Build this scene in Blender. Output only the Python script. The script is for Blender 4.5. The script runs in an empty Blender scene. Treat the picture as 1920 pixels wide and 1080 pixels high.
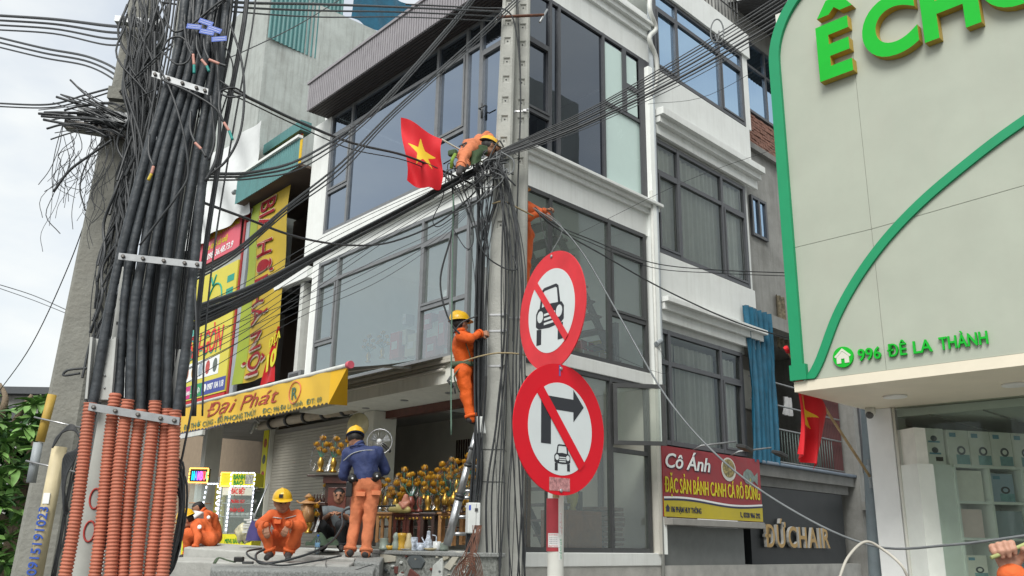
import bpy, bmesh, math, random
import numpy as np
from math import sin, cos, tan, pi, radians, sqrt, atan2
from mathutils import Vector as V, Matrix as M
random.seed(7); np.random.seed(7)
SC = bpy.context.scene
COL = SC.collection
EYE = 1.5                      # the lens is 1.5 m above the carriageway
# ------------------------------------------------------------------ camera
FPX, PITCH, ROLL = 1650.0, radians(16.2), radians(0.9)
_F = V((0, cos(PITCH), sin(PITCH))); _U0 = V((0, -sin(PITCH), cos(PITCH))); _R0 = V((1, 0, 0))
_R = _R0*cos(ROLL) + _U0*sin(ROLL); _U = _U0*cos(ROLL) - _R0*sin(ROLL)
CAMP = V((0, 0, EYE))
cd = bpy.data.cameras.new('camera'); cam = bpy.data.objects.new('camera', cd); COL.objects.link(cam)
cd.sensor_width = 36; cd.lens = 36*FPX/1920; cd.clip_end = 3000; cd.clip_start = 0.05
cam.matrix_world = M(((_R.x, _U.x, -_F.x, 0), (_R.y, _U.y, -_F.y, 0), (_R.z, _U.z, -_F.z, EYE), (0, 0, 0, 1)))
SC.camera = cam
# ------------------------------------------------------------------ sky, sun, exposure
SUN_EL, SUN_AZ = radians(46), radians(-162)     # behind the camera's left shoulder, veiled by thin cloud
w = bpy.data.worlds.new('World'); SC.world = w; w.use_nodes = True
nt = w.node_tree; nt.nodes.clear()
def N(t, **k):
    n = nt.nodes.new(t)
    for a, b in k.items(): setattr(n, a, b)
    return n
out = N('ShaderNodeOutputWorld'); bg = N('ShaderNodeBackground'); bg.inputs[1].default_value = 0.1
sky = N('ShaderNodeTexSky', sky_type='NISHITA'); sky.sun_disc = False; sky.sun_elevation = SUN_EL; sky.sun_rotation = SUN_AZ
sky.dust_density = 2.5; sky.air_density = 1.2
tc = N('ShaderNodeTexCoord'); mp = N('ShaderNodeMapping'); mp.inputs['Scale'].default_value = (1.6, 1.6, 3.4); mp.inputs['Location'].default_value = (0.37, 0.1, 0.62)
no = N('ShaderNodeTexNoise'); no.inputs['Scale'].default_value = 1.5; no.inputs['Detail'].default_value = 7; no.inputs['Roughness'].default_value = 0.52
cr = N('ShaderNodeValToRGB'); cr.color_ramp.elements[0].position = 0.36; cr.color_ramp.elements[0].color = (.66, .66, .66, 1); cr.color_ramp.elements[1].position = 0.56
cc = N('ShaderNodeValToRGB'); cc.color_ramp.elements[0].position = 0.3; cc.color_ramp.elements[0].color = (4.6, 4.85, 5.05, 1); cc.color_ramp.elements[1].position = 0.62; cc.color_ramp.elements[1].color = (5.35, 5.5, 5.4, 1)
mx = N('ShaderNodeMixRGB')
L = nt.links.new
L(tc.outputs['Generated'], mp.inputs[0]); L(mp.outputs[0], no.inputs['Vector']); L(no.outputs[0], cr.inputs[0]); L(no.outputs[0], cc.inputs[0])
L(cr.outputs[0], mx.inputs[0]); L(sky.outputs[0], mx.inputs[1]); L(cc.outputs[0], mx.inputs[2]); L(mx.outputs[0], bg.inputs[0]); L(bg.outputs[0], out.inputs[0])
sl = bpy.data.lights.new('sun', 'SUN'); sl.energy = 1.9; sl.angle = radians(30); sl.color = (1, .985, .94)
so = bpy.data.objects.new('sun', sl); COL.objects.link(so)
_sd = V((sin(SUN_AZ)*cos(SUN_EL), cos(SUN_AZ)*cos(SUN_EL), sin(SUN_EL)))
so.rotation_euler = _sd.to_track_quat('Z', 'Y').to_euler(); so.location = (0, 0, 60)
vs = SC.view_settings; vs.view_transform = 'Standard'; vs.look = 'None'; vs.exposure = 0.92; vs.gamma = 1; vs.use_curve_mapping = False
try:
    SC.cycles.max_bounces = 8; SC.cycles.transparent_max_bounces = 24; SC.cycles.use_denoising = True
    SC.cycles.sample_clamp_indirect = 6
except Exception: pass
# ------------------------------------------------------------------ pixel <-> place helpers
def ray(px, py): return _F*FPX + _R*(px-960) + _U*(540-py)
def at(px, py, Y):
    d = ray(px, py); return CAMP + d*(Y/d.y)
class Fr:
    """a plane in the place: o origin, R to the viewer's right, Z up, N outward"""
    def __init__(s, o, R, Z=V((0, 0, 1)), Nn=None):
        s.o = V(o); s.R = V(R).normalized(); s.Z = V(Z).normalized()
        s.N = V(Nn).normalized() if Nn else s.R.cross(s.Z).normalized()
    def P(s, x, z, d=0): return s.o + s.R*x + s.Z*z + s.N*d
    def px(s, px, py, d=0):
        dr = ray(px, py); o = s.o + s.N*d
        t = ((o-CAMP).dot(s.N))/dr.dot(s.N); p = CAMP + dr*t - s.o
        return p.dot(s.R), p.dot(s.Z)
    def off(s, x=0, z=0, d=0): return Fr(s.P(x, z, d), s.R, s.Z, s.N)
def frz(o, az):      # vertical plane at o whose viewer-right runs at azimuth az (0 = +Y, clockwise)
    return Fr(o, V((sin(radians(az)), cos(radians(az)), 0)))
# ------------------------------------------------------------------ materials
def lin(h):
    h = h.lstrip('#'); c = [int(h[i:i+2], 16)/255 for i in (0, 2, 4)]
    return tuple(((x+.055)/1.055)**2.4 if x > .04045 else x/12.92 for x in c)
MATS = {}
def mat(name, col, rough=.6, var=.12, scale=6, bump=0.0, bscale=40, metal=0, stain=0, stain_col=(.05, .05, .045), streak=0, spec=.4, emit=0, alpha=1, sub=0, coat=0, rpos=(.38, .68)):
    if name in MATS: return MATS[name]
    m = bpy.data.materials.new(name); m.use_nodes = True; t = m.node_tree; b = t.nodes['Principled BSDF']; MATS[name] = m
    if isinstance(col, str): col = lin(col)
    def nd(ty, **k):
        n = t.nodes.new(ty)
        for a, v in k.items(): setattr(n, a, v)
        return n
    b.inputs['Roughness'].default_value = rough; b.inputs['Metallic'].default_value = metal
    b.inputs['Specular IOR Level'].default_value = spec
    if coat: b.inputs['Coat Weight'].default_value = coat; b.inputs['Coat Roughness'].default_value = .15
    if emit:
        b.inputs['Emission Color'].default_value = (*col, 1); b.inputs['Emission Strength'].default_value = emit
    if alpha < 1: b.inputs['Alpha'].default_value = alpha
    tcn = nd('ShaderNodeTexCoord'); src = tcn.outputs['Object']
    geo = nd('ShaderNodeNewGeometry'); wp = geo.outputs['Position']
    last = None
    if var or stain or streak:
        n1 = nd('ShaderNodeTexNoise'); n1.inputs['Scale'].default_value = scale; n1.inputs['Detail'].default_value = 6; n1.inputs['Roughness'].default_value = .6
        t.links.new(wp, n1.inputs['Vector'])
        r1 = nd('ShaderNodeValToRGB'); e = r1.color_ramp.elements
        e[0].position = .3; e[1].position = .72
        e[0].color = (*[max(0, c*(1-var)) for c in col], 1); e[1].color = (*[min(1, c*(1+var)) for c in col], 1)
        t.links.new(n1.outputs[0], r1.inputs[0]); last = r1.outputs[0]
        if var: 
            rr = nd('ShaderNodeMapRange'); rr.inputs[3].default_value = max(.02, rough-.1); rr.inputs[4].default_value = min(1, rough+.1)
            t.links.new(n1.outputs[0], rr.inputs[0]); t.links.new(rr.outputs[0], b.inputs['Roughness'])
    for amt, sc3 in ((stain, (1.7, 1.7, 1.7)), (streak, (9, 9, .5))):
        if amt:
            mpn = nd('ShaderNodeMapping'); mpn.inputs['Scale'].default_value = sc3; t.links.new(wp, mpn.inputs[0])
            n2 = nd('ShaderNodeTexNoise'); n2.inputs['Scale'].default_value = 1.1; n2.inputs['Detail'].default_value = 8; n2.inputs['Roughness'].default_value = .65
            t.links.new(mpn.outputs[0], n2.inputs['Vector'])
            r2 = nd('ShaderNodeMapRange'); r2.inputs[1].default_value = rpos[0]+.1; r2.inputs[2].default_value = rpos[1]+.1; r2.inputs[4].default_value = amt
            t.links.new(n2.outputs[0], r2.inputs[0])
            mm = nd('ShaderNodeMixRGB'); t.links.new(r2.outputs[0], mm.inputs[0]); t.links.new(last, mm.inputs[1]); mm.inputs[2].default_value = (*stain_col, 1); last = mm.outputs[0]
    if last is not None: t.links.new(last, b.inputs['Base Color'])
    else: b.inputs['Base Color'].default_value = (*col, 1)
    if bump:
        n3 = nd('ShaderNodeTexNoise'); n3.inputs['Scale'].default_value = bscale; n3.inputs['Detail'].default_value = 5
        t.links.new(wp, n3.inputs['Vector']); bm_ = nd('ShaderNodeBump'); bm_.inputs['Strength'].default_value = bump; bm_.inputs['Distance'].default_value = .02
        t.links.new(n3.outputs[0], bm_.inputs['Height']); t.links.new(bm_.outputs[0], b.inputs['Normal'])
    return m
def glass(name, tint=(.8, .9, .88), refl=.25, rtint=(.95, .97, 1), rough=.01, film=0, veil_col=(.6, .7, .68), ior=1.5):
    if name in MATS: return MATS[name]
    m = bpy.data.materials.new(name); m.use_nodes = True; t = m.node_tree; t.nodes.clear(); MATS[name] = m
    o = t.nodes.new('ShaderNodeOutputMaterial'); tr = t.nodes.new('ShaderNodeBsdfTransparent'); gl = t.nodes.new('ShaderNodeBsdfGlossy')
    mixs = t.nodes.new('ShaderNodeMixShader'); fr = t.nodes.new('ShaderNodeFresnel'); fr.inputs[0].default_value = ior
    ad = t.nodes.new('ShaderNodeMath'); ad.operation = 'ADD'; ad.use_clamp = True; ad.inputs[1].default_value = refl
    tr.inputs[0].default_value = (*tint, 1); gl.inputs[0].default_value = (*rtint, 1); gl.inputs['Roughness'].default_value = rough
    # float glass is never quite flat: a slow ripple bends what it mirrors
    gp = t.nodes.new('ShaderNodeNewGeometry'); nz = t.nodes.new('ShaderNodeTexNoise'); nz.inputs['Scale'].default_value = 1.3; bu = t.nodes.new('ShaderNodeBump'); bu.inputs['Strength'].default_value = .05; bu.inputs['Distance'].default_value = .03
    t.links.new(gp.outputs['Position'], nz.inputs['Vector']); t.links.new(nz.outputs[0], bu.inputs['Height']); t.links.new(bu.outputs[0], gl.inputs['Normal'])
    t.links.new(fr.outputs[0], ad.inputs[0]); t.links.new(ad.outputs[0], mixs.inputs[0])
    base = tr.outputs[0]
    if film:  # pale diffuse veil mixed into the pane, brightens the dim rooms behind it
        df = t.nodes.new('ShaderNodeBsdfDiffuse'); df.inputs[0].default_value = (*veil_col, 1); m2 = t.nodes.new('ShaderNodeMixShader'); m2.inputs[0].default_value = film
        t.links.new(tr.outputs[0], m2.inputs[1]); t.links.new(df.outputs[0], m2.inputs[2]); base = m2.outputs[0]
    t.links.new(base, mixs.inputs[1]); t.links.new(gl.outputs[0], mixs.inputs[2]); t.links.new(mixs.outputs[0], o.inputs[0])
    return m
# ------------------------------------------------------------------ mesh building
class MB:
    def __init__(s): s.v = []; s.f = []; s.mi = []; s.cur = 0; s.sm = False; s.fs = []
    def add(s, vs, fs):
        b = len(s.v); s.v += [V(p) for p in vs]
        for f in fs: s.f.append([b+i for i in f]); s.mi.append(s.cur); s.fs.append(s.sm)
        return s
    def hexa(s, p):   # p: 8 points, bottom loop then top loop
        return s.add(p, [(0, 3, 2, 1), (4, 5, 6, 7), (0, 1, 5, 4), (1, 2, 6, 5), (2, 3, 7, 6), (3, 0, 4, 7)])
    def box(s, c, d, rz=0):
        c = V(c); h = V(d)/2; R = M.Rotation(rz, 3, 'Z')
        return s.hexa([c + R @ V((x*h.x, y*h.y, z*h.z)) for z in (-1, 1) for x, y in ((-1, -1), (1, -1), (1, 1), (-1, 1))])
    def fb(s, F, x0, x1, z0, z1, d0, d1):   # box in a plane's own coordinates
        return s.hexa([F.P(x, z, d) for z in (z0, z1) for x, d in ((x0, d1), (x1, d1), (x1, d0), (x0, d0))])
    def quad(s, a, b, c, d): return s.add([a, b, c, d], [(0, 1, 2, 3)])
    def fq(s, F, x0, x1, z0, z1, d): return s.quad(F.P(x0, z0, d), F.P(x1, z0, d), F.P(x1, z1, d), F.P(x0, z1, d))
    def poly(s, F, pts, d0, d1):    # prism of a 2-D outline in a plane
        n = len(pts); vs = [F.P(x, z, d1) for x, z in pts] + [F.P(x, z, d0) for x, z in pts]
        return s.add(vs, [tuple(range(n)), tuple(range(2*n-1, n-1, -1))] + [(i, i+n, (i+1) % n+n, (i+1) % n) for i in range(n)])
    def tube(s, pts, r, seg=8, cap=True, ell=1.0):
        pts = [V(p) for p in pts]; n = len(pts)
        rr = r if isinstance(r, (list, tuple)) else [r]*n
        T = [(pts[min(i+1, n-1)]-pts[max(i-1, 0)]).normalized() for i in range(n)]
        a = V((0, 0, 1)) if abs(T[0].z) < .9 else V((1, 0, 0))
        nrm = T[0].cross(a).normalized(); vs = []
        for i in range(n):
            nrm = (nrm - T[i]*nrm.dot(T[i])); nrm = nrm.normalized() if nrm.length > 1e-6 else T[i].orthogonal().normalized()
            bi = T[i].cross(nrm)
            vs += [pts[i] + (nrm*cos(2*pi*k/seg) + bi*sin(2*pi*k/seg)*ell)*rr[i] for k in range(seg)]
        fs = [(i*seg+k, i*seg+(k+1) % seg, (i+1)*seg+(k+1) % seg, (i+1)*seg+k) for i in range(n-1) for k in range(seg)]
        o = s.sm; s.sm = True; b0 = len(s.v); s.add(vs, fs); s.sm = o
        if cap:
            s.f.append([b0+k for k in range(seg)][::-1]); s.f.append([b0+(n-1)*seg+k for k in range(seg)])
            s.mi += [s.cur]*2; s.fs += [False]*2
        return s
    def lathe(s, prof, c=(0, 0, 0), seg=14, axis=None, squash=1.0):
        c = V(c); Q = V((0, 0, 1)).rotation_difference(V(axis)).to_matrix() if axis else M.Identity(3)
        vs = [c + Q @ V((r*cos(2*pi*k/seg), r*squash*sin(2*pi*k/seg), z)) for r, z in prof for k in range(seg)]
        n = len(prof); fs = [(i*seg+k, i*seg+(k+1) % seg, (i+1)*seg+(k+1) % seg, (i+1)*seg+k) for i in range(n-1) for k in range(seg)]
        o = s.sm; s.sm = True; s.add(vs, fs); s.sm = o
        b0 = len(s.v)-n*seg
        s.f.append([b0+k for k in range(seg)][::-1]); s.f.append([b0+(n-1)*seg+k for k in range(seg)]); s.mi += [s.cur]*2; s.fs += [False]*2
        return s
    def ball(s, c, r, seg=10, rings=6, sq=(1, 1, 1)):
        c = V(c)
        vs = [c + V((r*sq[0]*sin(pi*i/rings)*cos(2*pi*k/seg), r*sq[1]*sin(pi*i/rings)*sin(2*pi*k/seg), r*sq[2]*cos(pi*i/rings))) for i in range(rings+1) for k in range(seg)]
        o = s.sm; s.sm = True; s.add(vs, [(i*seg+k, (i+1)*seg+k, (i+1)*seg+(k+1) % seg, i*seg+(k+1) % seg) for i in range(rings) for k in range(seg)]); s.sm = o
        return s
    def grid(s, fn, nu, nv):
        vs = [fn(i/nu, j/nv) for j in range(nv+1) for i in range(nu+1)]
        o = s.sm; s.sm = True; s.add(vs, [(j*(nu+1)+i, j*(nu+1)+i+1, (j+1)*(nu+1)+i+1, (j+1)*(nu+1)+i) for j in range(nv) for i in range(nu)]); s.sm = o
        return s
    def mesh(s, name, mats, origin, recalc=True):
        me = bpy.data.meshes.new(name); me.from_pydata([tuple(p-origin) for p in s.v], [], s.f)
        for m in (mats if isinstance(mats, (list, tuple)) else [mats]): me.materials.append(m)
        me.polygons.foreach_set('material_index', s.mi); me.polygons.foreach_set('use_smooth', s.fs)
        if recalc:
            b = bmesh.new(); b.from_mesh(me); bmesh.ops.recalc_face_normals(b, faces=b.faces); b.to_mesh(me); b.free()
        me.update(); return me
    def build(s, name, mats, parent=None, origin=None, recalc=True, bevel=0, **tagk):
        if origin is None:
            lo = V([min(p[i] for p in s.v) for i in range(3)]); hi = V([max(p[i] for p in s.v) for i in range(3)])
            origin = V(((lo.x+hi.x)/2, (lo.y+hi.y)/2, lo.z))
        origin = V(origin)
        o = bpy.data.objects.new(name, s.mesh(name, mats, origin, recalc)); COL.objects.link(o)
        place(o, origin, parent)
        if bevel:
            b = o.modifiers.new('bevel', 'BEVEL'); b.width = bevel; b.segments = 2; b.limit_method = 'ANGLE'
        if tagk: tag(o, **tagk)
        return o
WLOC = {}
def place(o, origin, parent):
    """world position; parents are never turned before their parts are placed"""
    WLOC[o] = V(origin)
    if parent is not None: o.parent = parent; o.location = V(origin) - WLOC[parent]
    else: o.location = V(origin)
def tag(o, label=None, cat=None, group=None, kind=None):
    if label: o['label'] = label
    if cat: o['category'] = cat
    if group: o['group'] = group
    if kind: o['kind'] = kind
    return o
def thing(name, label, cat, loc, group=None, kind=None):
    o = bpy.data.objects.new(name, None); COL.objects.link(o); o.empty_display_size = .1
    place(o, V(loc), None); return tag(o, label, cat, group, kind)
def part(name, parent):      # an Empty between a thing and its sub-parts is never needed: parts are meshes
    raise NotImplementedError
def dup(o, d, parent):       # same mesh, moved by d in the world
    c = o.copy(); COL.objects.link(c); c.parent = parent; WLOC[c] = WLOC[o] + V(d)
    c.location = WLOC[c] - (WLOC[parent] if parent else V((0, 0, 0)))
    for k in ('label', 'category'):
        if k in c.keys() and parent: del c[k]
    return c
def tree_copy(root, loc, rz=0, sc=1, label=None):
    r = root.copy(); COL.objects.link(r); r.location = loc; r.rotation_euler = (0, 0, rz); r.scale = (sc,)*3
    if label: r['label'] = label
    for ch in root.children:
        c = ch.copy(); COL.objects.link(c); c.parent = r
        for g in ch.children:
            d = g.copy(); COL.objects.link(d); d.parent = c
    return r
def spline(pts, n=8):
    P = [V(p) for p in pts]
    if len(P) < 3: return [P[0].lerp(P[-1], i/n) for i in range(n+1)]
    Q = [P[0]*2-P[1]] + P + [P[-1]*2-P[-2]]; o = []
    for i in range(1, len(Q)-2):
        a, b, c, d = Q[i-1:i+3]
        for k in range(n):
            t = k/n; o.append(.5*((2*b) + (c-a)*t + (2*a-5*b+4*c-d)*t*t + (3*b-a-3*c+d)*t**3))
    o.append(P[-1]); return o
# ------------------------------------------------------------------ lettering
def text_mesh(body, size=1, bold=0, shear=0, sx=1, extrude=0.0, spacing=1.0):
    if bold and any(c in body for c in 'ĐđƠơƯưỨ'):      # glyphs of overlapping outlines: thicken by stepped copies instead
        vs, fs = text_mesh(body, size, 0, shear, sx, extrude, spacing); V2, F2 = [], []; h = bold*size*.9
        for k, (dx, dy) in enumerate(((0, 0), (h, 0), (-h, 0), (0, h), (0, -h))):
            o = len(V2); V2 += [(x+dx, y+dy, z-.0004*k) for x, y, z in vs]; F2 += [tuple(i+o for i in f) for f in fs]
        return V2, F2
    c = bpy.data.curves.new('lettering', 'FONT'); c.body = body; c.size = size; c.shear = shear; c.offset = bold*size; c.extrude = extrude; c.space_character = spacing
    c.resolution_u = 8 if extrude > .04 else 3; c.align_x = 'LEFT'
    o = bpy.data.objects.new('lettering', c); COL.objects.link(o)
    dg = bpy.context.evaluated_depsgraph_get(); me = bpy.data.meshes.new_from_object(o.evaluated_get(dg))
    bpy.data.objects.remove(o); bpy.data.curves.remove(c)
    vs = [(v.co.x*sx, v.co.y, v.co.z) for v in me.vertices]; fs = [tuple(p.vertices) for p in me.polygons]
    bpy.data.meshes.remove(me); return vs, fs
def text(body, F, x, z, d, h, m, parent, width=None, bold=.012, shear=0, extrude=.003, name='lettering', align='L', spacing=1.0, slope=0, vert=False, warp=None):
    """letters in plane F: baseline at z, capital height h, starting at x (or fitted to width)"""
    vs, fs = text_mesh(body, h/.73, bold, shear, 1, extrude, spacing)
    if not vs: return None
    x0 = min(v[0] for v in vs); x1 = max(v[0] for v in vs); k = (width/(x1-x0)) if width else 1; W = (x1-x0)*k
    sh = {'L': 0, 'C': -W/2, 'R': -W}[align]
    b = MB(); pts = []
    for a, c, e in vs:
        a = (a-x0)*k+sh
        if vert: a, c = c, -a      # line turned a quarter: reads upward-down
        if warp: pts.append(warp(x+a, z+c+slope*a, d+e+extrude))
        else: pts.append(F.P(x+a, z+c+slope*a, d+e+extrude))
    b.add(pts, fs); return b.build(name, m, parent, recalc=False)
# ================================================================== materials in use
WHITE = mat('white render', (.72, .74, .72), .75, .04, 3, stain=.18, stain_col=(.45, .45, .41), streak=.3)
CREAM = mat('cream render', (.66, .66, .6), .8, .07, 3, streak=.3, stain_col=(.33, .32, .28))
GREYWALL = mat('weathered cement render', (.4, .43, .41), .9, .12, 1.2, bump=.25, bscale=25, stain=.5, stain_col=(.2, .2, .185), streak=.75)
PLASTER = mat('grey plaster', (.27, .27, .255), .9, .15, 2, bump=.3, bscale=18, stain=.5, stain_col=(.13, .125, .11), streak=.5)
FRAME = mat('dark aluminium', (.085, .088, .095), .42, .1, 8, metal=.3)
FRAMEG = mat('grey aluminium', (.2, .205, .21), .4, .1, 8, metal=.4)
DARKFR = mat('charcoal aluminium', (.058, .06, .061), .45, .1, 8)
SLAT = mat('warm grey slat', (.27, .255, .27), .5, .12, 5)
SOFFIT = mat('dark timber soffit', (.05, .042, .04), .6, .15, 6)
CONC = mat('pole concrete', (.4, .405, .375), .92, .14, 2.6, bump=.35, bscale=30, stain=.4, stain_col=(.3, .295, .27), streak=.3)
CONC2 = mat('old pole concrete', (.21, .21, .187), .95, .2, 3, bump=.5, bscale=28, stain=.5, stain_col=(.2, .19, .16), streak=.4)
SLABC = mat('slab concrete', (.4, .4, .375), .95, .13, 4, bump=.3, bscale=40, stain=.4, stain_col=(.25, .245, .22))
ASPH = mat('dusty asphalt', (.12, .118, .112), .9, .2, 5, bump=.3, bscale=60)
PAVE = mat('pavement concrete', (.4, .395, .37), .95, .2, 3, bump=.3)
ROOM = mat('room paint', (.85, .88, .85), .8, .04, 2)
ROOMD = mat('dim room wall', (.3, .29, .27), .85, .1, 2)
BROWNW = mat('dark brown wall', (.1, .075, .06), .8, .15, 3)
WOODR = mat('red lacquered wood', (.11, .03, .02), .35, .3, 9, coat=.3)
WOODD = mat('dark carved wood', (.045, .022, .016), .4, .3, 9, coat=.2)
WOODL = mat('raw carved wood', (.38, .2, .08), .55, .25, 12)
TEAL = mat('teal steel sheet', (.07, .2, .2), .5, .12, 3, streak=.3, stain_col=(.05, .1, .1))
BLUET = mat('blue tarpaulin', (.012, .1, .17), .45, .25, 4, bump=.2)
ALU = mat('aluminium', (.55, .56, .57), .32, .08, 10, metal=.9)
GALV = mat('galvanised steel', (.3, .31, .315), .45, .15, 12, metal=.7)
PVCG = mat('grey pipe', (.3, .33, .35), .5, .1, 6, streak=.3)
PVCW = mat('white pipe', (.55, .56, .53), .5, .1, 6, streak=.4, stain_col=(.25, .24, .2))
BLACKC = mat('black cable sheath', (.034, .037, .04), .45, .3, 14)
GREYC = mat('grey cable sheath', (.14, .15, .155), .5, .2, 9)
WRAP = mat('taped black cable', (.036, .042, .048), .5, .45, 12, bump=.2, bscale=35)
YEL = mat('yellow vinyl', '#d8b21e', .5, .06, 3)
RED = mat('red vinyl', '#b3161c', .5, .06, 3)
GL_A3 = glass('tinted glass', (.2, .23, .26), .36, (.6, .7, .84))
GL_A2 = glass('shop glass', (.9, .96, .94), .22, (.88, .95, .96), film=.1, veil_col=(.6, .68, .64))
GL_B = glass('veiled glass', (.85, .92, .88), .03, (.9, .95, 1), film=.15, veil_col=(.56, .63, .59), ior=1.3)
GL_B3 = glass('dark glass', (.13, .14, .15), .1, (.7, .78, .9))
GL_SKY = glass('sky tinted glass', (.3, .38, .42), .5, (.55, .76, 1.0))  # blue of the mirrored sky is put into the reflection tint
GL_CUR = glass('curtained glass', (.92, .95, .93), .0, (.85, .93, 1), ior=1.4, film=.05, veil_col=(.5, .54, .52))
GL_SHOP = glass('green shop glass', (.86, .94, .88), .0, (.85, .95, .95), film=.07, veil_col=(.5, .56, .5), ior=1.35)
FROST = mat('frosted pale green glass', (.52, .66, .62), .25, .03, 2, spec=.6)
CURT = mat('pale curtain', (.82, .82, .75), .9, .06, 4)
BRICK = mat('old brick', (.23, .12, .09), .95, .35, 9, bump=.4)

# ================================================================== ground
gm = MB(); gm.add([V((x, y, 0)) for x, y in ((-400, -400), (400, -400), (400, 400), (-400, 400))], [(0, 1, 2, 3)])
tag(gm.build('road', ASPH, origin=(0, 0, 0)), kind='structure')

ln = MB(); ln.add([V(p) for p in ((.4, 12.6, .004), (2.9, 8.6, .004), (6, 5.5, .004), (40, 38, .004), (36, 46, .004))], [(0, 1, 2, 3, 4)])
tag(ln.build('lane', mat('lane concrete', (.38, .375, .35), .95, .15, 3, bump=.2)), kind='structure')  # unseen pale ground, added to bounce light up to the soffits
C0 = V((0, 13.5, 0)); FA = frz(C0, 138.5); FB = frz(C0, 44.5)
FLOOR = Fr((0, 0, 0), (1, 0, 0), (0, 1, 0), (0, 0, 1))
def xy(p): return (p.x, p.y)
def slab(b, pts, z0, z1): return b.poly(FLOOR, [xy(p) for p in pts], z0, z1)
# raised pavement the houses stand on (the street is an old dyke): top 1.36 m
pv = MB(); slab(pv, [FA.P(-16, 0, 1.55), FA.P(0.25, 0, 1.55), FB.P(.6, 0, .1), FB.P(14, 0, .1), FB.P(14, 0, -9), FA.P(-16, 0, -8)], 0.004, 1.17)
tag(pv.build('pavement', PAVE), kind='structure')

# ================================================================== helpers for facades
def window(parent, F, d, xs, z0, z1, rows, gm_, fm, fw=.055, depth=.09, sash=(), skip=(), gmap={}, label=None, curtain=None):
    """frame mesh is the part 'window'; panes and opening sashes are its sub-parts"""
    b = MB(); x0, x1 = xs[0], xs[-1]
    for i, x in enumerate(xs):
        a, c = (x, x+fw) if i == 0 else ((x-fw, x) if i == len(xs)-1 else (x-fw/2, x+fw/2))
        b.fb(F, a, c, z0, z1, d-depth/2, d+depth/2)
    panes = []
    for i in range(len(xs)-1):
        a = xs[i]+(fw if i == 0 else fw/2); c = xs[i+1]-(fw if i == len(xs)-2 else fw/2)
        zz = [z0] + list(rows.get(i, rows.get('*', ()))) + [z1]
        for k, z in enumerate(zz):
            lo, hi = (z, z+fw) if k == 0 else ((z-fw, z) if k == len(zz)-1 else (z-fw/2, z+fw/2))
            b.fb(F, a, c, lo, hi, d-depth/2+.004, d+depth/2-.004)
        for k in range(len(zz)-1):
            lo = zz[k]+(fw if k == 0 else fw/2); hi = zz[k+1]-(fw if k == len(zz)-2 else fw/2)
            panes.append((i, k, a, c, lo, hi))
    wn = b.build('window', fm, parent)
    if label: wn['label'] = label
    for i, k, a, c, lo, hi in panes:
        if (i, k) in skip: continue
        g = gmap.get((i, k), gm_)
        if (i, k) in sash:
            s = MB(); t = .05
            s.fb(F, a+.006, a+t, lo+.006, hi-.006, d-.02, d+.06); s.fb(F, c-t, c-.006, lo+.006, hi-.006, d-.02, d+.06)
            s.fb(F, a+t, c-t, lo+.006, lo+t, d-.018, d+.058); s.fb(F, a+t, c-t, hi-t, hi-.006, d-.018, d+.058)
            s.build('sash', fm, wn); a += t; c -= t; lo += t; hi -= t
        MB().fq(F, a-.004, c+.004, lo-.004, hi+.004, d).build('pane', g, wn, recalc=False)
    return wn
def cornice(parent, F, x0, x1, z, m, steps=((.10, .05), (.07, .10), (.06, .15)), base_d=0, name='cornice'):
    b = MB(); zz = z
    for h, p in reversed(steps):
        b.fb(F, x0-p*.2, x1+p*.2, zz-h, zz, base_d-.02, base_d+p); zz -= h
    return b.build(name, m, parent, bevel=.008)
def curtain(parent, F, x0, x1, z0, z1, d, m, n=None, amp=.035, name='curtain'):
    n = n or int((x1-x0)*22); ph = random.random()*6
    b = MB(); b.grid(lambda u, v: F.P(x0+(x1-x0)*u, z0+(z1-z0)*v, d + amp*sin(u*(x1-x0)*38+ph+.6*sin(u*9)) + .01*sin(u*70)), n*3, 3)
    return b.build(name, m, parent, recalc=False)
def corr(F, x0, x1, z0, z1, d, pitch=.07, amp=.012, m=None, parent=None, name='corrugated_sheet', slope=0):
    n = max(4, int((x1-x0)/pitch*4)); b = MB()
    prof = (0, 1, 1, 0)
    vs = []; fs = []
    for i in range(n+1):
        x = x0+(x1-x0)*i/n; o = d+amp*prof[i % 4]
        vs += [F.P(x, z0, o-slope), F.P(x, z1, o)]
    for i in range(n): fs.append((2*i, 2*i+2, 2*i+3, 2*i+1))
    b.add(vs, fs); return b.build(name, m, parent, recalc=False)

# ================================================================== the corner shophouse
HS = thing('corner_shophouse', 'white corner shophouse with dark framed glass walls and a slatted roof canopy', 'building', C0 + V((0, 2, 1.17)))
AL, BR = -6.5, 3.72
cA, cB, cF = FA.P(AL, 0, -.06), FB.P(BR, 0, -.06), FA.P(AL, 0, 0) + FB.R*BR
def plate(z0, z1, m, name, ins=.05):
    q = [FA.P(-ins, 0, -ins), FB.P(BR-.02, 0, -ins), FA.P(AL+.02, 0, 0)+FB.R*(BR-.02), FA.P(AL+.02, 0, -ins)]
    return slab(MB(), q, z0, z1).build(name, m, HS)
for z0, z1 in ((1.172, 1.36), (4.30, 4.52), (7.5, 7.78), (10.95, 11.5)): plate(z0, z1, ROOM, 'floor_slab')
b = MB(); b.fb(FA, AL, -.1, 1.36, 10.95, -BR-.12, -BR); b.build('rear_wall', ROOM, HS)
b = MB(); b.fb(FB, -.0, BR, 1.36, 10.95, AL-.1, AL+.0); 
# party wall parallel to the side street: split by storey so that the shop floor stays open
b = MB(); Fp = Fr(FA.P(AL, 0, 0), FB.R); b.fb(Fp, .02, BR, 4.52, 10.95, -.12, 0); b.build('party_wall', ROOM, HS)
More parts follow.
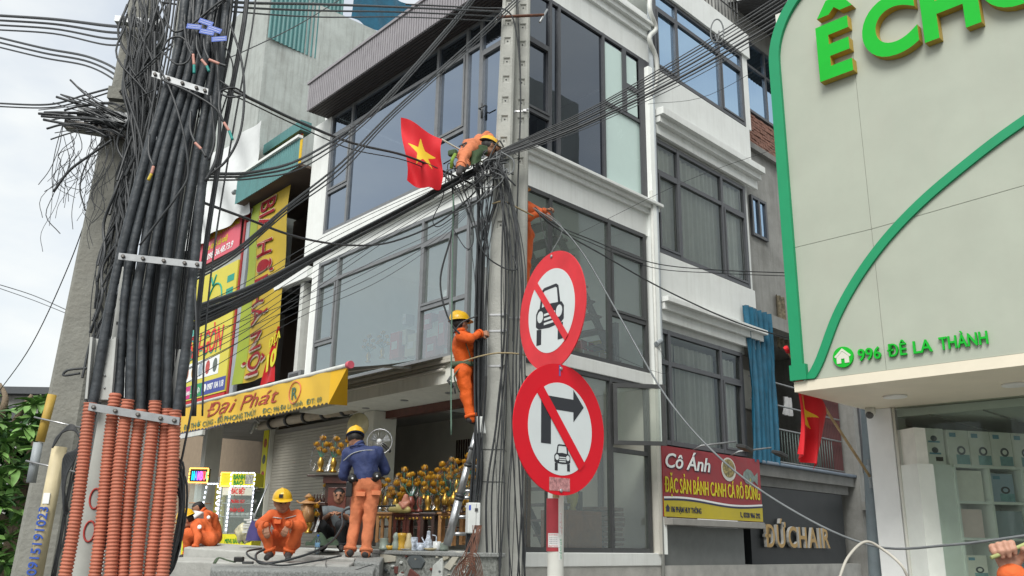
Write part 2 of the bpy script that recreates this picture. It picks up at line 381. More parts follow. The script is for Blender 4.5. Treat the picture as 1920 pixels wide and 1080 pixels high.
# ---- street side A, upper floors
b = MB(); b.fb(FA, -6.78, -6.03, 7.5, 10.66, -.05, .15); b.build('pier', WHITE, HS, bevel=.01)
b = MB(); b.fb(FA, -6.02, .0, 7.5, 7.83, -.05, .15); b.build('white_band', WHITE, HS)
b = MB(); b.fb(FA, -6.5, .0, 7.26, 7.497, -.06, .02); b.build('white_band', WHITE, HS)
b = MB(); b.fb(FA, -6.52, -6.27, 4.5, 7.26, -.06, .03); b.build('pier', WHITE, HS)
window(HS, FA, .1, [-6.03, -5.13, -2.07, -1.18, -.78, -.09], 7.83, 10.66, {0: (8.78, 10.14), 1: (10.14,), 2: (8.62, 10.14), 3: (10.14,), 4: (9.94,)}, GL_A3, FRAMEG, .07, sash=((0, 1), (2, 1), (4, 0)))
b = MB(); hx = FA.P(-.62, 8.75, .17); b.tube([FA.P(-.70, 8.62, .15), FA.P(-.70, 8.9, .15)], .022, 6); b.tube([FA.P(-.70, 8.78, .17), FA.P(-.70, 8.78, .22), FA.P(-.52, 8.78, .22)], .012, 6); b.build('door_handle', DARKFR, HS)
window(HS, FA, 0, [-6.26, -5.45, -2.46, -1.55, -1.12, -.09], 4.52, 7.26, {0: (5.44, 6.76), 1: (6.76,), 2: (5.52, 6.76), 3: (5.52, 6.76), 4: (6.76,)}, GL_A2, FRAMEG, .07, sash=((0, 1), (2, 1)))
# canopy: timber soffit, slatted fascia
b = MB(); b.fb(FA, -6.2, .72, 10.66, 10.74, -.04, .66); b.build('canopy_soffit', SOFFIT, HS)
for k in range(9):
    b = MB(); b.fb(FA, -6.18, .7, 10.64, 10.658, .02+k*.07, .075+k*.07); b.build('soffit_board', SOFFIT, HS)
b = MB(); b.fb(FA, -6.2, .72, 10.742, 11.3, -.04, .64); b.build('canopy_box', SLAT, HS)
b = MB(); b.fb(FA, -6.19, -6.13, 10.645, 11.33, .645, .69); sl0 = b.build('slat', SLAT, HS)
for k in range(1, 86): dup(sl0, FA.R*(.081*k), HS)
b = MB(); b.fb(FA, -6.23, .75, 11.302, 11.36, -.04, .72); b.build('canopy_cap', SLAT, HS)
# ---- street side A, ground floor: ceiling slab over the open shop, fascia, timber beam
b = MB(); b.fb(FA, -6.45, .0, 4.05, 4.30, -1.02, .12); b.build('porch_ceiling', CREAM, HS)
b = MB(); b.fb(FA, -6.45, .02, 4.302, 4.518, -.055, .1); b.build('fascia', CREAM, HS)
b = MB(); b.fb(FA, -5.0, -.2, 3.9, 4.048, -1.2, -1.03); b.build('beam', WOODR, HS)
for x, dd in ((-3.5, -.45), (-2.2, -.5), (-4.9, -.5)):
    b = MB(); b.lathe([(.06, 0), (.075, .0), (.075, .012), (.0, .012)], FA.P(x, 4.038, dd), 16); b.build('downlight', GALV, HS)
b = MB(); b.fb(FA, -5.35, -4.98, 1.36, 4.04, -1.3, -.75); b.build('pillar', CREAM, HS)
b = MB(); b.fb(FA, -.42, -.05, 1.36, 4.04, -.5, -.06); b.build('pillar', WOODR, HS)
# shop room
b = MB(); b.fb(FA, -10, -.1, 1.362, 4.29, -BR+.02, -BR+.1); b.build('shop_back_wall', mat('shop plaster', (.58, .56, .5), .8, .08, 2), HS)
for k in range(22):
    b = MB(); b.fb(FA, -5.9+k*.085, -5.87+k*.085, 2.0, 3.75, -BR+.1, -BR+.13); b.build('lattice_bar', WOODD, HS)
for x0 in (-3.95, -2.6):
    b = MB()
    b.fb(FA, x0, x0+.1, 1.4, 3.9, -BR+.1, -BR+.16); b.fb(FA, x0+1.1, x0+1.2, 1.4, 3.9, -BR+.1, -BR+.16); b.fb(FA, x0+.1, x0+1.1, 3.72, 3.9, -BR+.1, -BR+.158)
    b.build('altar_wall_frame', DARKFR, HS)
# awning rail with motor box under the first floor glass
b = MB()
for z, dd in ((4.50, .17), (4.44, .19)): b.fb(FA, -4.9, -1.25, z-.05, z, .102, dd)
b.build('awning_rail', mat('beige aluminium', (.42, .4, .35), .5, .1), HS)
b = MB(); b.fb(FA, -5.9, -1.5, 4.33, 4.37, .102, .14); b.tube([FA.P(-5.9, 4.28, .17), FA.P(-1.5, 4.28, .17)], .028, 8); b.build('crank_tube', mat('beige aluminium', (.42, .4, .35)), HS)
# ---- side street B
b = MB(); b.fb(FB, .0, 3.95, 11.15, 12.3, -.1, .03); b.build('parapet', WHITE, HS)
cornice(HS, FB, .0, 3.95, 12.0, WHITE, ((.16, .06), (.1, .14), (.07, .2)), .03)
b = MB(); b.fb(FB, .0, 3.98, 7.28, 7.9, -.05, .02); b.build('white_band', WHITE, HS)
cornice(HS, FB, .0, 3.98, 7.97, WHITE, ((.1, .06), (.08, .12), (.06, .2)), .02)
b = MB(); b.fb(FB, .0, 3.7, 4.33, 4.56, -.05, .06); b.build('white_band', WHITE, HS, bevel=.01)
b = MB(); b.fb(FB, .12, 3.72, 1.17, 1.38, -.05, .12); b.build('plinth_ledge', WHITE, HS, bevel=.012)
b = MB(); b.fb(FB, .05, 3.7, 0, 1.168, -.3, .02); b.build('plinth', CREAM, HS)
window(HS, FB, 0, [.06, .86, 1.10, 2.40, 3.82], 7.97, 11.15, {0: (8.7, 10.1), 1: (), 2: (), 3: (9.67,)}, GL_B3, FRAME, .07, sash=((0, 1),), gmap={(3, 0): FROST, (3, 1): GL_B3})
b = MB(); b.fb(FB, 3.55, 3.9, 7.98, 11.14, .02, .05); b.build('window_post', FRAME, HS)
for a, c, lo, hi in ((2.47, 3.0, 9.72, 11.0), (3.12, 3.5, 10.36, 11.0), (3.12, 3.5, 9.74, 10.26)): MB().fb(FB, a, c, lo, hi, .008, .018).build('frosted_pane', FROST, HS)
MB().fb(FB, 3.0, 3.12, 9.7, 11.08, .0, .05).build('window_bar', FRAME, HS); MB().fb(FB, 3.12, 3.55, 10.26, 10.36, .0, .048).build('window_bar', FRAME, HS)
window(HS, FB, 0, [.06, .88, 2.49, 3.62], 4.56, 7.28, {0: (), 1: (), 2: (5.5, 6.75)}, GL_B, DARKFR, .075, sash=((2, 1),))
window(HS, FB, 0, [.06, .88, 2.46, 3.58], 1.38, 4.33, {0: (), 1: (), 2: (3.08,)}, GL_B, DARKFR, .075, skip=((2, 1),))
# casement swung open on the ground floor
Fo = Fr(FB.P(2.53, 0, .06), (FB.R*cos(radians(62)) + FB.N*sin(radians(62))))
Fo = Fr(FB.P(2.5, 0, .05), V((1, .06, 0)))
b = MB(); t = .07; W = .92
b.fb(Fo, 0, t, 3.16, 4.22, -.03, .03); b.fb(Fo, W-t, W, 3.16, 4.22, -.03, .03); b.fb(Fo, t, W-t, 3.16, 3.16+t, -.028, .028); b.fb(Fo, t, W-t, 4.22-t, 4.22, -.028, .028)
sw = b.build('open_sash', DARKFR, HS); MB().fq(Fo, t, W-t, 3.16+t, 4.22-t, 0).build('pane', GL_B, sw, recalc=False)
# corner post
b = MB(); b.tube([C0+V((0, .06, 4.5)), C0+V((0, .06, 11.1))], .09, 4); b.build('corner_post', FRAME, HS)
b = MB(); b.fb(FA, -.12, .0, 7.26, 7.83, -.1, .15); b.build('corner_block', WHITE, HS)
# inside: stair up along the side street
def stair(z0, x0, name_d, label):
    S = thing('staircase', label, 'staircase', FB.P(1.5, z0, -.8))
    for s_ in (-.45, -1.25):
        b = MB(); b.hexa([FB.P(x, z, d) for (x, z) in ((x0, z0+.02), (x0-1.9, z0+2.55)) for d in (s_-.03, s_+.03) for x, z in ((x, z), )][:0] or
            [FB.P(x0, z0+.0, s_-.03), FB.P(x0+.0, z0+.22, s_-.03), FB.P(x0, z0+.22, s_+.03), FB.P(x0, z0, s_+.03), FB.P(x0-1.9, z0+2.5, s_-.03), FB.P(x0-1.9, z0+2.74, s_-.03), FB.P(x0-1.9, z0+2.74, s_+.03), FB.P(x0-1.9, z0+2.5, s_+.03)])
        b.build('stringer', DARKFR, S)
    for k in range(10):
        x = x0-.09-k*.19; z = z0+.25+k*.25
        b = MB(); b.fb(FB, x-.17, x+.15, z, z+.04, -1.3, -.4); b.build('tread', WOODD, S)
        b = MB(); b.fb(FB, x+.1, x+.13, z-.2, z, -.5, -.44); b.build('bracket', DARKFR, S)
    b = MB(); b.fb(FB, x0-.1, x0, z0, z0+1.0, -.5, -.4); b.build('post', DARKFR, S)
    return S
stair(4.53, 3.3, 0, 'dark steel open-tread staircase behind the first floor side window')
stair(1.37, 2.2, 0, 'dark staircase with open treads inside the ground floor side window')

# ================================================================== second house on the side street
H2 = thing('terrace_house', 'white terrace house with curtained dark windows and moulded cornices on side street', 'building', FB.P(5.9, 1.17, -2))
b = MB(); b.fb(FB, 4.02, 7.95, 10.0, 11.1, -.1, .06); b.build('white_band', WHITE, H2)
b = MB(); b.fb(FB, 3.95, 7.72, 6.0, 7.03, -.1, .06); b.build('white_band', WHITE, H2)
cornice(H2, FB, 4.02, 8.05, 10.08, WHITE, ((.22, .06), (.14, .16), (.16, .26)), .06)
cornice(H2, FB, 3.98, 7.7, 6.08, WHITE, ((.2, .06), (.14, .14), (.1, .24)), .06)
b = MB(); b.fb(FB, 4.02, 8.1, 13.05, 13.7, -.1, .12); b.build('parapet', WHITE, H2)
b = MB(); b.fb(FB, 7.82, 8.05, 11.1, 13.05, -.1, .06); b.build('pier', WHITE, H2)
window(H2, FB, .02, [4.12, 4.98, 6.75, 7.8], 11.12, 13.05, {'*': (12.62,)}, GL_SKY, FRAME, .085, sash=((0, 0), (2, 0)))
window(H2, FB, .0, [4.02, 4.86, 6.56, 7.58], 7.05, 9.5, {'*': (8.78,)}, GL_CUR, FRAME, .085, sash=((0, 0), (2, 0)))
window(H2, FB, .0, [3.85, 4.3, 6.15, 7.02], 3.3, 5.5, {'*': (4.85,)}, GL_CUR, FRAME, .085, sash=((2, 0),))
for z0, z1, spans, x0, x1 in ((11.15, 13.05, ((4.2, 4.7), (6.9, 7.7)), 4.1, 7.8), (7.08, 9.5, ((4.1, 7.5),), 4.0, 7.6), (3.32, 5.4, ((3.9, 4.6), (4.7, 6.1), (6.2, 6.95)), 3.85, 7.05)):
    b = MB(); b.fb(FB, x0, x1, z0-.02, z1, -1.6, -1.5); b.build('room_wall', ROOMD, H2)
    b = MB(); b.fb(FB, x0, x1, z1+.01, z1+.1, -1.5, -.06); b.build('room_ceiling', ROOM, H2)
    for a, c in spans: curtain(H2, FB, a, c, z0+.02, z1-.1, -.13, CURT)
b = MB(); b.fb(FB, 3.95, 7.6, 1.17, 13.6, -4, -1.62); b.build('house_body', PLASTER, H2)
for z0, z1, xe in ((9.5, 10.0, 7.6), (5.5, 6.0, 7.2)):
    b = MB(); b.fb(FB, 3.97, xe, z0, z1, -.2, .0); b.build('lintel', WHITE, H2)
b = MB(); b.fb(FB, 7.6, 7.94, 6.2, 13.0, -1.5, -.11); b.build('side_wall', WHITE, H2)
# roof railing
for k in range(16):
    b = MB(); b.tube([FB.P(5.6+k*.15, 13.7, 0), FB.P(5.6+k*.15, 14.6, 0)], .014, 5); b.build('railing_bar', DARKFR, H2)
b = MB(); b.tube([FB.P(5.5, 14.6, 0), FB.P(8.0, 14.6, 0)], .025, 6); b.tube([FB.P(5.5, 14.25, 0), FB.P(8.0, 14.25, 0)], .018, 6); b.build('railing_rail', DARKFR, H2)
# restaurant board on its front
SG = thing('restaurant_sign', 'red and yellow restaurant signboard with bowl and fish pictures above the shutter box', 'sign', FB.P(5.5, 2, .2))
b = MB(); b.fb(FB, 3.74, 7.22, 2.0, 3.25, .1, .18); b.build('board', mat('sign red', '#8d1d26', .45, .05), SG)
b = MB(); n = 24
top = [(3.74+3.48*i/n, 2.30 + .035*sin(i/n*2*pi+.4)-.05*i/n*0) for i in range(n+1)]
b.poly(FB, [(3.745, 2.004), (7.215, 2.004)] + [(x, z) for x, z in reversed(top)], .181, .186); b.build('yellow_band', mat('sign yellow', '#b9a81f', .5, .05), SG)
b = MB()
for i in range(n): 
    (xa, za), (xb, zb) = top[i], top[i+1]; b.quad(FB.P(xa, za, .188), FB.P(xb, zb, .188), FB.P(xb, zb+.035, .188), FB.P(xa, za+.035, .188))
b.build('white_wave', mat('print white', (.75, .77, .76), .5, 0), SG, recalc=False)
b = MB()
for i in range(n): 
    (xa, za), (xb, zb) = top[i], top[i+1]; b.quad(FB.P(xa, za-.035, .189), FB.P(xb, zb-.035, .189), FB.P(xb, zb+.0, .189), FB.P(xa, za, .189))
b.build('navy_wave', mat('print navy', (.015, .02, .06), .5, 0), SG, recalc=False)
PW, PN, PY = MATS['print white'], MATS['print navy'], mat('print yellow', '#c9c022', .5, 0)
text('Cô Ánh', FB, 3.83, 2.86, .188, .27, PN, SG, width=1.5, bold=.022, shear=.25)
text('Cô Ánh', FB, 3.82, 2.87, .193, .27, PW, SG, width=1.48, bold=.012, shear=.25)
text('ĐẶC SẢN BÁNH CANH CÁ RÔ ĐỒNG', FB, 3.68+.1, 2.43, .188, .27, PY, SG, width=3.36, bold=.012)
text('106 PHẠM HUY THÔNG', FB, 3.95, 2.09, .188, .1, PN, SG, width=.98, bold=.014)
text('0328 966 292', FB, 6.45, 2.07, .188, .1, PN, SG, width=.65, bold=.014)
b = MB(); b.poly(FB, [(3.8, 2.09), (3.9, 2.09), (3.9, 2.15), (3.92, 2.15), (3.85, 2.22), (3.78, 2.15), (3.8, 2.15)] , .187, .19); b.build('pictogram', PN, SG); b = MB(); b.poly(FB, [(6.33, 2.17), (6.36, 2.17), (6.37, 2.1), (6.42, 2.08), (6.42, 2.05), (6.34, 2.08)], .187, .19); b.build('pictogram', PN, SG)
# picture of a noodle bowl and of a fish, flat print
def disc(F, cx, cz, rx, rz, d, n=24): return [(cx+rx*cos(2*pi*i/n), cz+rz*sin(2*pi*i/n)) for i in range(n)]
bw = mat('print bowl', (.55, .55, .5), .5, .1); 
b = MB(); b.poly(FB, disc(FB, 5.98, 2.97, .27, .23, 0), .186, .19); o1 = b.build('bowl_picture', bw, SG)
b = MB(); b.poly(FB, disc(FB, 5.98, 2.99, .225, .18, 0), .191, .193); b.build('soup_print', mat('print soup', (.25, .2, .07), .5, .9, 22), o1)
b = MB(); b.poly(FB, [(6.5, 2.85), (6.62, 2.74), (6.78, 2.72), (6.95, 2.8), (7.08, 2.72), (7.1, 2.98), (6.97, 2.9), (6.85, 3.0), (6.7, 3.03), (6.56, 2.96)], .186, .19); b.poly(FB, [(6.74, 2.722), (6.78, 2.6), (6.84, 2.73)], .186, .1895); b.build('fish_picture', mat('print fish', (.17, .22, .2), .5, .5, 14), SG)
for x in (5.2, 6.55):
    LM = thing('sign_floodlight', 'small black floodlight on an arm above the red board, %s' % ('nearer the open window' if x < 6 else 'nearer the blue tarpaulin'), 'lamp', FB.P(x, 3.25, .2), 'sign floodlights')
    b = MB(); b.tube([FB.P(x-.4, 3.25, .15), FB.P(x-.35, 3.33, .3), FB.P(x+.15, 3.42, .75)], .018, 6); b.build('arm', GALV, LM)
    b = MB(); b.hexa([FB.P(x+.12+a, 3.32+c, .75+e) for a, c, e in ((0, 0, 0), (.3, -.06, 0), (.3, -.1, .2), (0, -.04, .2), (0, .06, .02), (.3, 0, .02), (.3, -.04, .22), (0, .02, .22))]); b.build('lamp_head', DARKFR, LM, bevel=.01)
b = MB(); b.fb(FB, 3.76, 7.0, 1.86, 1.98, -.02, .34); bb = b.build('shutter_hood', mat('faded box', (.3, .29, .27), .7, .1), H2, bevel=.01)
b = MB(); b.fb(FB, 3.8, 6.7, 0.9, 1.858, -.3, .02); b.build('shutter_box', mat('grey panel', (.17, .18, .175), .6, .1), H2)
b = MB(); b.fb(FB, 3.78, 7.0, 0, .9, -.6, -.25); b.build('shop_front', DARKFR, H2)

# ================================================================== third house and the black shop
H3 = thing('grey_house', 'grey plastered house with a brick band and blue tarpaulin beyond the white terrace', 'building', FB.P(9.8, 1.17, -2))
D3 = -.32
def g3(px, py): return FB.px(px, py, D3)
xa, _ = g3(1393, 200); xb, _ = g3(1485, 300); xb += 1.2
zb0 = g3(1400, 262)[1]; zb1 = g3(1400, 200)[1]
b = MB(); b.fb(FB, 7.6, xb, 6.6, zb0-.12, -3, D3); b.build('wall', PLASTER, H3)
b = MB(); b.fb(FB, 7.6, xb, zb0-.12, 15.2, -3, D3-.12); b.build('wall', PLASTER, H3)
b = MB(); b.fb(FB, xa-.05, xb, zb0-.24, zb0-.09, D3-.1, D3+.12); b.build('sill_beam', mat('stained concrete', (.2, .2, .19), .9, .2, 3, bump=.3), H3)
me0 = None
rowh = .075; nr = int((zb1-zb0)/rowh)
for r in range(nr):
    for k in range(int((xb-xa)/.23)):
        x = xa+k*.23+(.11 if r % 2 else 0); dz = random.uniform(-.004, .004)
        if me0 is None:
            q = MB(); q.fb(FB, x+.006, x+.222, zb0-.08+r*rowh, zb0-.08+r*rowh+.062, D3-.1, D3+.0); me0 = q.build('brick', BRICK, H3)
            base = (x, r)
        else:
            dup(me0, FB.R*(x-base[0]) + V((0, 0, r*rowh+dz)) + FB.N*random.uniform(-.012, .012), H3)
wz0 = zb1-.05; x1 = xa+.03; x2 = xb-.9
window(H3, FB, D3-.06, [xa+.02, (xa+x2)/2-.05, x2], wz0+.02, wz0+2.1, {'*': (wz0+1.35,)}, GL_SKY, FRAME, .07)
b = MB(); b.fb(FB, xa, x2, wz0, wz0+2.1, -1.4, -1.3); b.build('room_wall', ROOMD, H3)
(xw0, zt), (xw1, zl) = g3(1402, 347), g3(1437, 455)
window(H3, FB, D3+.03, [xw0, (xw0+xw1)/2, xw1], zl, zt-.25, {}, GL_SKY, FRAME, .07)
# eave of dark corrugated sheet
Fe = Fr(FB.P(0, 0, 0), FB.R, (FB.N*.94 + V((0, 0, -.34))).normalized())
b = MB(); ze = wz0+2.55
n = 60; vs = []; fs = []
for i in range(n+1):
    x = 8.2+(13-8.2)*i/n; o = .025*(i % 2)
    vs += [FB.P(x, ze+o, .95), FB.P(x, ze+.75+o, -2)]
for i in range(n): fs.append((2*i, 2*i+2, 2*i+3, 2*i+1))
b.add(vs, fs); b.build('roof_sheet', mat('dark roof sheet', (.06, .06, .062), .7, .2, 3), H3, recalc=False)
# balcony storey with laundry
(xs0, zs), (xs1, zs1) = FB.px(1411, 863, 0), FB.px(1589, 902, 0)
b = MB(); b.fb(FB, 7.2, xs1+.15, 2.95, 3.2, -2, .12); b.fb(FB, 7.2, xs1+.0, 2.75, 2.95, -2, .0); b.build('balcony_slab', mat('stained concrete', (.2, .2, .19)), H3)
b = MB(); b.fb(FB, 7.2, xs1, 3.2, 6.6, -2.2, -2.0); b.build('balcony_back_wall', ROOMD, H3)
b = MB(); b.fb(FB, 7.2, xs1, 6.3, 6.6, -2.0, .1); b.build('balcony_ceiling', PLASTER, H3)
b = MB(); b.fb(FB, 7.25, 7.4, 3.2, 6.3, -2, -.2); b.build('balcony_side_wall', PLASTER, H3)
b = MB(); b.fb(FB, 9.6, 11.2, 4.9, 5.9, -1.98, -1.9); b.build('balcony_panel', CREAM, H3)
for k in range(22):
    b = MB(); x = 8.3+k*.13; b.tube([FB.P(x, 3.2, .02), FB.P(x, 4.02, .02)], .011, 5); b.build('railing_bar', mat('green grey steel', (.12, .16, .15), .5), H3)
for z in (3.3, 4.02, 4.55, 5.05): MB().tube([FB.P(7.3, z, .02), FB.P(11.6, z, .02)], .02, 6).build('railing_rail', GALV, H3)
b = MB(); b.tube([FB.P(7.3, 3.22, .16), FB.P(12.2, 3.2, .16)], .04, 8); b.build('railing_pipe', mat('blue grey paint', (.16, .2, .25), .5), H3)
corr(FB, 10.6, 11.75, 3.2, 5.6, -.06, .09, .02, mat('brown steel sheet', (.09, .03, .03), .6, .15), H3)
# blue tarpaulin with folds
(xt0, zt0), (xt1, zt1) = FB.px(1392, 550, .1), FB.px(1450, 860, .1)
TP = MB(); TP.grid(lambda u, v: FB.P(7.02 + 1.08*u + .08*sin(v*3), 3.2+3.35*v, .14+.05*sin(u*34+.8*sin(v*5))+.03*sin(u*61+v*3)), 90, 14)
TP.build('tarpaulin', BLUET, None, recalc=False, label='blue tarpaulin hanging in folds from the balcony beside the white house', cat='tarpaulin')
# laundry
for nm, px, py, w_, h_, m_, lb, ct in (('checked_garment', 1462, 585, .5, 1.3, mat('checked cloth', (.14, .12, .08), .9, .7, 16), 'brown checked garment hung over the dim balcony', 'garment'), ('white_garment', 1474, 755, .45, .42, mat('white cotton', (.6, .6, .6), .9), 'small white garment drying on the balcony rail', 'garment'), ('purple_garment', 1505, 750, .4, .8, mat('purple cotton', (.06, .03, .07), .9), 'dark purple garment on balcony rail behind the flag', 'garment')):
    x, z = FB.px(px, py, -.3)
    b = MB(); b.grid(lambda u, v: FB.P(x+w_*(u-.5)*(1-.15*v), z+h_*(v-.7), -.3+.04*sin(u*14+v*2)+.03*v), 14, 10); b.build(nm, m_, None, recalc=False, label=lb, cat=ct)
# black shop front with standing letters
BS = thing('black_shopfront', 'black panelled shop front with raised gold letters under the balcony', 'shop front', FB.P(9.3, 1.17, 0))
b = MB(); b.fb(FB, 7.05, 11.42, 0, 2.74, -.3, -.02); b.build('panel', mat('black panel', (.013, .016, .018), .5, .15, 2), BS)
GOLD = mat('brushed gold letter', (.42, .27, .1), .35, .1, metal=.6); LSIDE = mat('white letter side', (.4, .4, .38), .5)
vs, fs = text_mesh('ĐỨCHAIR', 1)
x = 7.45; 
for ch in 'ĐỨCHAIR':
    vs, fs = text_mesh(ch, .44/.73, .02, 0, 1, .03)
    wd = max(v[0] for v in vs)-min(v[0] for v in vs); x0 = min(v[0] for v in vs); kk = .97
    b = MB(); b.add([FB.P(x+(v[0]-x0)*kk, 1.52+v[1], .05+v[2]) for v in vs], fs); b.cur = 0
    lo = b.build('letter', [GOLD, LSIDE], BS, recalc=False)
    for p in lo.data.polygons:
        if abs(p.normal.dot(FB.N)) < .5: p.material_index = 1
    x += wd*kk+.09

# ---- far end of the lane
HE = thing('lane_end_house', 'shabby grey house with railings at the far end of the lane', 'building', FB.P(14, 0, .3))
b = MB(); b.fb(FB, 11.9, 18, 0, 9, -2, .25); b.build('wall', PLASTER, HE)
for x in (12.15, 12.9):
    b = MB(); b.fb(FB, x, x+.5, 3.3, 6.2, .22, .3); b.build('window', FRAME, HE); 
b = MB(); b.fb(FB, 11.9, 16, 2.4, 2.6, .25, .7); b.build('ledge', PLASTER, HE)
for k in range(14):
    b = MB(); b.tube([FB.P(12+k*.16, 1.7, .6), FB.P(12+k*.16, 2.4, .6)], .012, 5); b.build('railing_bar', GALV, HE)
for k in range(5):
    b = MB(); c_ = FB.P(12.2+k*.45, 2.0, .62); b.tube([c_ + FB.R*(.16*cos(a*pi/8)) + V((0, 0, .16*sin(a*pi/8))) for a in range(17)], .011, 5, cap=False); b.build('railing_ring', GALV, HE)
# pipes between the two white houses
for nm, x, r, z0, z1, m_, lb in (('downpipe', 3.87, .05, 5.3, 12.5, PVCG, 'grey downpipe running down the joint between the two white houses'), ('service_pipe', 3.73, .035, 1.0, 8.2, PVCW, 'thin white service pipe along the edge of the corner house')):
    b = MB(); p = [FB.P(x, z1, .13), FB.P(x, z0, .13)]
    if nm == 'downpipe': p += [FB.P(x-.02, z0-.1, .15), FB.P(x-.2, z0-.2, .18)]
    b.tube(p, r, 10); P_ = b.build(nm, m_, None, label=lb, cat='pipe')
b = MB(); b.tube(spline([FB.P(3.8, 12.6, .2), FB.P(3.72, 12.2, .25), FB.P(3.95, 11.9, .22), FB.P(3.7, 11.55, .22), FB.P(3.95, 11.2, .2), FB.P(4.0, 10.7, .16), FB.P(3.8, 10.3, .13)], 6), .05, 8)
b.build('flexible_hose', PVCW, None, label='white corrugated hose snaking down the corner house roof edge', cat='hose')
# ================================================================== green-bordered shop across the lane
S0 = V((3.15, 10, 0)); FS = frz(S0, 136)
CRM = mat('cream sign panel', (.385, .415, .345), .45, .05, 2, stain=.25, stain_col=(.38, .38, .32), streak=.25)
GRN = mat('emerald border', (.008, .26, .11), .55, .05, 4)
LGRN = mat('lime letter face', (.01, .42, .03), .55, .06, 4, spec=.2)
LGOLD = mat('ochre letter side', (.42, .29, .04), .5, .1, 6)
SH = thing('corner_shop', 'cream fronted corner shop with emerald border and big glass window', 'building', FS.P(2, 0, -2))
# fascia panels (the curved upper left corner is real outline), joints left open
def arc(cx, cz, r, a0, a1, n=14): return [(cx+r*cos(radians(a0+(a1-a0)*i/n)), cz+r*sin(radians(a0+(a1-a0)*i/n))) for i in range(n+1)]
top_arc = arc(1.26, 7.35, 1.0, 180, 112)
cut = 1.18
def panel(pts): return MB().poly(FS, pts, -.16, 0).build('fascia_panel', CRM, SH)
panel([(.26, 3.32), (cut-.004, 3.32), (cut-.004, 4.9), (.26, 4.9)])
panel([(.26, 4.906), (cut-.004, 4.906), (cut-.004, 8.345)] + [p for p in reversed(top_arc) if p[0] < cut-.02])
for a in (cut, cut+2.2):
    panel([(a, 3.32), (a+2.194, 3.32), (a+2.194, 5.0), (a, 4.9)]); panel([(a, 4.906), (a+2.194, 5.006), (a+2.194, 8.6), (a, 8.35)])
# emerald border: outer upright with the curve, inner sweeping arc
bw_ = .135
outer = [(.26-bw_, 3.5), (.26-bw_, 7.35)] + arc(1.26, 7.35, 1.0+bw_, 180, 100) ; inner = list(reversed([(.26, 3.5), (.26, 7.35)] + arc(1.26, 7.35, 1.0, 180, 100)))
b = MB()
for i in range(len(outer)-1):
    q = [outer[i], outer[i+1], inner[-2-i], inner[-1-i]]; b.poly(FS, q, -.03, .05)
b.build('border_upright', GRN, SH)
sw = [(.27, 3.33), (.42, 3.55), (.66, 4.02), (.95, 4.42), (1.3, 4.78), (1.7, 5.09), (2.15, 5.36), (2.7, 5.64), (3.4, 5.9), (4.6, 6.2)]
sp = spline([V((x, z, 0)) for x, z in sw], 5); b = MB()
for i in range(len(sp)-1):
    p, q = sp[i], sp[i+1]; t_ = (q-p).normalized(); nn = V((-t_.y, t_.x, 0))*-.1
    t0 = (sp[min(i+1, len(sp)-1)]-sp[max(i-1, 0)]).normalized(); n0 = V((t0.y, -t0.x, 0))*.1
    t1 = (sp[min(i+2, len(sp)-1)]-sp[i]).normalized(); n1 = V((t1.y, -t1.x, 0))*.1
    b.poly(FS, [(p.x, p.y), (p.x+n0.x, max(3.325, p.y+n0.y)), (q.x+n1.x, max(3.325, q.y+n1.y)), (q.x, q.y)], .002, .035)
b.build('border_sweep', GRN, SH)
b = MB(); b.fb(FS, .1, .3, 3.325, 3.5, .002, .06); b.build('border_foot', GRN, SH)
# soffit and body
b = MB(); b.fb(FS, .12, 6, 3.20, 3.315, -1.95, .01); b.build('soffit', mat('soffit panel', (.72, .66, .53), .5, .05, 3), SH)
b = MB(); b.fb(FS, .13, 6, 3.318, 8.2, -1.9, -.21); b.fb(FS, .13, 6, 3.318, 13.5, -8, -1.9); b.build('upper_storeys', CREAM, SH)
# upper floors seen only as a reflection in the house opposite: windows on the lane side
Fl = Fr(FS.P(.12, 0, 0), FS.N, V((0, 0, 1)), -FS.R)
for r_ in range(3):
    for k in range(3):
        b = MB(); b.fb(Fl, -3.2-k*1.9, -2.0-k*1.9, 4.6+r_*3, 6.4+r_*3, .0, .05); b.build('lane_window', FRAME, SH)
for x, dd in ((.85, -.95), (2.1, -1.0)):
    b = MB(); b.lathe([(.12, 0), (.13, .0), (.13, .02), (.09, .02), (.085, .012), (.0, .012)], FS.P(x, 3.18, dd), 20); b.build('downlight', mat('lamp trim', (.75, .75, .72), .4), SH)
b = MB(); b.fb(FS, .12, .44, 0, 3.2, -2.2, -1.78); b.build('pillar', mat('white pillar', (.78, .79, .78), .6, .04), SH, bevel=.01)
b = MB(); b.tube([FS.P(.47, 0, -1.78), FS.P(.47, 3.19, -1.78)], .018, 8); b.build('cable_duct', CREAM, SH)
b = MB(); b.tube([FS.P(-.06, 0, -1.9), FS.P(-.02, 3.6, -2.2)], .085, 12); b.build('drain_pipe', mat('blue grey pipe', (.2, .24, .26), .5), SH)
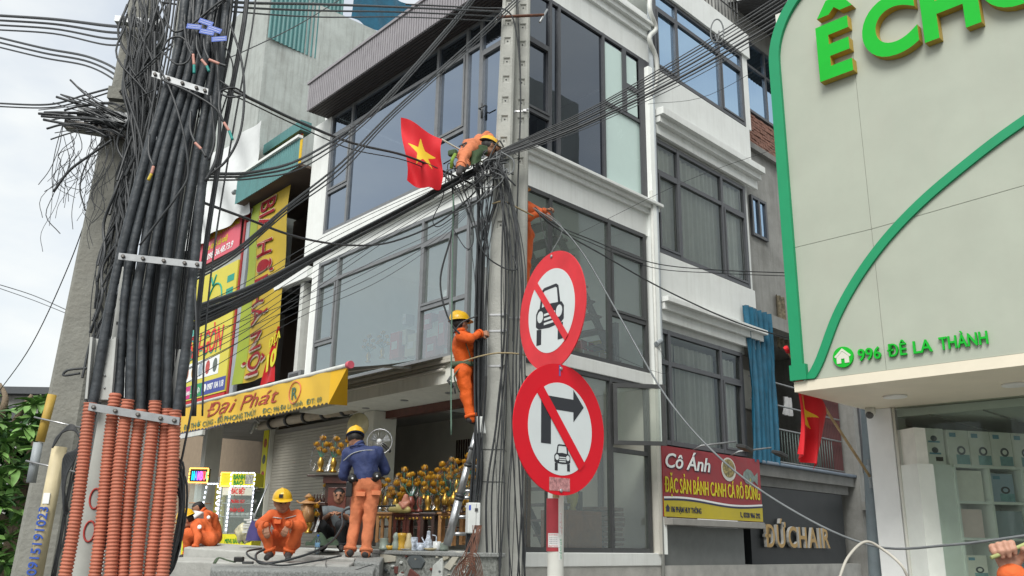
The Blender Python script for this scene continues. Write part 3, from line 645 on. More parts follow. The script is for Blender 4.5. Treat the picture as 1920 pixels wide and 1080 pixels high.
# glass front, room
b = MB(); b.fb(FS, .5, 6, 1.12, 1.2, -1.85, -1.8); b.build('window_sill', ALU, SH)
for i, (a, c) in enumerate(((.5, 2.6), (2.604, 5))): MB().fq(FS, a, c, 1.2, 3.2, -1.82).build('window_pane', GL_SHOP, SH, recalc=False)
b = MB(); b.fb(FS, .12, 6, 0, 1.12, -2.2, -1.79); b.build('plinth', CREAM, SH)
b = MB(); b.fb(FS, .12, 6, 1.12, 3.2, -6.1, -6.0); b.fb(FS, 5.9, 6, 1.12, 3.2, -6.0, -1.9); b.build('room_wall', mat('shop wall', (.78, .8, .74), .8, .05), SH)
b = MB(); b.fb(FS, .12, .2, 1.12, 3.2, -6.0, -2.2); b.build('lane_wall', mat('shop wall', (.5, .52, .48)), SH)
b = MB(); b.fb(FS, .2, 5.9, 3.1, 3.195, -6.0, -1.96); b.build('ceiling', mat('ceiling tile', (.78, .8, .76), .8, .04), SH)
for k in range(4):
    b = MB(); b.fb(FS, .2+k*.62, .215+k*.62, 3.085, 3.1, -5.9, -1.97); b.build('ceiling_joint', mat('ceiling bar', (.35, .36, .34)), SH)
b = MB(); b.fb(FS, .2, 5.9, 1.02, 1.118, -6, -2.2); b.build('floor', PAVE, SH)
# raised letters on the fascia
def big_letters(s_, x, z, h, k, gap, parent):
    for ch in s_:
        vs, fs = text_mesh(ch, h/.73, .038, 0, 1, .055)
        x0 = min(v[0] for v in vs); wd = max(v[0] for v in vs)-x0
        b = MB(); b.add([FS.P(x+(v[0]-x0)*k, z+v[1], .058+v[2]) for v in vs], fs); lo = b.build('letter', [LGRN, LGOLD], parent, recalc=False)
        for p in lo.data.polygons:
            if p.normal.dot(FS.N) < .5: p.material_index = 1
        x += wd*k+gap
LT = thing('shop_lettering', 'big raised green letters with ochre sides on the cream shop fascia', 'lettering', FS.P(.8, 6.8, .02))
big_letters('E', .80, 6.86, .70, .9, .06, LT); big_letters('CH', 1.35, 6.86, .72, .9, .055, LT); big_letters('C', 2.62, 6.9, .74, .9, .03, LT)
b = MB(); b.poly(FS, [(.83, 7.66), (.98, 7.66), (1.05, 7.73), (1.12, 7.66), (1.27, 7.66), (1.14, 7.86), (.96, 7.86)][::-1], .003, .113); lo = b.build('letter_accent', [LGRN, LGOLD], LT)
for p in lo.data.polygons:
    if p.normal.dot(FS.N) < .5: p.material_index = 1
AD = thing('address_lettering', 'small green address lettering with a house badge on the cream fascia', 'lettering', FS.P(1.2, 3.4, .02))
x = .9
for wd_, ww in (('996', .25), ('ĐÊ', .2), ('LA', .19), ('THÀNH', .46)):
    text(wd_, FS, x, 3.45, .012, .135, LGRN, AD, width=ww, bold=.012, extrude=.012); x += ww+.07
b = MB(); b.poly(FS, disc(FS, .73, 3.52, .115, .115, 0, 28), .003, .03); bd = b.build('badge', LGRN, AD)
b = MB(); b.poly(FS, [(.66, 3.45), (.71, 3.45), (.71, 3.50), (.75, 3.50), (.75, 3.45), (.80, 3.45), (.80, 3.52), (.73, 3.58), (.66, 3.52)], .031, .036); b.poly(FS, [(.635, 3.53), (.73, 3.615), (.825, 3.53), (.81, 3.515), (.73, 3.585), (.65, 3.515)], .031, .036); b.build('house_symbol', mat('badge cream', (.62, .62, .53), .5, 0), bd)
# little dome camera
SCm = thing('security_camera', 'small beige dome camera under the cream soffit by the white pillar', 'camera', FS.P(.25, 3.1, -1.65))
b = MB(); b.lathe([(.06, .09), (.065, .02), (.06, .0), (.0, -.01)], FS.P(.24, 3.11, -1.65), 14); b.build('housing', CREAM, SCm)
b = MB(); b.ball(FS.P(.24, 3.11, -1.62), .05, 12, 8); b.build('lens_ball', mat('camera ball', (.1, .1, .1), .3), SCm)
# shelf with boxed goods behind the glass: runs back into the room
Fw = Fr(FS.P(1.02, 0, -2.05), (-FS.N*.86 + FS.R*.51), V((0, 0, 1)))
SV = thing('display_shelf', 'white cube shelving full of boxed goods behind the shop glass', 'shelf', Fw.P(1.5, 1.12, -.2))
wsh = mat('shelf white', (.82, .85, .8), .5, .04)
for z in (1.14, 1.62, 2.04, 2.46):
    b = MB(); b.fb(Fw, 0, 3.4, z, z+.03, -.42, 0); b.build('shelf_board', wsh, SV)
for k in range(8):
    b = MB(); b.fb(Fw, k*.48-.015, k*.48+.015, 1.171, 2.46, -.415, -.004); b.build('upright', wsh, SV)
b = MB(); b.fb(Fw, 0, 3.4, 1.17, 2.46, -.45, -.43); b.build('back_board', wsh, SV)
b = MB(); b.fb(Fw, -.5, -.02, 1.12, 2.488, -.44, -.02); b.build('end_panel', wsh, SV)
bx_cols = [(.8, .78, .7), (.7, .76, .74), (.35, .45, .55), (.8, .62, .58), (.6, .72, .55), (.28, .34, .38)]
bnames = ['white boxed appliance with a grey oval print', 'pale boxed kettle', 'blue grey carton', 'pink edged carton', 'green labelled carton', 'dark carton']
def goods_box(F, x, z, w_, h_, dpt, col, label, group='boxed goods on the shop shelves', deco=0, d0=-.05):
    B = thing('goods_box', label, 'box', F.P(x+w_/2, z, d0-dpt/2), group)
    m_ = mat('carton %.2f %.2f %.2f' % col, col, .6, .06, 9)
    b = MB(); b.fb(F, x, x+w_, z, z+h_, d0-dpt, d0); b.build('carton', m_, B, bevel=.004)
    if deco:
        b = MB(); b.poly(F, disc(F, x+w_*.6, z+h_*.42, w_*.2, h_*.13, 0, 16), d0+.001, d0+.004); o = b.build('picture', mat('print grey', (.06, .07, .08), .5, 0), B)
        b = MB(); b.poly(F, disc(F, x+w_*.6, z+h_*.42, w_*.11, h_*.07, 0, 14), d0+.0045, d0+.006); b.build('picture_hole', m_, o)
        b = MB(); b.fb(F, x+w_*.12, x+w_*.42, z+h_*.8, z+h_*.92, d0+.001, d0+.003); b.build('logo_patch', mat('print blue', (.12, .3, .4), .5, 0), B)
        b = MB(); b.fb(F, x+w_*.35, x+w_*.97, z+h_*.03, z+h_*.3, d0+.0005, d0+.0015); b.build('colour_patch', mat('print teal', (.2, .38, .4), .5, .3, 9), B)
    return B
x = -.02
for k in range(4): goods_box(Fw, x, 2.492, .30, .42, .3, (.8, .8, .74), '%s of the white boxes with oval prints on top of the shop shelf' % ('first', 'second', 'third', 'fourth')[k], deco=1); x += .31
goods_box(Fw, x+.0, 2.492, .34, .4, .3, (.58, .52, .54), 'pink edged box after the oval print boxes on shop shelf', deco=0); x += .37
for k in range(4): goods_box(Fw, x+.05, 2.492, .22, .3+.06*(k % 2), .25, bx_cols[(k+2) % 6], ('dark tall carton', 'narrow dark carton', 'greenish carton', 'bluish carton')[k] + ' at the far end of the shelf top'); x += .27
b = MB(); b.fb(Fw, -.46, -.06, 2.492, 2.92, -.4, -.06); eb = b.build('goods_box', mat('carton 0.80 0.80 0.74', (.8, .8, .74)), None, label='large cream carton with two round pictures nearest the white pillar', cat='box', group='boxed goods on the shop shelves')
for zz in (2.8, 2.66):
    q = MB(); q.poly(Fw, disc(Fw, -.2, zz, .045, .035, 0, 14), -.059, -.056); o = q.build('picture', mat('print grey', (.06, .07, .08)), eb)
    q = MB(); q.fb(Fw, -.28, -.12, zz-.05, zz-.03, -.0595, -.0575); q.build('picture_band', mat('print blue', (.12, .3, .4)), eb)
q = MB(); q.fb(Fw, -.2, -.1, 2.53, 2.58, -.059, -.057); q.build('barcode', mat('print dark', (.05, .04, .03), .5, .5, 90), eb)
lvl = ('lowest', 'middle', 'upper')
for r_, z in enumerate((1.171, 1.651, 2.071)):
    for k in range(7):
        h_ = random.uniform(.26, .38); wd_ = random.uniform(.28, .4); ci = (r_*3+k*2) % 6
        goods_box(Fw, k*.48+.04, z, wd_, h_, .28, bx_cols[ci], '%s, bay %s, %s shelf row behind shop glass' % (bnames[ci], ('one', 'two', 'three', 'four', 'five', 'six', 'seven')[k], lvl[r_]), deco=(r_+k) % 3 == 0)
# ================================================================== low house next door, left of the corner house
NL = thing('narrow_house', 'narrow low house with a teal sheet parapet between white shophouse and grey block', 'building', FA.P(-8.5, 1.17, -2))
corr(FA, -10.08, -6.85, 9.6, 10.3, .45, .09, .018, TEAL, NL, 'parapet_sheet')
b = MB(); b.fb(FA, -10.12, -6.82, 10.305, 10.37, .4, .52); b.build('parapet_trim', WHITE, NL)
b = MB(); b.fb(FA, -10.05, -6.8, 9.62, 9.68, -2.5, .44); b.build('porch_roof', BROWNW, NL)
b = MB(); b.tube([FA.P(-10.08, 9.95, .47), FA.P(-10.2, 9.95, .47)], .06, 8); b.build('pipe_stub', GALV, NL)
b = MB(); b.fb(FA, -10.2, -6.8, 4.5, 9.62, -1.4, -1.25); b.build('recessed_wall', BROWNW, NL)
corr(FA, -10.0, -8.9, 7.6, 9.3, -.4, .1, .02, mat('grey sheet', (.17, .18, .18), .6), NL, 'side_sheet')
b = MB(); b.fb(FA, -9.95, -6.62, 7.02, 7.28, -.05, .12); b.build('balcony_edge', WHITE, NL)
b = MB(); b.fb(FA, -9.95, -6.62, 7.1, 7.2, -1.2, -.06); b.build('balcony_floor', PLASTER, NL)
for k in range(5):
    b = MB(); b.fb(FA, -9.8+k*.68, -9.68+k*.68, 6.95, 7.098, -1.2, -.06); b.build('joist', DARKFR, NL)
b = MB(); b.fb(FA, -9.95, -6.62, 4.5, 4.68, -.1, .1); b.build('lintel', PLASTER, NL)
b = MB(); b.fb(FA, -7.1, -6.95, 4.68, 7.0, -.2, .0); b.build('post', PVCW, NL)
b = MB(); b.fb(FA, -6.9, -6.6, 4.5, 9.3, -1.2, -.3); b.build('rough_wall', mat('rough cement', (.1, .085, .07), .95, .4, 7, bump=1.0, bscale=9), NL)
AC = thing('air_conditioner', 'small grey outdoor unit on the ledge beside the white pier', 'air conditioner', FA.P(-6.9, 4.68, -.05))
b = MB(); b.fb(FA, -7.3, -6.75, 4.685, 5.0, -.2, .02); b.build('case', GALV, AC, bevel=.01)
b = MB(); b.fb(FA, -7.22, -6.85, 4.74, 4.95, .021, .03); b.build('grille', DARKFR, AC)
# roller shutter and the dim opening under the awning
SHUT = mat('shutter slat', (.36, .34, .29), .6, .08, 5)
b = MB(); b.fb(FA, -9.4, -5.38, 1.37, 1.375+.07, -.82, -.79); s0 = None
for k in range(38):
    if s0 is None: s0 = MB().fb(FA, -9.3, -5.4, 1.37, 1.432, -.82, -.795).build('shutter_slat', SHUT, NL, bevel=.006)
    else: dup(s0, (0, 0, .0665*k), NL)
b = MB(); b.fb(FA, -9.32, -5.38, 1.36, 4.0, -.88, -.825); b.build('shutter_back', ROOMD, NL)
b = MB(); b.fb(FA, -9.62, -9.32, 1.36, 4.2, -.9, -.7); b.build('door_post', CREAM, NL)
b = MB(); b.tube([FA.P(-9.6, 4.1, -.55), FA.P(-5.4, 4.1, -.55)], .1, 10); b.build('shutter_drum', mat('drum beige', (.42, .36, .28), .6), NL)
for k in range(5):
    b = MB(); b.tube([FA.P(-9.0+k*.8, 4.1, -.55), FA.P(-8.92+k*.8, 4.1, -.55)], .135, 12); b.build('drum_ring', DARKFR, NL)
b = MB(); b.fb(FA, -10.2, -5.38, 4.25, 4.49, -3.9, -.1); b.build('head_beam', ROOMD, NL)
for k in range(3):
    b = MB(); b.tube([FA.P(-9.55+.05*k, 4.0+.06*k, -.4+.1*a/8) + V((0, 0, .09*sin(a*pi/4))) + FA.R*.09*cos(a*pi/4) for a in range(9)], .025, 6); b.build('coiled_wire', PVCW, NL)
# ================================================================== grey block with the eatery signs
NG = thing('grey_block', 'tall weathered grey block with a blank stained side wall behind the signs', 'building', FA.P(-12.5, 1.17, -3))
Fg = Fr(FA.P(-10.3, 0, 0), FB.R)
GZ = 16.4
b = MB(); vsg = [FA.P(-10.3, 0, 0), FA.P(-15.6, 0, 0), FA.P(-15.6, 0, -9), FA.P(-10.3, 0, -9)]
slab(b, vsg, 7.4, GZ); b.build('block_body', GREYWALL, NG)
b = MB(); b.fb(Fg, -.05, 9, GZ+.002, GZ+.1, -.5, .04); b.build('coping', GREYWALL, NG)
corr(Fg, .0, 2.3, GZ-1.75, GZ+1.6, .08, .13, .03, TEAL, NG, 'roof_sheet')
b = MB(); b.grid(lambda u, v: Fg.P(2.6+3.4*u, GZ+.1+1.5*v, .1+.06*sin(u*25+v*4)), 40, 6); b.build('tarpaulin', BLUET, NG, recalc=False)
b = MB(); b.fb(FA, -14.6, -9.7, 4.3, 4.5, -3, .05); b.build('floor_slab', PLASTER, NG)
b = MB(); b.fb(FA, -24, -9.7, 1.37, 7.4, -3.2, -3.0); b.build('back_wall', mat('tan wall', (.26, .2, .14), .85, .1), NG)
b = MB(); b.fb(FA, -9.66, -9.56, 1.36, 4.3, -3, -.9); b.build('inner_wall', mat('tan wall', (.26, .2, .14)), NG)
b = MB(); b.fb(FA, -12.0, -11.75, 1.36, 4.3, -.6, -.2); b.build('column', CREAM, NG)
b = MB(); b.fb(FA, -14.6, -10.25, 4.5, 7.4, -3, -.02); b.build('sign_storey_wall', PLASTER, NG)
b = MB(); b.fb(FA, -14.6, -12.1, 1.4, 3.1, -1.3, -1.2); b.build('inner_partition', PVCW, NG)
# signs on its face
def board(name, label, F, x0, x1, z0, z1, d, m_, cat='sign', th=.05):
    T = thing(name, label, cat, F.P((x0+x1)/2, z0, d))
    MB().fb(F, x0, x1, z0, z1, d, d+th).build('panel', m_, T); return T, d+th+.002
PK = mat('pink red vinyl', '#cc5a68', .5, .06, 3); YL = mat('lemon vinyl', '#cabf45', .5, .05, 2); PWT = PW; PR = mat('print red', '#d92a2a', .5, 0); PT = mat('print teal green', '#1f8f7c', .5, 0)
T, d_ = board('eatery_sign', 'lemon yellow eatery sign with red lettering and food pictures beside the conduits', FA, -13.4, -10.2, 4.92, 8.25, .1, YL)
text('SÀI-GÒN', FA, -12.72, 6.02, d_, .62, PT, T, width=2.1, bold=.022, shear=.15, slope=0)
text('SÀI-GÒN', FA, -12.68, 6.05, d_+.005, .62, PR, T, width=2.05, bold=.014, shear=.15)
text('BÁNH MÌ', FA, -13.35, 6.5, d_, .4, mat('print cyan', '#4fb5b5', .5, 0), T, width=.85, bold=.012)
b = MB(); b.fb(FA, -12.9, -10.7, 5.42, 5.9, d_, d_+.004); b.build('picture_strip', PW, T)
for k in range(5):
    q = MB(); q.poly(FA, disc(FA, -12.68+k*.44, 5.66, .13, .18, 0, 14), d_+.005, d_+.008); q.build('food_picture', mat('food print %d' % k, [(.4, .12, .05), (.45, .25, .05), (.3, .35, .4), (.45, .06, .05), (.1, .12, .1)][k], .5, .5, 18), T)
b = MB(); b.fb(FA, -13.39, -10.21, 4.96, 5.3, d_, d_+.004); b.build('navy_strip', mat('print indigo', '#3b468f', .5, 0), T)
b = MB(); b.fb(FA, -13.38, -12.3, 4.97, 5.29, d_+.0045, d_+.006); b.build('magenta_patch', mat('print magenta', '#c02878', .5, 0), T)
b = MB(); b.fb(FA, -12.3, -11.6, 4.97, 5.29, d_+.0045, d_+.006); b.build('green_patch', mat('print green', '#1d8a50', .5, 0), T)
text('ĐÊ LA THÀNH - HÀ NỘI', FA, -13.2, 5.06, d_+.008, .11, PW, T, width=1.5, bold=.02)
text('0987 104 118', FA, -11.25, 5.06, d_+.006, .16, PW, T, width=.95, bold=.02)
b = MB(); b.poly(FA, disc(FA, -11.4, 5.14, .09, .1, 0, 16), d_+.005, d_+.007); b.build('phone_badge', PW, T)
# emblem drawing: a sprig and pot in outline
em = MB()
for path in ([(-12.2, 7.0), (-12.05, 7.35), (-11.9, 7.0)], [(-11.8, 7.0), (-11.8, 7.5), (-11.5, 7.85), (-11.1, 7.75), (-10.95, 7.3), (-11.05, 6.9)], [(-11.6, 7.85), (-11.75, 8.1)], [(-11.6, 7.85), (-11.45, 8.12)], [(-11.5, 7.0), (-11.35, 7.3), (-11.2, 7.0)]):
    em.tube(spline([FA.P(x, z, d_+.004) for x, z in path], 5), .028, 5)
em.build('emblem', PT, T)
q = MB(); q.poly(FA, disc(FA, -12.95, 7.3, .3, .38, 0, 20), d_, d_+.003); o = q.build('round_badge', mat('print orange', '#e39b3a', .5, 0), T); q = MB(); q.poly(FA, disc(FA, -12.95, 7.3, .24, .31, 0, 20), d_+.0035, d_+.005); q.build('badge_face', YL, o)
for z, c_ in ((7.75, PT), (7.4, PT), (7.05, PT)):
    b = MB(); b.fb(FA, -10.75, -10.35, z, z+.18, d_, d_+.003); b.build('small_tag', c_, T)
T, d_ = board('letting_banner', 'pink red letting banner with yellow lettering under the white sheet', FA, -13.5, -10.35, 8.62, 9.68, .1, PK, 'banner', .02)
text('CHO THUÊ VĂN PHÒNG', FA, -13.1, 9.3, d_, .22, PY, T, width=2.65, bold=.02)
text('(Cho thuê cả toà)', FA, -12.6, 9.0, d_, .18, PY, T, width=1.5, bold=.012, shear=.2)
text('098. 36.48.73.9', FA, -12.3, 8.72, d_, .18, PW, T, width=1.6, bold=.018, shear=.2)
T, d_ = board('red_strip_sign', 'narrow red sign strip directly below the lemon eatery sign', FA, -13.4, -10.2, 4.5, 4.9, .1, RED)
text('Lẩu nướng', FA, -12.2, 4.62, d_, .14, PW, T, width=1.0, bold=.01, shear=.2)
b = MB(); b.fb(FA, -10.18, -10.08, 4.4, 10.1, .0, .12); b.build('sign_post', mat('red post', (.3, .02, .02), .5), NG)
b = MB(); b.fb(FA, -10.06, -9.86, 4.4, 9.2, .0, .1); b.build('side_post', PVCG, NG)
# white cloth sheet draped above
cs_ = [FA.px(*q, .25) for q in ((340, 478), (466, 397), (492, 226), (340, 330))]
def sheet(u, v):
    x = (cs_[0][0]*(1-u)+cs_[1][0]*u)*(1-v)+(cs_[3][0]*(1-u)+cs_[2][0]*u)*v; z = (cs_[0][1]*(1-u)+cs_[1][1]*u)*(1-v)+(cs_[3][1]*(1-u)+cs_[2][1]*u)*v
    return FA.P(x, z, .25+.07*sin(u*26+v*8+2*sin(u*5))*(1-.4*v)+.04*sin(v*9+u*13))
b = MB(); b.grid(sheet, 90, 30)
SM_ = mat('white cotton', (.6, .6, .6), .9)
b.build('dust_sheet', mat('grubby white sheet', (.6, .62, .62), .9, .06, 3, bump=.2, bscale=5), None, recalc=False, label='big white sheet draped in folds over the grey block above the pink banner', cat='sheet')
T, d_ = board('yellow_side_banner', 'yellow banner with green letters and a red edge above the teal parapet', FA, -10.15, -8.3, 9.9, 11.2, -.35, YEL, 'banner', .02)
b = MB(); b.fb(FA, -10.17, -10.02, 9.9, 11.22, d_-.01, d_+.004); b.build('red_edge', RED, T); b = MB(); b.fb(FA, -10.0, -8.3, 11.14, 11.22, d_, d_+.004); b.build('red_edge', RED, T)
text('HABECO', FA, -9.75, 11.0, d_, .42, mat('print deep green', '#1a7a3a', .5, 0), T, width=1.9, bold=.03, vert=True)
b = MB(); b.fb(FA, -10.2, -8.2, 11.23, 11.5, -.5, -.2); b.build('header_beam', TEAL, T)
# tall vertical beer banner, hanging in soft folds
VB = thing('vertical_banner', 'tall yellow vertical banner with red sideways lettering beside the white pier', 'banner', FA.P(-8.9, 5, .1))
def vbw(x, z, e=0): return FA.P(x, z, .12+e+.05*sin((x+9)*4+z*.9)*min(1, (9.6-z)/2.5)+.02*sin(z*3))
b = MB(); b.grid(lambda u, v: vbw(-9.75+1.95*u - .25*(1-v)*0, 5.0+4.55*v), 40, 60); b.build('cloth', mat('banner yellow', '#ad9428', .6, .1, 2), VB, recalc=False)
b = MB(); b.grid(lambda u, v: vbw(-9.75+.45*u, 5.0+4.55*v, .006), 10, 60); b.build('green_margin', mat('banner lime', '#8c9a30', .6, .1, 2), VB, recalc=False)
vs_ = 'BIA HƠI HÀ NỘI'
text(vs_, FA, -9.2, 9.5, 0, .8, mat('print cream', (.7, .62, .5), .5, 0), VB, width=4.42, bold=.03, vert=True, warp=lambda x, z, e: vbw(x, z, .03))
text(vs_, FA, -9.18, 9.47, 0, .78, mat('print crimson', '#b3202e', .5, 0), VB, width=4.34, bold=.012, vert=True, warp=lambda x, z, e: vbw(x, z, .036))
PB = thing('pennant', 'small red pennant with yellow lettering hanging by the vertical banner', 'pennant', FA.P(-7.6, 4.7, .3))
(p1, p2, p3, p4) = [FA.px(*q, .4) for q in ((523, 612), (490, 700), (492, 722), (524, 712))]
def pn(u, v): 
    a = V((p1[0]+(p2[0]-p1[0])*v*(1-u), 0, 0)); x = p1[0] + (p2[0]-p1[0])*(1-u)*v; z = p1[1] + ((p2[1] if u < .5 else p4[1])-p1[1])*v
    z = p1[1] + ((p3[1])*(1-u)+p4[1]*u - p1[1])*v; return FA.P(x, z, .4+.03*sin(u*7+v*3))
b = MB(); b.grid(pn, 10, 16); b.build('cloth', RED, PB, recalc=False)
text('ĐỊA', FA, p2[0]+.32, (p1[1]+p3[1])/2+.15, .44, .2, PY, PB, bold=.02, slope=.35); text('10', FA, p2[0]+.3, (p1[1]+p3[1])/2-.35, .44, .36, PY, PB, bold=.04, slope=.35)
# ================================================================== yellow roll-out awning of the altar shop
AW = thing('yellow_awning', 'yellow roll-out shop awning with red script lettering and scalloped hem', 'awning', FA.P(-4.6, 3.5, 1))
AD0, AD1, AX0, AX1 = .16, 2.0, -7.85, -1.5
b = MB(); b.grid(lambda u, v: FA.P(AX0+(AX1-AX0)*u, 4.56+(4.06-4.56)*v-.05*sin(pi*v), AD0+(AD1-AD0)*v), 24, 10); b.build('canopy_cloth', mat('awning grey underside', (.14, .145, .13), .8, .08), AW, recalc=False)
def vw(x, z, e=0): return FA.P(x, z, 2.02+e+.022*sin(x*4.2+1)*min(1, (4.08-z)*3)+.012*sin(x*9+z*4))
nS = 46; b = MB()
def hem(x): return 3.54+.035*abs(sin((x-AX0)*pi/ (5.85/nS)))
X1 = -2.0
b.grid(lambda u, v: vw(AX0+(X1-AX0)*u, hem(AX0+(X1-AX0)*u)*(1-v)+4.06*v), nS*6, 8); b.build('valance', mat('awning yellow', '#cfa93a', .6, .05, 2), AW, recalc=False)
b = MB(); b.add([vw(X1, hem(X1)), vw(X1, 4.06), FA.P(-1.5, 4.08, 2.0), FA.P(-1.95, 3.55, 1.7)], [(0, 3, 2), (0, 2, 1)]); b.build('valance_fold', mat('awning bright yellow', '#d9aa1c', .6, .04), AW, recalc=False)
b = MB(); b.tube([FA.P(AX0, 4.09, 2.0), FA.P(-1.5, 4.09, 2.0)], .035, 10); b.build('front_bar', PVCW, AW)
b = MB(); b.tube([FA.P(-1.5, 4.09, 2.0), FA.P(-1.42, 4.09, 2.0)], .06, 14); b.build('end_cap', mat('pink plastic', (.55, .1, .14), .5), AW)
for x in (-7.2, -2.4):
    b = MB(); b.tube([FA.P(x, 4.42, .2), FA.P(x+.5, 4.25, 1.1), FA.P(x, 4.06, 1.98)], .022, 6); b.build('folding_arm', PVCW, AW)
RD2 = mat('print faded red', '#d06a58', .6, 0); GR2 = mat('print slate green', '#6f937c', .6, 0)
wz = lambda x, z, e: vw(x, z, .012)
text('Đại Phát', FA, -6.6, 3.76, 0, .26, RD2, AW, width=2.95, bold=.004, shear=.35, warp=wz)
text('ĐỒ THỜ CÚNG - ĐỒ PHONG THỦY', FA, -7.6, 3.6, 0, .1, GR2, AW, width=3.2, bold=.015, warp=wz)
text('ĐC: 996 Đê La Thành  ĐT: 09', FA, -4.15, 3.6, 0, .085, GR2, AW, width=1.95, bold=.012, warp=wz)
text('R', FA, -3.2, 3.74, 0, .2, GR2, AW, width=.26, bold=.02, warp=wz)
b = MB(); b.tube([vw(-3.07+.23*cos(a*pi/14), 3.84+.18*sin(a*pi/14), .014) for a in range(29)], .008, 5, cap=False); b.build('ring_mark', RD2, AW)
A2 = thing('neighbour_awning', 'dark navy awning with pale edge over the food carts', 'awning', FA.P(-11, 3.6, .8))
b = MB(); b.grid(lambda u, v: FA.P(-13.6+5.0*u, 4.25-.5*v, -.1+1.3*v), 20, 6); b.build('canopy_cloth', mat('navy awning', (.02, .025, .05), .8), A2, recalc=False)
b = MB(); b.fb(FA, -13.6, -8.6, 3.66, 3.76, 1.18, 1.24); b.build('front_bar', PVCW, A2)
# ================================================================== raised kerb slabs and the rubble-faced wall
def block(name, label, cat, px0, px1, pyt, Y0, w_back, h, m_, az=135.5, bevel=.02):
    P0 = at(px0, pyt, Y0); F = frz((P0.x, P0.y, 0), az)
    xe, _ = F.px(px1, pyt+ (px1-px0)*0, 0); z = P0.z
    b = MB(); b.fb(F, 0, xe, z-h, z, -w_back, 0); return b.build(name, m_, None, bevel=bevel, label=label, cat=cat), F, xe, z
GRANT = mat('speckled granite', (.27, .28, .27), .85, .45, 45, bump=.2, bscale=80, stain=.3, stain_col=(.38, .38, .35))
def slab4(name, label, cat, FL_, FR_2, BR_, BL_, m_, h=.9):
    q = [at(*p) for p in (FL_, FR_2, BR_, BL_)]; b = MB(); b.hexa([V((p.x, p.y, max(.01, p.z-h))) for p in q]+q); return b.build(name, m_, None, bevel=.02, label=label, cat=cat)
slab4('concrete_slab', 'long pale concrete slab the seated worker sits on', 'slab', (345, 1026, 14.2), (664, 1047, 11.75), (712, 1037, 12.9), (385, 1017, 15.6), SLABC)
slab4('concrete_step', 'lower concrete step in front at the left beside conduits', 'step', (280, 1050, 12.0), (655, 1060, 10.95), (664, 1054, 11.7), (345, 1044, 14.1), SLABC, .6)
slab4('granite_block', 'grey speckled granite kerb block in the foreground below the seated worker', 'block', (396, 1068, 10.6), (700, 1072, 10.4), (705, 1062, 11.1), (396, 1058, 11.6), GRANT, .6)
slab4('granite_post', 'short granite block at the standing worker feet', 'block', (664, 1052, 11.4), (712, 1056, 11.2), (720, 1044, 12.0), (668, 1044, 11.9), GRANT, .5)
# rubble wall: mortar body with flat stones set proud
RW = thing('rubble_wall', 'low rubble wall with coloured stone slabs below the altar goods', 'wall', at(800, 1075, 11.4))
P0 = at(702, 1031, 12.2); Fw2 = frz((P0.x, P0.y, 0), 138.5); xe = Fw2.px(893, 1040)[0]; zt = P0.z
b = MB(); b.fb(Fw2, 0, xe, .3, zt-.05, -.4, 0); b.build('mortar', mat('rubble mortar', (.25, .26, .24), .95, .5, 26, bump=.6, bscale=30), RW)
b = MB(); b.fb(Fw2, -.03, xe+.03, zt-.05, zt, -.43, .03); b.build('coping', GRANT, RW, bevel=.01)
b = MB(); b.fb(Fw2, -.02, .14, .3, zt-.052, -.02, .025); b.build('corner_pier', GRANT, RW)
stc = {'cream stone': (.5, .48, .4), 'slate stone': (.1, .115, .12), 'red stone': (.16, .06, .05), 'pale stone': (.55, .57, .54), 'buff stone': (.45, .42, .33)}
def stone(pts, nm):
    q = [Fw2.px(*p) for p in pts]; b = MB(); b.poly(Fw2, q, -.02, .022); b.build('stone', mat(nm, stc[nm], .85, .12, 9), RW, bevel=.006)
stone([(714, 1036), (744, 1043), (743, 1053), (716, 1056)], 'cream stone')
stone([(772, 1036), (792, 1042), (798, 1054), (792, 1066), (775, 1066), (766, 1054)], 'slate stone')
stone([(771, 1066), (788, 1080), (762, 1090)], 'red stone'); stone([(829, 1047), (832, 1046), (830, 1090), (810, 1090), (814, 1060)], 'pale stone')
stone([(832, 1037), (846, 1040), (842, 1048), (833, 1052)], 'buff stone'); stone([(858, 1034), (868, 1036), (846, 1070), (834, 1064)], 'cream stone'); stone([(741, 1062), (747, 1062), (746, 1076), (741, 1075)], 'red stone')
stone([(752, 1052), (757, 1054), (755, 1058), (750, 1056)], 'pale stone'); stone([(750, 1074), (758, 1076), (757, 1090), (751, 1090)], 'pale stone'); stone([(872, 1040), (886, 1038), (880, 1062), (868, 1056)], 'buff stone')
for k in range(26):
    px, py = random.uniform(716, 885), random.uniform(1038, 1085); r_ = random.uniform(1.5, 4)
    stone([(px+r_*cos(a)*random.uniform(.7, 1.2), py-r_*sin(a)*random.uniform(.7, 1.2)) for a in [i*pi/3 for i in range(6)]], random.choice(list(stc)))
# distances along the street axis are given in survey steps; the twin poles stand about 11.2 m off
at_true = at
def at(px, py, Y): return at_true(px, py, float(np.interp(Y, [0, 7.5, 9.5, 10.3, 12.5, 30], [0, 7.5, 10.7, 11.5, 13.0, 30.5])))
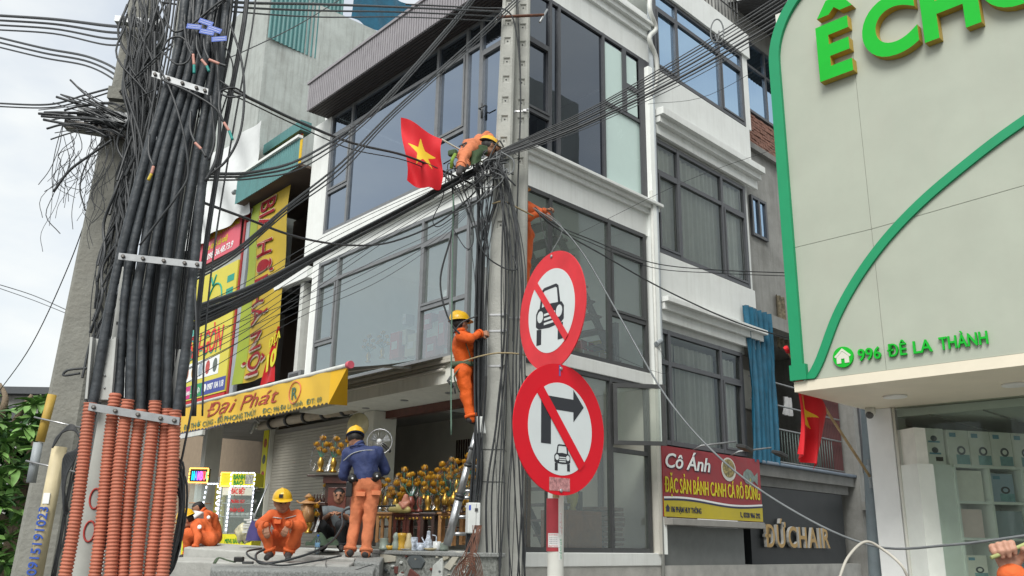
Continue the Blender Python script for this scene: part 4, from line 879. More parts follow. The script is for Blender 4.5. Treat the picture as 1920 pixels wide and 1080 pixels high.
# ================================================================== poles
def line_ext(p, q, z): t = (z-p.z)/(q.z-p.z); return p+(q-p)*t
def cable(pts, r, parent=None, m_=None, name='cable', seg=6, n=7, **k):
    b = MB(); b.tube(spline([at(*p) if not isinstance(p, V) else p for p in pts], n), r*.82, seg); return b.build(name, m_ or BLACKC, parent, recalc=False, **k)
def h_pole(name, label, pb, pt, Y, wb, wt, ztop, dimples, m_, yaw=0.0):
    A_, B_ = at(*pb, Y), at(*pt, Y); bot, top = line_ext(A_, B_, 0), line_ext(A_, B_, ztop)
    T = thing(name, label, 'utility pole', bot)
    R = V((cos(yaw), sin(yaw), 0)); Nf = V((sin(yaw), -cos(yaw), 0))
    def cs(z): 
        t = z/ztop; return bot.lerp(top, t), (wb+(wt-wb)*t)/2
    rows = [0]; dm = set()
    for z in dimples: 
        rows += [z-.055, z+.055]
    rows = sorted(rows+[ztop]); b = MB()
    def P_(z, u, d): c, h = cs(z); return c + R*u*h + Nf*d*h
    for i in range(len(rows)-1):
        z0, z1 = rows[i], rows[i+1]; isd = abs((z1-z0)-.11) < .002
        for (u0, d0), (u1, d1) in (((1, .75), (1, -.75)), ((1, -.75), (.75, -1)), ((.75, -1), (-.75, -1)), ((-.75, -1), (-1, -.75)), ((-1, -.75), (-1, .75)), ((-1, .75), (-.75, 1)), ((.75, 1), (1, .75))):
            b.quad(P_(z0, u0, d0), P_(z0, u1, d1), P_(z1, u1, d1), P_(z1, u0, d0))
        if not isd: b.quad(P_(z0, -.75, 1), P_(z0, .75, 1), P_(z1, .75, 1), P_(z1, -.75, 1))
        else:
            h = cs(z0)[1]; k = .05/h
            b.quad(P_(z0, -.75, 1), P_(z0, -k, 1), P_(z1, -k, 1), P_(z1, -.75, 1)); b.quad(P_(z0, k, 1), P_(z0, .75, 1), P_(z1, .75, 1), P_(z1, k, 1))
            k2 = k*.68; e = .018; q = 1-.022/h
            o = [P_(z0, -k, 1), P_(z0, k, 1), P_(z1, k, 1), P_(z1, -k, 1)]; n_ = [P_(z0+e, -k2, q), P_(z0+e, k2, q), P_(z1-e, k2, q), P_(z1-e, -k2, q)]
            for j in range(4): b.quad(o[j], o[(j+1) % 4], n_[(j+1) % 4], n_[j])
            b.quad(*n_)
    b.quad(*[P_(ztop, u, d) for u, d in ((-1, 1), (1, 1), (1, -1), (-1, -1))])
    b.build('shaft', m_, T, recalc=False)
    for z in dimples:
        c, h = cs(z); f = c + Nf*(h-.021); b = MB(); b.lathe([(.012, 0), (.012, .004), (0, .004)], f, 8, axis=Nf); b.build('bolt_hole', DARKFR, T)
    return T, cs, R, Nf
dz_ = []
z = 5.6
while z < 10.1: dz_ += [z, z+.33]; z += .62
dz_ = sorted(dz_)
dz_ = [z for i, z in enumerate(dz_) if i == 0 or z-dz_[i-1] > .2]
PF, csF, RF, NF = h_pole('concrete_pole', 'front pale concrete pole with square sockets in the centre twin poles', (917, 1060), (952, 100), 10, .345, .172, 10.2, dz_, CONC, -.08)
PB_, csB, RB, NB = h_pole('concrete_pole', 'rear concrete pole standing right behind the socketed centre pole', (960, 1060), (980, 100), 10.25, .28, .185, 10.2, [d+.1 for d in dz_[3:]], CONC, -.08)
PL, csL, RL, NL_ = h_pole('concrete_pole', 'old brown grey concrete pole at left with a cut cable crossarm', (78, 1078), (268, 10), 7.5, .40, .15, 8.4, [], CONC2, .1)
PC, csC, RC, NC = h_pole('concrete_pole', 'concrete pole carrying thick black cables above orange conduits', (238, 1060), (362, 20), 6.15, .26, .17, 7.3, [], CONC, .1)
# cross bar on the centre pole
CB = thing('cross_bar', 'rusty steel crossbar clamped to the top of the twin poles', 'crossbar', at(975, 28, 10))
b = MB(); b.tube([at(930, 32, 9.8), at(1020, 28, 9.9)], .025, 4); b.build('bar', mat('rusty steel', (.12, .05, .03), .8, .4, 20), CB)
for px in (935, 1018):
    b = MB(); b.tube([at(px-6, 42, 9.75), at(px+8, 18, 10.1)], .016, 6); b.build('bolt', GALV, CB)
# straps, hooks
STP = mat('steel strap', (.5, .5, .5), .3, .1, 20, metal=.9)
for i, (py, cs, Nn, Rr) in enumerate(((215, csB, NB, RB), (595, csF, NF, RF), (625, csF, NF, RF), (690, csF, NF, RF), (600, csB, NB, RB), (905, csF, NF, RF), (845, csF, NF, RF))):
    zc = None
    lo, hi = 0, 10.2
    for _ in range(30):
        mid = (lo+hi)/2; p = cs(mid)[0]-CAMP; y = 540 - FPX*p.dot(_U)/p.dot(_F)
        if y > py: lo = mid
        else: hi = mid
    c, h = cs(lo); h += .008
    ST = thing('steel_strap', '%s steel strap round the %s centre pole' % (('shiny', 'upper buckled', 'middle buckled', 'lower bolted', 'small', 'thin wire', 'loose wire')[i], 'rear' if cs is csB else 'front'), 'strap', c)
    w_ = .012 if i < 5 else .004
    b = MB(); lp = [(1, .7), (.7, 1), (-.7, 1), (-1, .7), (-1, -.7), (-.7, -1), (.7, -1), (1, -.7)]
    q = [c + Rr*u*h + Nn*d*h for u, d in lp]
    for j in range(8):
        a, e = q[j], q[(j+1) % 8]; b.quad(a-V((0, 0, w_)), e-V((0, 0, w_)), e+V((0, 0, w_)), a+V((0, 0, w_)))
    b.build('band', STP if i < 5 else BLACKC, ST, recalc=False)
    if i < 5:
        b = MB(); b.box(c + Nn*(h+.012) + Rr*h*.5, (.05, .02, .035)); b.tube([c+Nn*(h+.02)+Rr*h*.8, c+Nn*(h+.06)+Rr*h*.9], .014, 6); b.build('buckle', STP, ST)
# meter box and white boxes on the pole
MBX = thing('meter_box', 'white steel junction box with black latches hung on the front centre pole', 'junction box', at(888, 1000, 9.6))
Fm = frz(at(876, 1000, 9.65)*1.0, 100); o_ = at(877, 1000, 9.62); Fm = Fr((o_.x, o_.y, 0), V((.96, .28, 0))); z0 = o_.z; z1 = at(877, 942, 9.62).z
b = MB(); b.fb(Fm, 0, .15, z0, z1, -.14, 0); b.build('case', mat('box white', (.66, .68, .66), .45, .06, stain=.2), MBX, bevel=.012)
for zz in (z0+.06, z1-.1):
    b = MB(); b.fb(Fm, .08, .115, zz, zz+.035, .001, .012); b.build('latch', DARKFR, MBX)
b = MB(); b.fb(Fm, .005, .03, z1-.09, z1-.03, .001, .003); b.build('blue_label', mat('label blue', (.05, .1, .5)), MBX)
b = MB(); b.fb(Fm, .095, .099, z0+.01, z1-.01, .0005, .0015); b.build('door_seam', DARKFR, MBX)
for nm, p0, p1, Y, w_, lb in (('terminal_box', (897, 885+0), (893, 790), 9.75, .12, 'white plastic terminal cover by the climbing worker feet'), ('cable_cover', (905, 705), (905, 500), 9.85, .07, 'long white cable cover strip beside the front pole')):
    a, c = at(*p0, Y), at(*p1, Y)
    if nm == 'terminal_box': a, c = at(894, 812, 9.7), at(890, 780, 9.7)
    b = MB(); R_ = V((.95, .2, 0)); ln = (c-a)
    b.hexa([a, a+R_*w_, a+R_*w_+V((0, .06, 0)), a+V((0, .06, 0)), c, c+R_*w_, c+R_*w_+V((0, .06, 0)), c+V((0, .06, 0))]); b.build(nm, mat('box white', (.66, .68, .66)), None, bevel=.012, label=lb, cat='box')
# ================================================================== cables
def bundle(name, label, group=None, kind=None):
    return thing(name, label, 'cables', (0, 9, 3), group, kind)
# (1) heavy run from upper right down to the twin poles
G1 = bundle('cable_bundle', 'bundle of black cables sweeping from upper right down to the twin poles')
for i in range(9):
    o = i*6.2; dy = [0, 7, 14, 22, 30, 39, 47, 55, 64][i]
    cable([(1560, -78+dy*.95, 9.2), (1480, -22+dy, 9.3), (1300, 92+dy*.85, 9.5), (1120, 196+dy*.55, 9.7), (1010, 248+dy*.4, 9.75), (935, 283+dy*.22, 9.8), (905, 302+dy*.15, 9.8)], [.009, .013, .008, .012, .016, .009, .02, .012, .007][i], G1)
b = MB(); 
# spiral tie and coil on that run
b.tube(spline([at(1338+10*cos(a)+a*1.4, 58+22*sin(a), 9.4) for a in [k*.7 for k in range(14)]], 3), .01, 6); b.build('tie_coil', GREYC, G1, recalc=False)
# (2) thin wires crossing right
G2 = bundle('thin_wires', 'thin single wires crossing in front of the curtained windows at right')
cable([(1215, 195, 12), (1330, 178, 10), (1500, 80, 9), (1640, 0, 8.6)], .004, G2); cable([(1080, 440, 12), (1290, 338, 11.5), (1480, 270, 10.6)], .004, G2); cable([(990, 590, 11), (1240, 700, 11), (1230, 640, 12)], .003, G2)
# (3) main trunk bundle going left of the poles
G3 = bundle('trunk_bundle', 'thick trunk of black cables running from the twin poles down to the left poles')
for i in range(16):
    a = random.uniform(-1, 1); c = random.uniform(-1, 1)*.45; r = random.choice([.008, .011, .015, .018])
    cable([(948+a*8, 300+c*10, 9.8), (890+a*5, 322+c*13, 9.75+a*.08), (760+a*4, 392+c*14, 9.3+a*.1), (610+a*4, 470+c*16, 8.6+a*.1), (480, 545+c*22+a*8, 7.8+a*.1), (352, 600+c*40+a*10, 6.9)], r, G3)
for i in range(9):
    cable([(930, 300+i*3, 9.8), (760, 372+i*7, 9.4), (600, 448+i*11, 8.7), (460, 530+i*13, 7.8), (345, 585+i*14, 6.8)], .0045, G3)
for i in range(4): cable([(925, 345, 9.8), (840, 420+i*6, 9.4), (720, 480+i*14, 8.8), (560, 560+i*12, 8), (350, 640+i*26, 6.7)], .004, G3)
# (4) sweeping cables from top centre down left
for nm, lb, pts, rs in (
    ('sweeping_cables', 'pair of cables sweeping from top centre down to the thick cable pole', [(905, -30, 9.6), (830, 62, 9.2), (700, 205, 8.4), (580, 290, 7.6), (480, 322, 6.9), (382, 326, 6.2)], (.016, .012, .009)),
    ('sweeping_cables', 'lower set of sweeping cables crossing the white pier diagonally', [(975, -10, 9.6), (880, 80, 9.2), (740, 205, 8.6), (640, 305, 8.0), (540, 385, 7.4), (440, 470, 6.9), (345, 525, 6.4)], (.014, .012, .009)),
    ('span_cable', 'heavy span cable from the left cable pole dipping past the flag', [(395, 150, 6.3), (470, 185, 6.9), (560, 228, 7.6), (660, 268, 8.4), (760, 292, 9.1), (840, 325, 9.6), (885, 345, 9.7)], (.018, .008)),
    ('slack_cable', 'single slack cable drooping across the first floor glass', [(376, 378, 6.3), (450, 405, 6.9), (560, 445, 7.7), (660, 460, 8.4), (740, 452, 8.9), (830, 412, 9.4), (900, 350, 9.7), (935, 300, 9.8)], (.014,)),
    ('level_cables', 'nearly level cables along the top edge above the grey block', [(300, -14, 6.1), (440, 4, 6.6), (600, 8, 7.6), (760, 14, 8.6), (940, 22, 9.8)], (.016, .012, .009)),
    ('diagonal_wire', 'thin diagonal wire from the left pole up over the grey wall', [(215, 205, 7.3), (330, 150, 6.6), (460, 95, 7.5), (560, 46, 8), (655, -12, 8.4)], (.007,)),
    ('guy_wires', 'two straight steel wires rising right across the cable pole top', [(218, 178, 7.3), (290, 110, 6.4), (370, 40, 5.9), (430, -14, 5.8)], (.009, .007)),
    ('service_cables', 'black service cables from the centre poles to the right', [(1003, 388, 10), (1040, 420, 10), (1110, 450, 10.6), (1220, 492, 11.3), (1340, 506, 12), (1490, 512, 12.5)], (.01, .008)),
    ('service_cable', 'drooping service cable crossing the side street towards the cream sign', [(1005, 395, 10), (1050, 432, 10), (1130, 478, 10.4), (1240, 540, 11), (1380, 604, 11.6), (1500, 640, 12)], (.013,)),
    ('grey_cable', 'long grey cable slanting down right past the red board to the shop glass', [(1000, 390, 10), (1046, 420, 9.6), (1095, 478, 9.2), (1160, 590, 8.6), (1250, 745, 8), (1360, 868, 7.4), (1500, 965, 6.8), (1640, 1024, 6.3), (1780, 1022, 5.8), (1940, 1002, 5.4)], (.0105,)),
    ('sky_wires', 'thin wires slanting across the sky at the lower left', [(-20, 528, 9), (60, 553, 9), (140, 588, 8)], (.006, .005)),
    ('sky_wire', 'single dark wire rising steeply from the tree to the left pole', [(-10, 745, 8.5), (60, 645, 8), (130, 495, 7.7), (175, 370, 7.5)], (.006,)),
    ('span_cables', 'upper black cables leaving the left pole towards the left edge', [(-20, 28, 8.6), (100, 36, 8.2), (200, 48, 7.8), (258, 52, 7.5)], (.02, .016, .014, .012)),
    ('span_cables', 'lower black cables leaving the left pole towards the left edge', [(-20, 66, 8.6), (80, 90, 8.2), (170, 108, 7.8), (235, 145, 7.4), (262, 215, 7.3), (258, 330, 7.2)], (.016, .014, .012)),
    ('sagging_cable', 'sagging twin cable at left below the crossarm stubs', [(-20, 193, 8.6), (90, 196, 8.2), (160, 178, 7.9), (230, 160, 7.6), (260, 160, 7.2)], (.013, .01)),
    ):
    G = bundle(nm, lb)
    for k, r in enumerate(rs): cable([(x, y+k*(9 if 'span_cables' == nm or 'level' in nm or nm == 'span_cable' else 6)+(k*3 if j == len(pts)//2 else 0), Y+.03*k) for j, (x, y, Y) in enumerate(pts)], r, G, GREYC if nm == 'grey_cable' else BLACKC)
LP = bundle('cable_loop', 'pale stiff cable loop at the foot of the white shop pillar')
cable([(1572, 1090, 6), (1590, 1045, 6.05), (1622, 1016, 6.1), (1655, 1030, 6.1), (1690, 1060, 6), (1705, 1090, 6)], .012, LP, mat('pale cable', (.4, .38, .33), .6))
# (5) drops down the centre poles
G5 = bundle('pole_drop_cables', 'dense drop of black cables down the left flank of the front centre pole')
for i in range(22):
    x0 = 905+random.uniform(-16, 36); x1 = 905+random.uniform(-17, 8); x2 = 898+random.uniform(-14, 5); r = random.choice([.007, .009, .012, .016])
    Yv = 9.78+random.uniform(-.1, .05)
    cable([(x0+random.uniform(-8, 8), 306+random.uniform(-12, 10), 9.75), (x0+2, 360, Yv), (x1+6, 470, Yv), (x1+2, 600, Yv), (x1+1, 740, Yv), (x2+2, 860, Yv), (x2-5+random.uniform(-4, 4), 960, Yv), (x2-14+random.uniform(-10, 10), 1090, Yv-.05)], r, G5)
G6 = bundle('pole_face_cables', 'loose black cables falling across the face of the front centre pole')
for k, (xs, r) in enumerate((((932, 940, 946, 948, 942, 930, 912, 915), .018), ((925, 935, 950, 953, 948, 936, 922, 925), .014), ((945, 952, 955, 953, 950, 948, 940, 938), .01), ((918, 935, 962, 965, 962, 960, 966, 975), .012), ((940, 950, 966, 972, 968, 970, 976, 984), .014), ((945, 948, 968, 978, 974, 976, 980, 985), .01))):
    cable([(x, y, 9.72-.01*k) for x, y in zip(xs, (318, 350, 430, 560, 680, 800, 930, 1090))], r, G6)
for i in range(9):
    x0 = random.uniform(925, 950); x1 = random.uniform(935, 985); x2 = x1+random.uniform(-14, 10); cable([(x0, 315, 9.72), ((x0+x1)/2, 380, 9.68), (x1, 500, 9.66), (x1+random.uniform(-8, 4), 640, 9.66), (x2, 800, 9.64), (x2+random.uniform(-10, 8), 950, 9.62), (x2+random.uniform(-14, 10), 1095, 9.6)], random.choice([.006, .009, .013]), G6)
cable([(968, -20, 9.95), (972, 40, 9.95), (976, 180, 9.98), (972, 320, 10), (966, 500, 10), (962, 640, 10)], .016, G6)
cable([(760, 8, 9.5), (900, 15, 9.75), (950, 20, 9.8), (968, 60, 9.85), (976, 160, 9.9), (973, 300, 9.95)], .014, G6)
G7 = bundle('dangling_loops', 'tangle of loose cable loops dangling under the worker beside the pole')
for pts, r, m_ in (([(846, 320, 9.6), (850, 420, 9.6), (826, 520, 9.6), (838, 590, 9.6), (865, 628, 9.6), (900, 640, 9.7)], .016, BLACKC), ([(860, 330, 9.6), (885, 400, 9.55), (905, 470, 9.55), (940, 500, 9.6), (968, 505, 9.65), (962, 480, 9.7)], .012, BLACKC), ([(850, 330, 9.6), (868, 372, 9.6), (885, 420, 9.6), (887, 455, 9.6), (877, 470, 9.6)], .01, BLACKC), ([(932, 285, 9.6), (925, 330, 9.6), (900, 375, 9.6), (850, 400, 9.6)], .012, GREYC), ([(815, 305, 9.6), (845, 345, 9.6), (875, 395, 9.6), (884, 440, 9.6)], .012, GREYC), ([(838, 318, 9.6), (830, 370, 9.6), (812, 410, 9.6), (822, 425, 9.6), (860, 400, 9.5)], .008, BLACKC), ([(850, 430, 9.5), (870, 462, 9.5), (882, 468, 9.5)], .008, BLACKC), ([(890, 330, 9.6), (880, 420, 9.6), (890, 520, 9.6), (893, 600, 9.65)], .006, BLACKC), ([(870, 330, 9.6), (893, 440, 9.6), (898, 560, 9.65)], .006, BLACKC), ([(940, 285, 9.55), (962, 300, 9.5), (962, 320, 9.5), (952, 328, 9.5)], .012, GREYC), ([(1025, 400, 9.9), (1050, 420, 9.8), (1052, 440, 9.8), (1030, 480, 9.8)], .008, GREYC), ([(1010, 398, 10), (1030, 470, 9.9), (1065, 500, 9.9), (1072, 520, 9.9)], .007, BLACKC), ([(850, 625, 9.6), (866, 605, 9.6), (895, 592, 9.65)], .012, BLACKC)):
    cable(pts, r, G7, m_)
for i in range(26):
    x, y = random.uniform(850, 950), random.uniform(270, 320); cable([(x, y, 9.62), (x+random.uniform(-20, 26), y+random.uniform(-14, 22), 9.58), (x+random.uniform(-30, 36), y+random.uniform(5, 40), 9.56), (x+random.uniform(-30, 30), y+random.uniform(20, 70), 9.6)], random.choice([.006, .009, .012, .014]), G7, random.choice((BLACKC, BLACKC, GREYC)))
RP = bundle('safety_rope', 'green rope hanging straight down beside the climbing worker'); tag(RP, cat='rope')
cable([(850, 365, 9.5), (848, 520, 9.5), (846, 700, 9.5), (846, 815, 9.5)], .012, RP, mat('green rope', (.12, .2, .15), .8, .2, 60), 'rope')
for nm, lb, pts in (('work_rope', 'tan lanyard rope looped round the pole from the climbing worker belt', [(868, 678, 9.62), (900, 668, 9.6), (935, 662, 9.6), (975, 664, 9.7), (1005, 672, 9.9)]), ('work_rope', 'tan rope tied round the twin poles above the round signs', [(923, 382, 9.75), (945, 378, 9.7), (975, 392, 9.8), (1000, 405, 10.0)])):
    G = thing(nm, lb, 'rope', at(*pts[0])); cable(pts, .013, G, mat('tan rope', (.3, .24, .14), .9, .2, 60), 'rope')
# brown coil of stripped wire at the pole foot
G8 = thing('wire_coil', 'brown tangled coil of bare wire at the foot of the centre pole', 'wire', at(885, 1080, 9.5))
CU = mat('brown wire', (.12, .05, .03), .6, .3, 20)
for i in range(16): cable([(893+random.uniform(-8, 10), 985, 9.5), (885+random.uniform(-12, 10), 1030, 9.45), (870+random.uniform(-18, 24), 1075, 9.4), (860+random.uniform(-24, 34), 1110, 9.4)], .006, G8, CU, 'wire', 5, 5)
for i in range(7): cable([(842+i*4, 1092, 9.3), (856+i*3, 1062-i*3, 9.3), (878+i*3, 1058-i*3, 9.3), (896+i*2, 1092, 9.3)], .006, G8, CU, 'wire', 5, 6)
# ================================================================== the thick-cable pole at left
TK = bundle('riser_cables', 'row of thick taped black cables climbing the conduit pole'); tag(TK, cat='cables')
risers = [[(172, 768), (203, 590), (228, 470), (275, 290), (332, 100), (352, -40)], [(222, 745), (234, 560), (252, 450), (292, 295), (345, 100), (365, -40)], [(243, 755), (250, 600), (268, 480), (308, 290), (357, 120), (380, -40)], [(264, 772), (270, 600), (287, 480), (326, 290), (372, 110), (392, -40)], [(290, 756), (299, 600), (314, 480), (340, 300), (386, 110), (404, -40)], [(312, 770), (318, 620), (336, 480), (368, 300), (400, 120), (415, -40)], [(332, 774), (350, 640), (364, 500), (381, 330), (410, 150), (430, -40)]]
for i, pts in enumerate(risers):
    b = MB(); P_ = spline([at(x, y, 5.88+.03*(i % 2)) for x, y in pts], 60)
    b.tube(P_, [.031+.0007*(k % 6 < 3)+.002*sin(k*.05+i*2)+.0012*sin(k*.21+i) for k in range(len(P_))], 10); b.build('cable', WRAP, TK, recalc=False)
for i in range(26):
    x = 212+i*6.2+random.uniform(-6, 6); cable([(x+8, 780, 5.98), (x+14, 620, 6.0), (x+34, 440, 6.0), (x+70, 220, 6.0), (x+100, 60, 6.0), (x+112, -40, 6.0)], random.choice([.008, .012, .015]), TK)
CORM = mat('orange corrugated plastic', (.42, .135, .08), .65, .12, 5, stain=.25, stain_col=(.3, .12, .08))
lbs = ('leftmost', 'second from left', 'third from left', 'middle', 'third from right', 'second from right', 'rightmost')
for i, (tp, bt) in enumerate((((172, 756), (118, 1100)), ((220, 738), (172, 1100)), ((241, 750), (202, 1100)), ((262, 768), (229, 1100)), ((288, 752), (256, 1100)), ((311, 767), (282, 1100)), ((330, 770), (303, 1100)))):
    Yc = 5.72+.05*(i % 2); p0, p1 = at(*bt, Yc), at(*tp, Yc); ln = (p1-p0).length; n = int(ln/.0055); b = MB()
    sagm = V((.01*(i-3)*.3, 0, 0))
    b.tube([p0.lerp(p1, k/n) + V((.012*sin(pi*k/n*1.3+i), 0, 0)) for k in range(n+1)], [(.041 if (k % 4) in (0, 1) else .0345) for k in range(n+1)], 14)
    b.build('corrugated_conduit', CORM, None, recalc=False, label='%s of the seven orange corrugated conduits on the cable pole' % lbs[i], cat='conduit', group='orange conduits on the cable pole')
def strap(px0, py0, px1, py1, Y, h, label):
    a, c = at(px0, py0, Y), at(px1, py1, Y); T = thing('clamp_bar', label, 'clamp', a.lerp(c, .5)); b = MB(); u = V((0, 0, h))
    b.hexa([a-u, c-u, c-u+V((0, .012, 0)), a-u+V((0, .012, 0)), a+u, c+u, c+u+V((0, .012, 0)), a+u+V((0, .012, 0))]); b.build('bar', GALV, T)
    for t in (.06, .3, .55, .8, .95):
        b = MB(); b.lathe([(.014, 0), (.014, .014), (.0, .016)], a.lerp(c, t), 6, axis=V((0, -1, 0))); b.build('bolt', mat('dull bolt', (.16, .15, .14), .5, metal=.6), T)
strap(222, 480, 378, 497, 5.78, .024, 'galvanised clamp bar across the black cables at mid height'); strap(166, 762, 336, 790, 5.66, .025, 'galvanised clamp bar holding the tops of the orange conduits'); strap(285, 138, 390, 172, 5.8, .024, 'galvanised clamp bar near the top of the cable pole')
# perforated channels and steel box
for nm, lb, q0, q1, w_, Y in (('steel_channel', 'perforated grey steel channel to the right of the black cables', (352, 470), (332, 652), .09, 6.0), ('steel_channel', 'perforated grey steel channel left of the black cables', (238, 500), (218, 640), .08, 6.0), ('grey_duct', 'plain grey steel duct below the right perforated channel', (345, 655), (318, 780), .08, 5.98)):
    a, c = at(*q0, Y), at(*q1, Y); T = thing(nm, lb, 'channel', c); b = MB(); R_ = V((w_, 0, 0)); D_ = V((0, .06, 0))
    b.hexa([c-R_/2, c+R_/2, c+R_/2+D_, c-R_/2+D_, a-R_/2, a+R_/2, a+R_/2+D_, a-R_/2+D_]); b.build('body', mat('pale grey paint', (.42, .43, .41), .55, .08, stain=.3), T, bevel=.006)
    if nm == 'steel_channel':
        for k in range(6):
            p = c.lerp(a, .08+.16*k) + V((-.012 if k % 2 else .014, -.002, 0)); q = MB(); q.box(p, (.012, .004, .02)); q.build('slot', DARKFR, T)
STB = thing('steel_cover', 'open-backed pale steel cover box above the leftmost conduit', 'box', at(192, 752, 5.85))
a, c = at(190, 750, 5.9), at(194, 635, 5.9); w_ = .16
b = MB(); b.hexa([a-V((w_/2, 0, 0)), a+V((w_/2, 0, 0)), a+V((w_/2, .09, 0)), a+V((-w_/2, .09, 0)), c+V((-w_/2+.02, 0, 0)), c+V((w_/2+.02, 0, 0)), c+V((w_/2+.02, .09, 0)), c+V((-w_/2+.02, .09, 0))]); b.build('body', mat('pale grey paint', (.42, .43, .41)), STB, bevel=.006)
b = MB()
for sx in (-1, 1): b.hexa([a+V((sx*w_/2-.008, -.05, 0)), a+V((sx*w_/2+.008, -.05, 0)), a+V((sx*w_/2+.008, 0, 0)), a+V((sx*w_/2-.008, 0, 0)), c+V((sx*w_/2+.012, -.05, 0)), c+V((sx*w_/2+.028, -.05, 0)), c+V((sx*w_/2+.028, 0, 0)), c+V((sx*w_/2+.012, 0, 0))])
b.build('flange', mat('pale grey paint', (.42, .43, .41)), STB)
for k in range(4):
    p = a.lerp(c, .2+.2*k)+V((.02, -.004, 0)); q = MB(); q.lathe([(.007, 0), (.007, .006), (0, .006)], p, 6, axis=V((0, -1, 0))); q.build('bolt', GALV, STB)
# leaning grey plank with red zeros
PK_ = thing('marked_plank', 'grey plank with red painted zeros between the first two orange conduits', 'plank', at(140, 1090, 5.9))
a, c = at(150, 1100, 5.95), at(212, 745, 5.95); w_ = .15; R_ = V((w_, 0, 0)); b = MB(); b.hexa([a-R_/2, a+R_/2, a+R_/2+V((0, .05, 0)), a-R_/2+V((0, .05, 0)), c-R_/2, c+R_/2, c+R_/2+V((0, .05, 0)), c-R_/2+V((0, .05, 0))]); b.build('body', mat('pale plank', (.38, .39, .36), .8, .1, stain=.3), PK_)
for t in (.28, .45):
    p = a.lerp(c, t); q = MB(); q.tube([p + V((.035*cos(k*pi/8), -.004, .065*sin(k*pi/8))) for k in range(17)], .007, 5, cap=False); q.build('painted_zero', mat('red paint', (.4, .05, .04), .7), PK_)
# number tags and taped ends near the top
for i, (px, py, rot) in enumerate(((364, 50, -.1), (386, 42, -.35), (402, 55, -.35), (388, 60, -.2), (411, 73, .1))):
    T = thing('number_tag', 'blue printed cable tag, %s, near the top of the cable pole' % ('leftmost', 'second from left', 'largest tilted', 'lower middle', 'rightmost')[i], 'tag', at(px, py, 5.7), 'blue cable tags')
    F_ = Fr(at(px, py, 5.7), V((cos(rot), 0, sin(rot))), V((-sin(rot), 0, cos(rot)))); b = MB(); b.fb(F_, -.055, .055, -.02, .02, -.002, .002); b.build('plate', mat('tag blue', (.03, .09, .42), .4), T)
    for k in (-.008, .008):
        b = MB(); b.fb(F_, -.045, .045, k-.001, k+.001, .0022, .003); b.build('print_line', PW, T)
TE = mat('pink tape', (.5, .25, .2), .6); TG = mat('teal tape', (.02, .25, .22), .5)
for i, (p0, p1, tip) in enumerate((((362, 102, 5.7), (364, 122, 5.7), (364, 138, 5.7)), ((378, 112, 5.7), (388, 124, 5.7), (392, 134, 5.7)), ((392, 112, 5.7), (412, 120, 5.7), (424, 124, 5.7)), ((420, 230, 5.7), (430, 246, 5.7), (436, 262, 5.7)), ((366, 268, 5.7), (378, 280, 5.7), (386, 294, 5.7)), ((288, 312, 5.7), (284, 326, 5.7), (278, 338, 5.7)))):
    T = thing('taped_cable_end', 'taped cable end %s' % ('pointing straight down near the blue tags', 'with teal tip below the blue tags', 'sticking out right over the grey wall', 'hanging with teal tip over the white sheet', 'short red tip beside the right hand riser', 'with yellow tip between the risers')[i], 'cable end', at(*p0), 'taped cable ends')
    cable([p0, p1], .013, T, TE, 'tape'); cable([p1, tip], .013, T, TG if i < 2 or i == 3 else (mat('yellow tape', (.55, .4, .04), .5) if i == 5 else BLACKC), 'tip')
    cable([(p0[0]-8, p0[1]-60, 5.75), (p0[0]-9, p0[1]-25, 5.72), p0], .011, T, BLACKC, 'lead')
# loops of loose cable in front of the thick pole
G9 = bundle('loose_cables', 'loose thin cables crossing and looping over the thick black risers')
for pts, r in (([(300, 130, 5.7), (318, 165, 5.7), (335, 215, 5.68), (348, 270, 5.68), (352, 330, 5.7), (330, 370, 5.7), (300, 410, 5.72), (262, 460, 5.75)], .01), ([(302, 132, 5.7), (306, 150, 5.7), (350, 170, 5.68), (400, 200, 5.68), (420, 230, 5.7)], .011), ([(430, 40, 5.8), (452, 110, 5.8), (458, 180, 5.8), (450, 250, 5.8), (425, 300, 5.8), (390, 330, 5.8)], .011), ([(404, 60, 5.8), (410, 160, 5.8), (412, 240, 5.8), (405, 300, 5.8), (385, 340, 5.8)], .016), ([(395, 180, 5.8), (402, 260, 5.8), (392, 300, 5.8)], .012), ([(410, 150, 5.8), (440, 170, 5.8), (455, 178, 5.8), (430, 182, 5.8), (412, 172, 5.8), (440, 165, 5.8), (470, 185, 6.0)], .009), ([(302, 95, 5.75), (330, 120, 5.7), (352, 115, 5.7), (358, 92, 5.7), (340, 70, 5.7), (316, 74, 5.7), (304, 95, 5.7)], .009), ([(366, 540, 5.85), (368, 700, 5.8), (345, 840, 5.8), (330, 900, 5.8)], .009), ([(345, 40, 5.7), (350, 80, 5.7), (360, 105, 5.7)], .012), ([(300, 0, 5.8), (330, 60, 5.8), (410, 5, 5.8), (450, -20, 5.8)], .01)): cable(pts, r, G9)
for i in range(14): cable([(340+i*8, -30, 5.9), (336+i*7+random.uniform(-14, 14), 60, 5.85), (340+i*6+random.uniform(-10, 20), 130, 5.9), (330+i*7+random.uniform(-10, 10), 220, 5.95)], random.choice([.007, .01, .013]), G9)
# coil of spare cable to the right of the conduits
CO = bundle('cable_coil', 'hanging coil of black cable to the right of the orange conduits')
for i in range(13):
    c_ = at(322+random.uniform(-3, 4), 970+random.uniform(-10, 20), 5.9+i*.012); rx, rz = .06+random.uniform(-.02, .025), .33+random.uniform(-.12, .06)
    b = MB(); b.tube([c_ + V((rx*cos(k*pi/12), .02*sin(k*pi/6+i), rz*sin(k*pi/12))) for k in range(25)], .008, 5, cap=False); b.build('loop', BLACKC, CO, recalc=False)
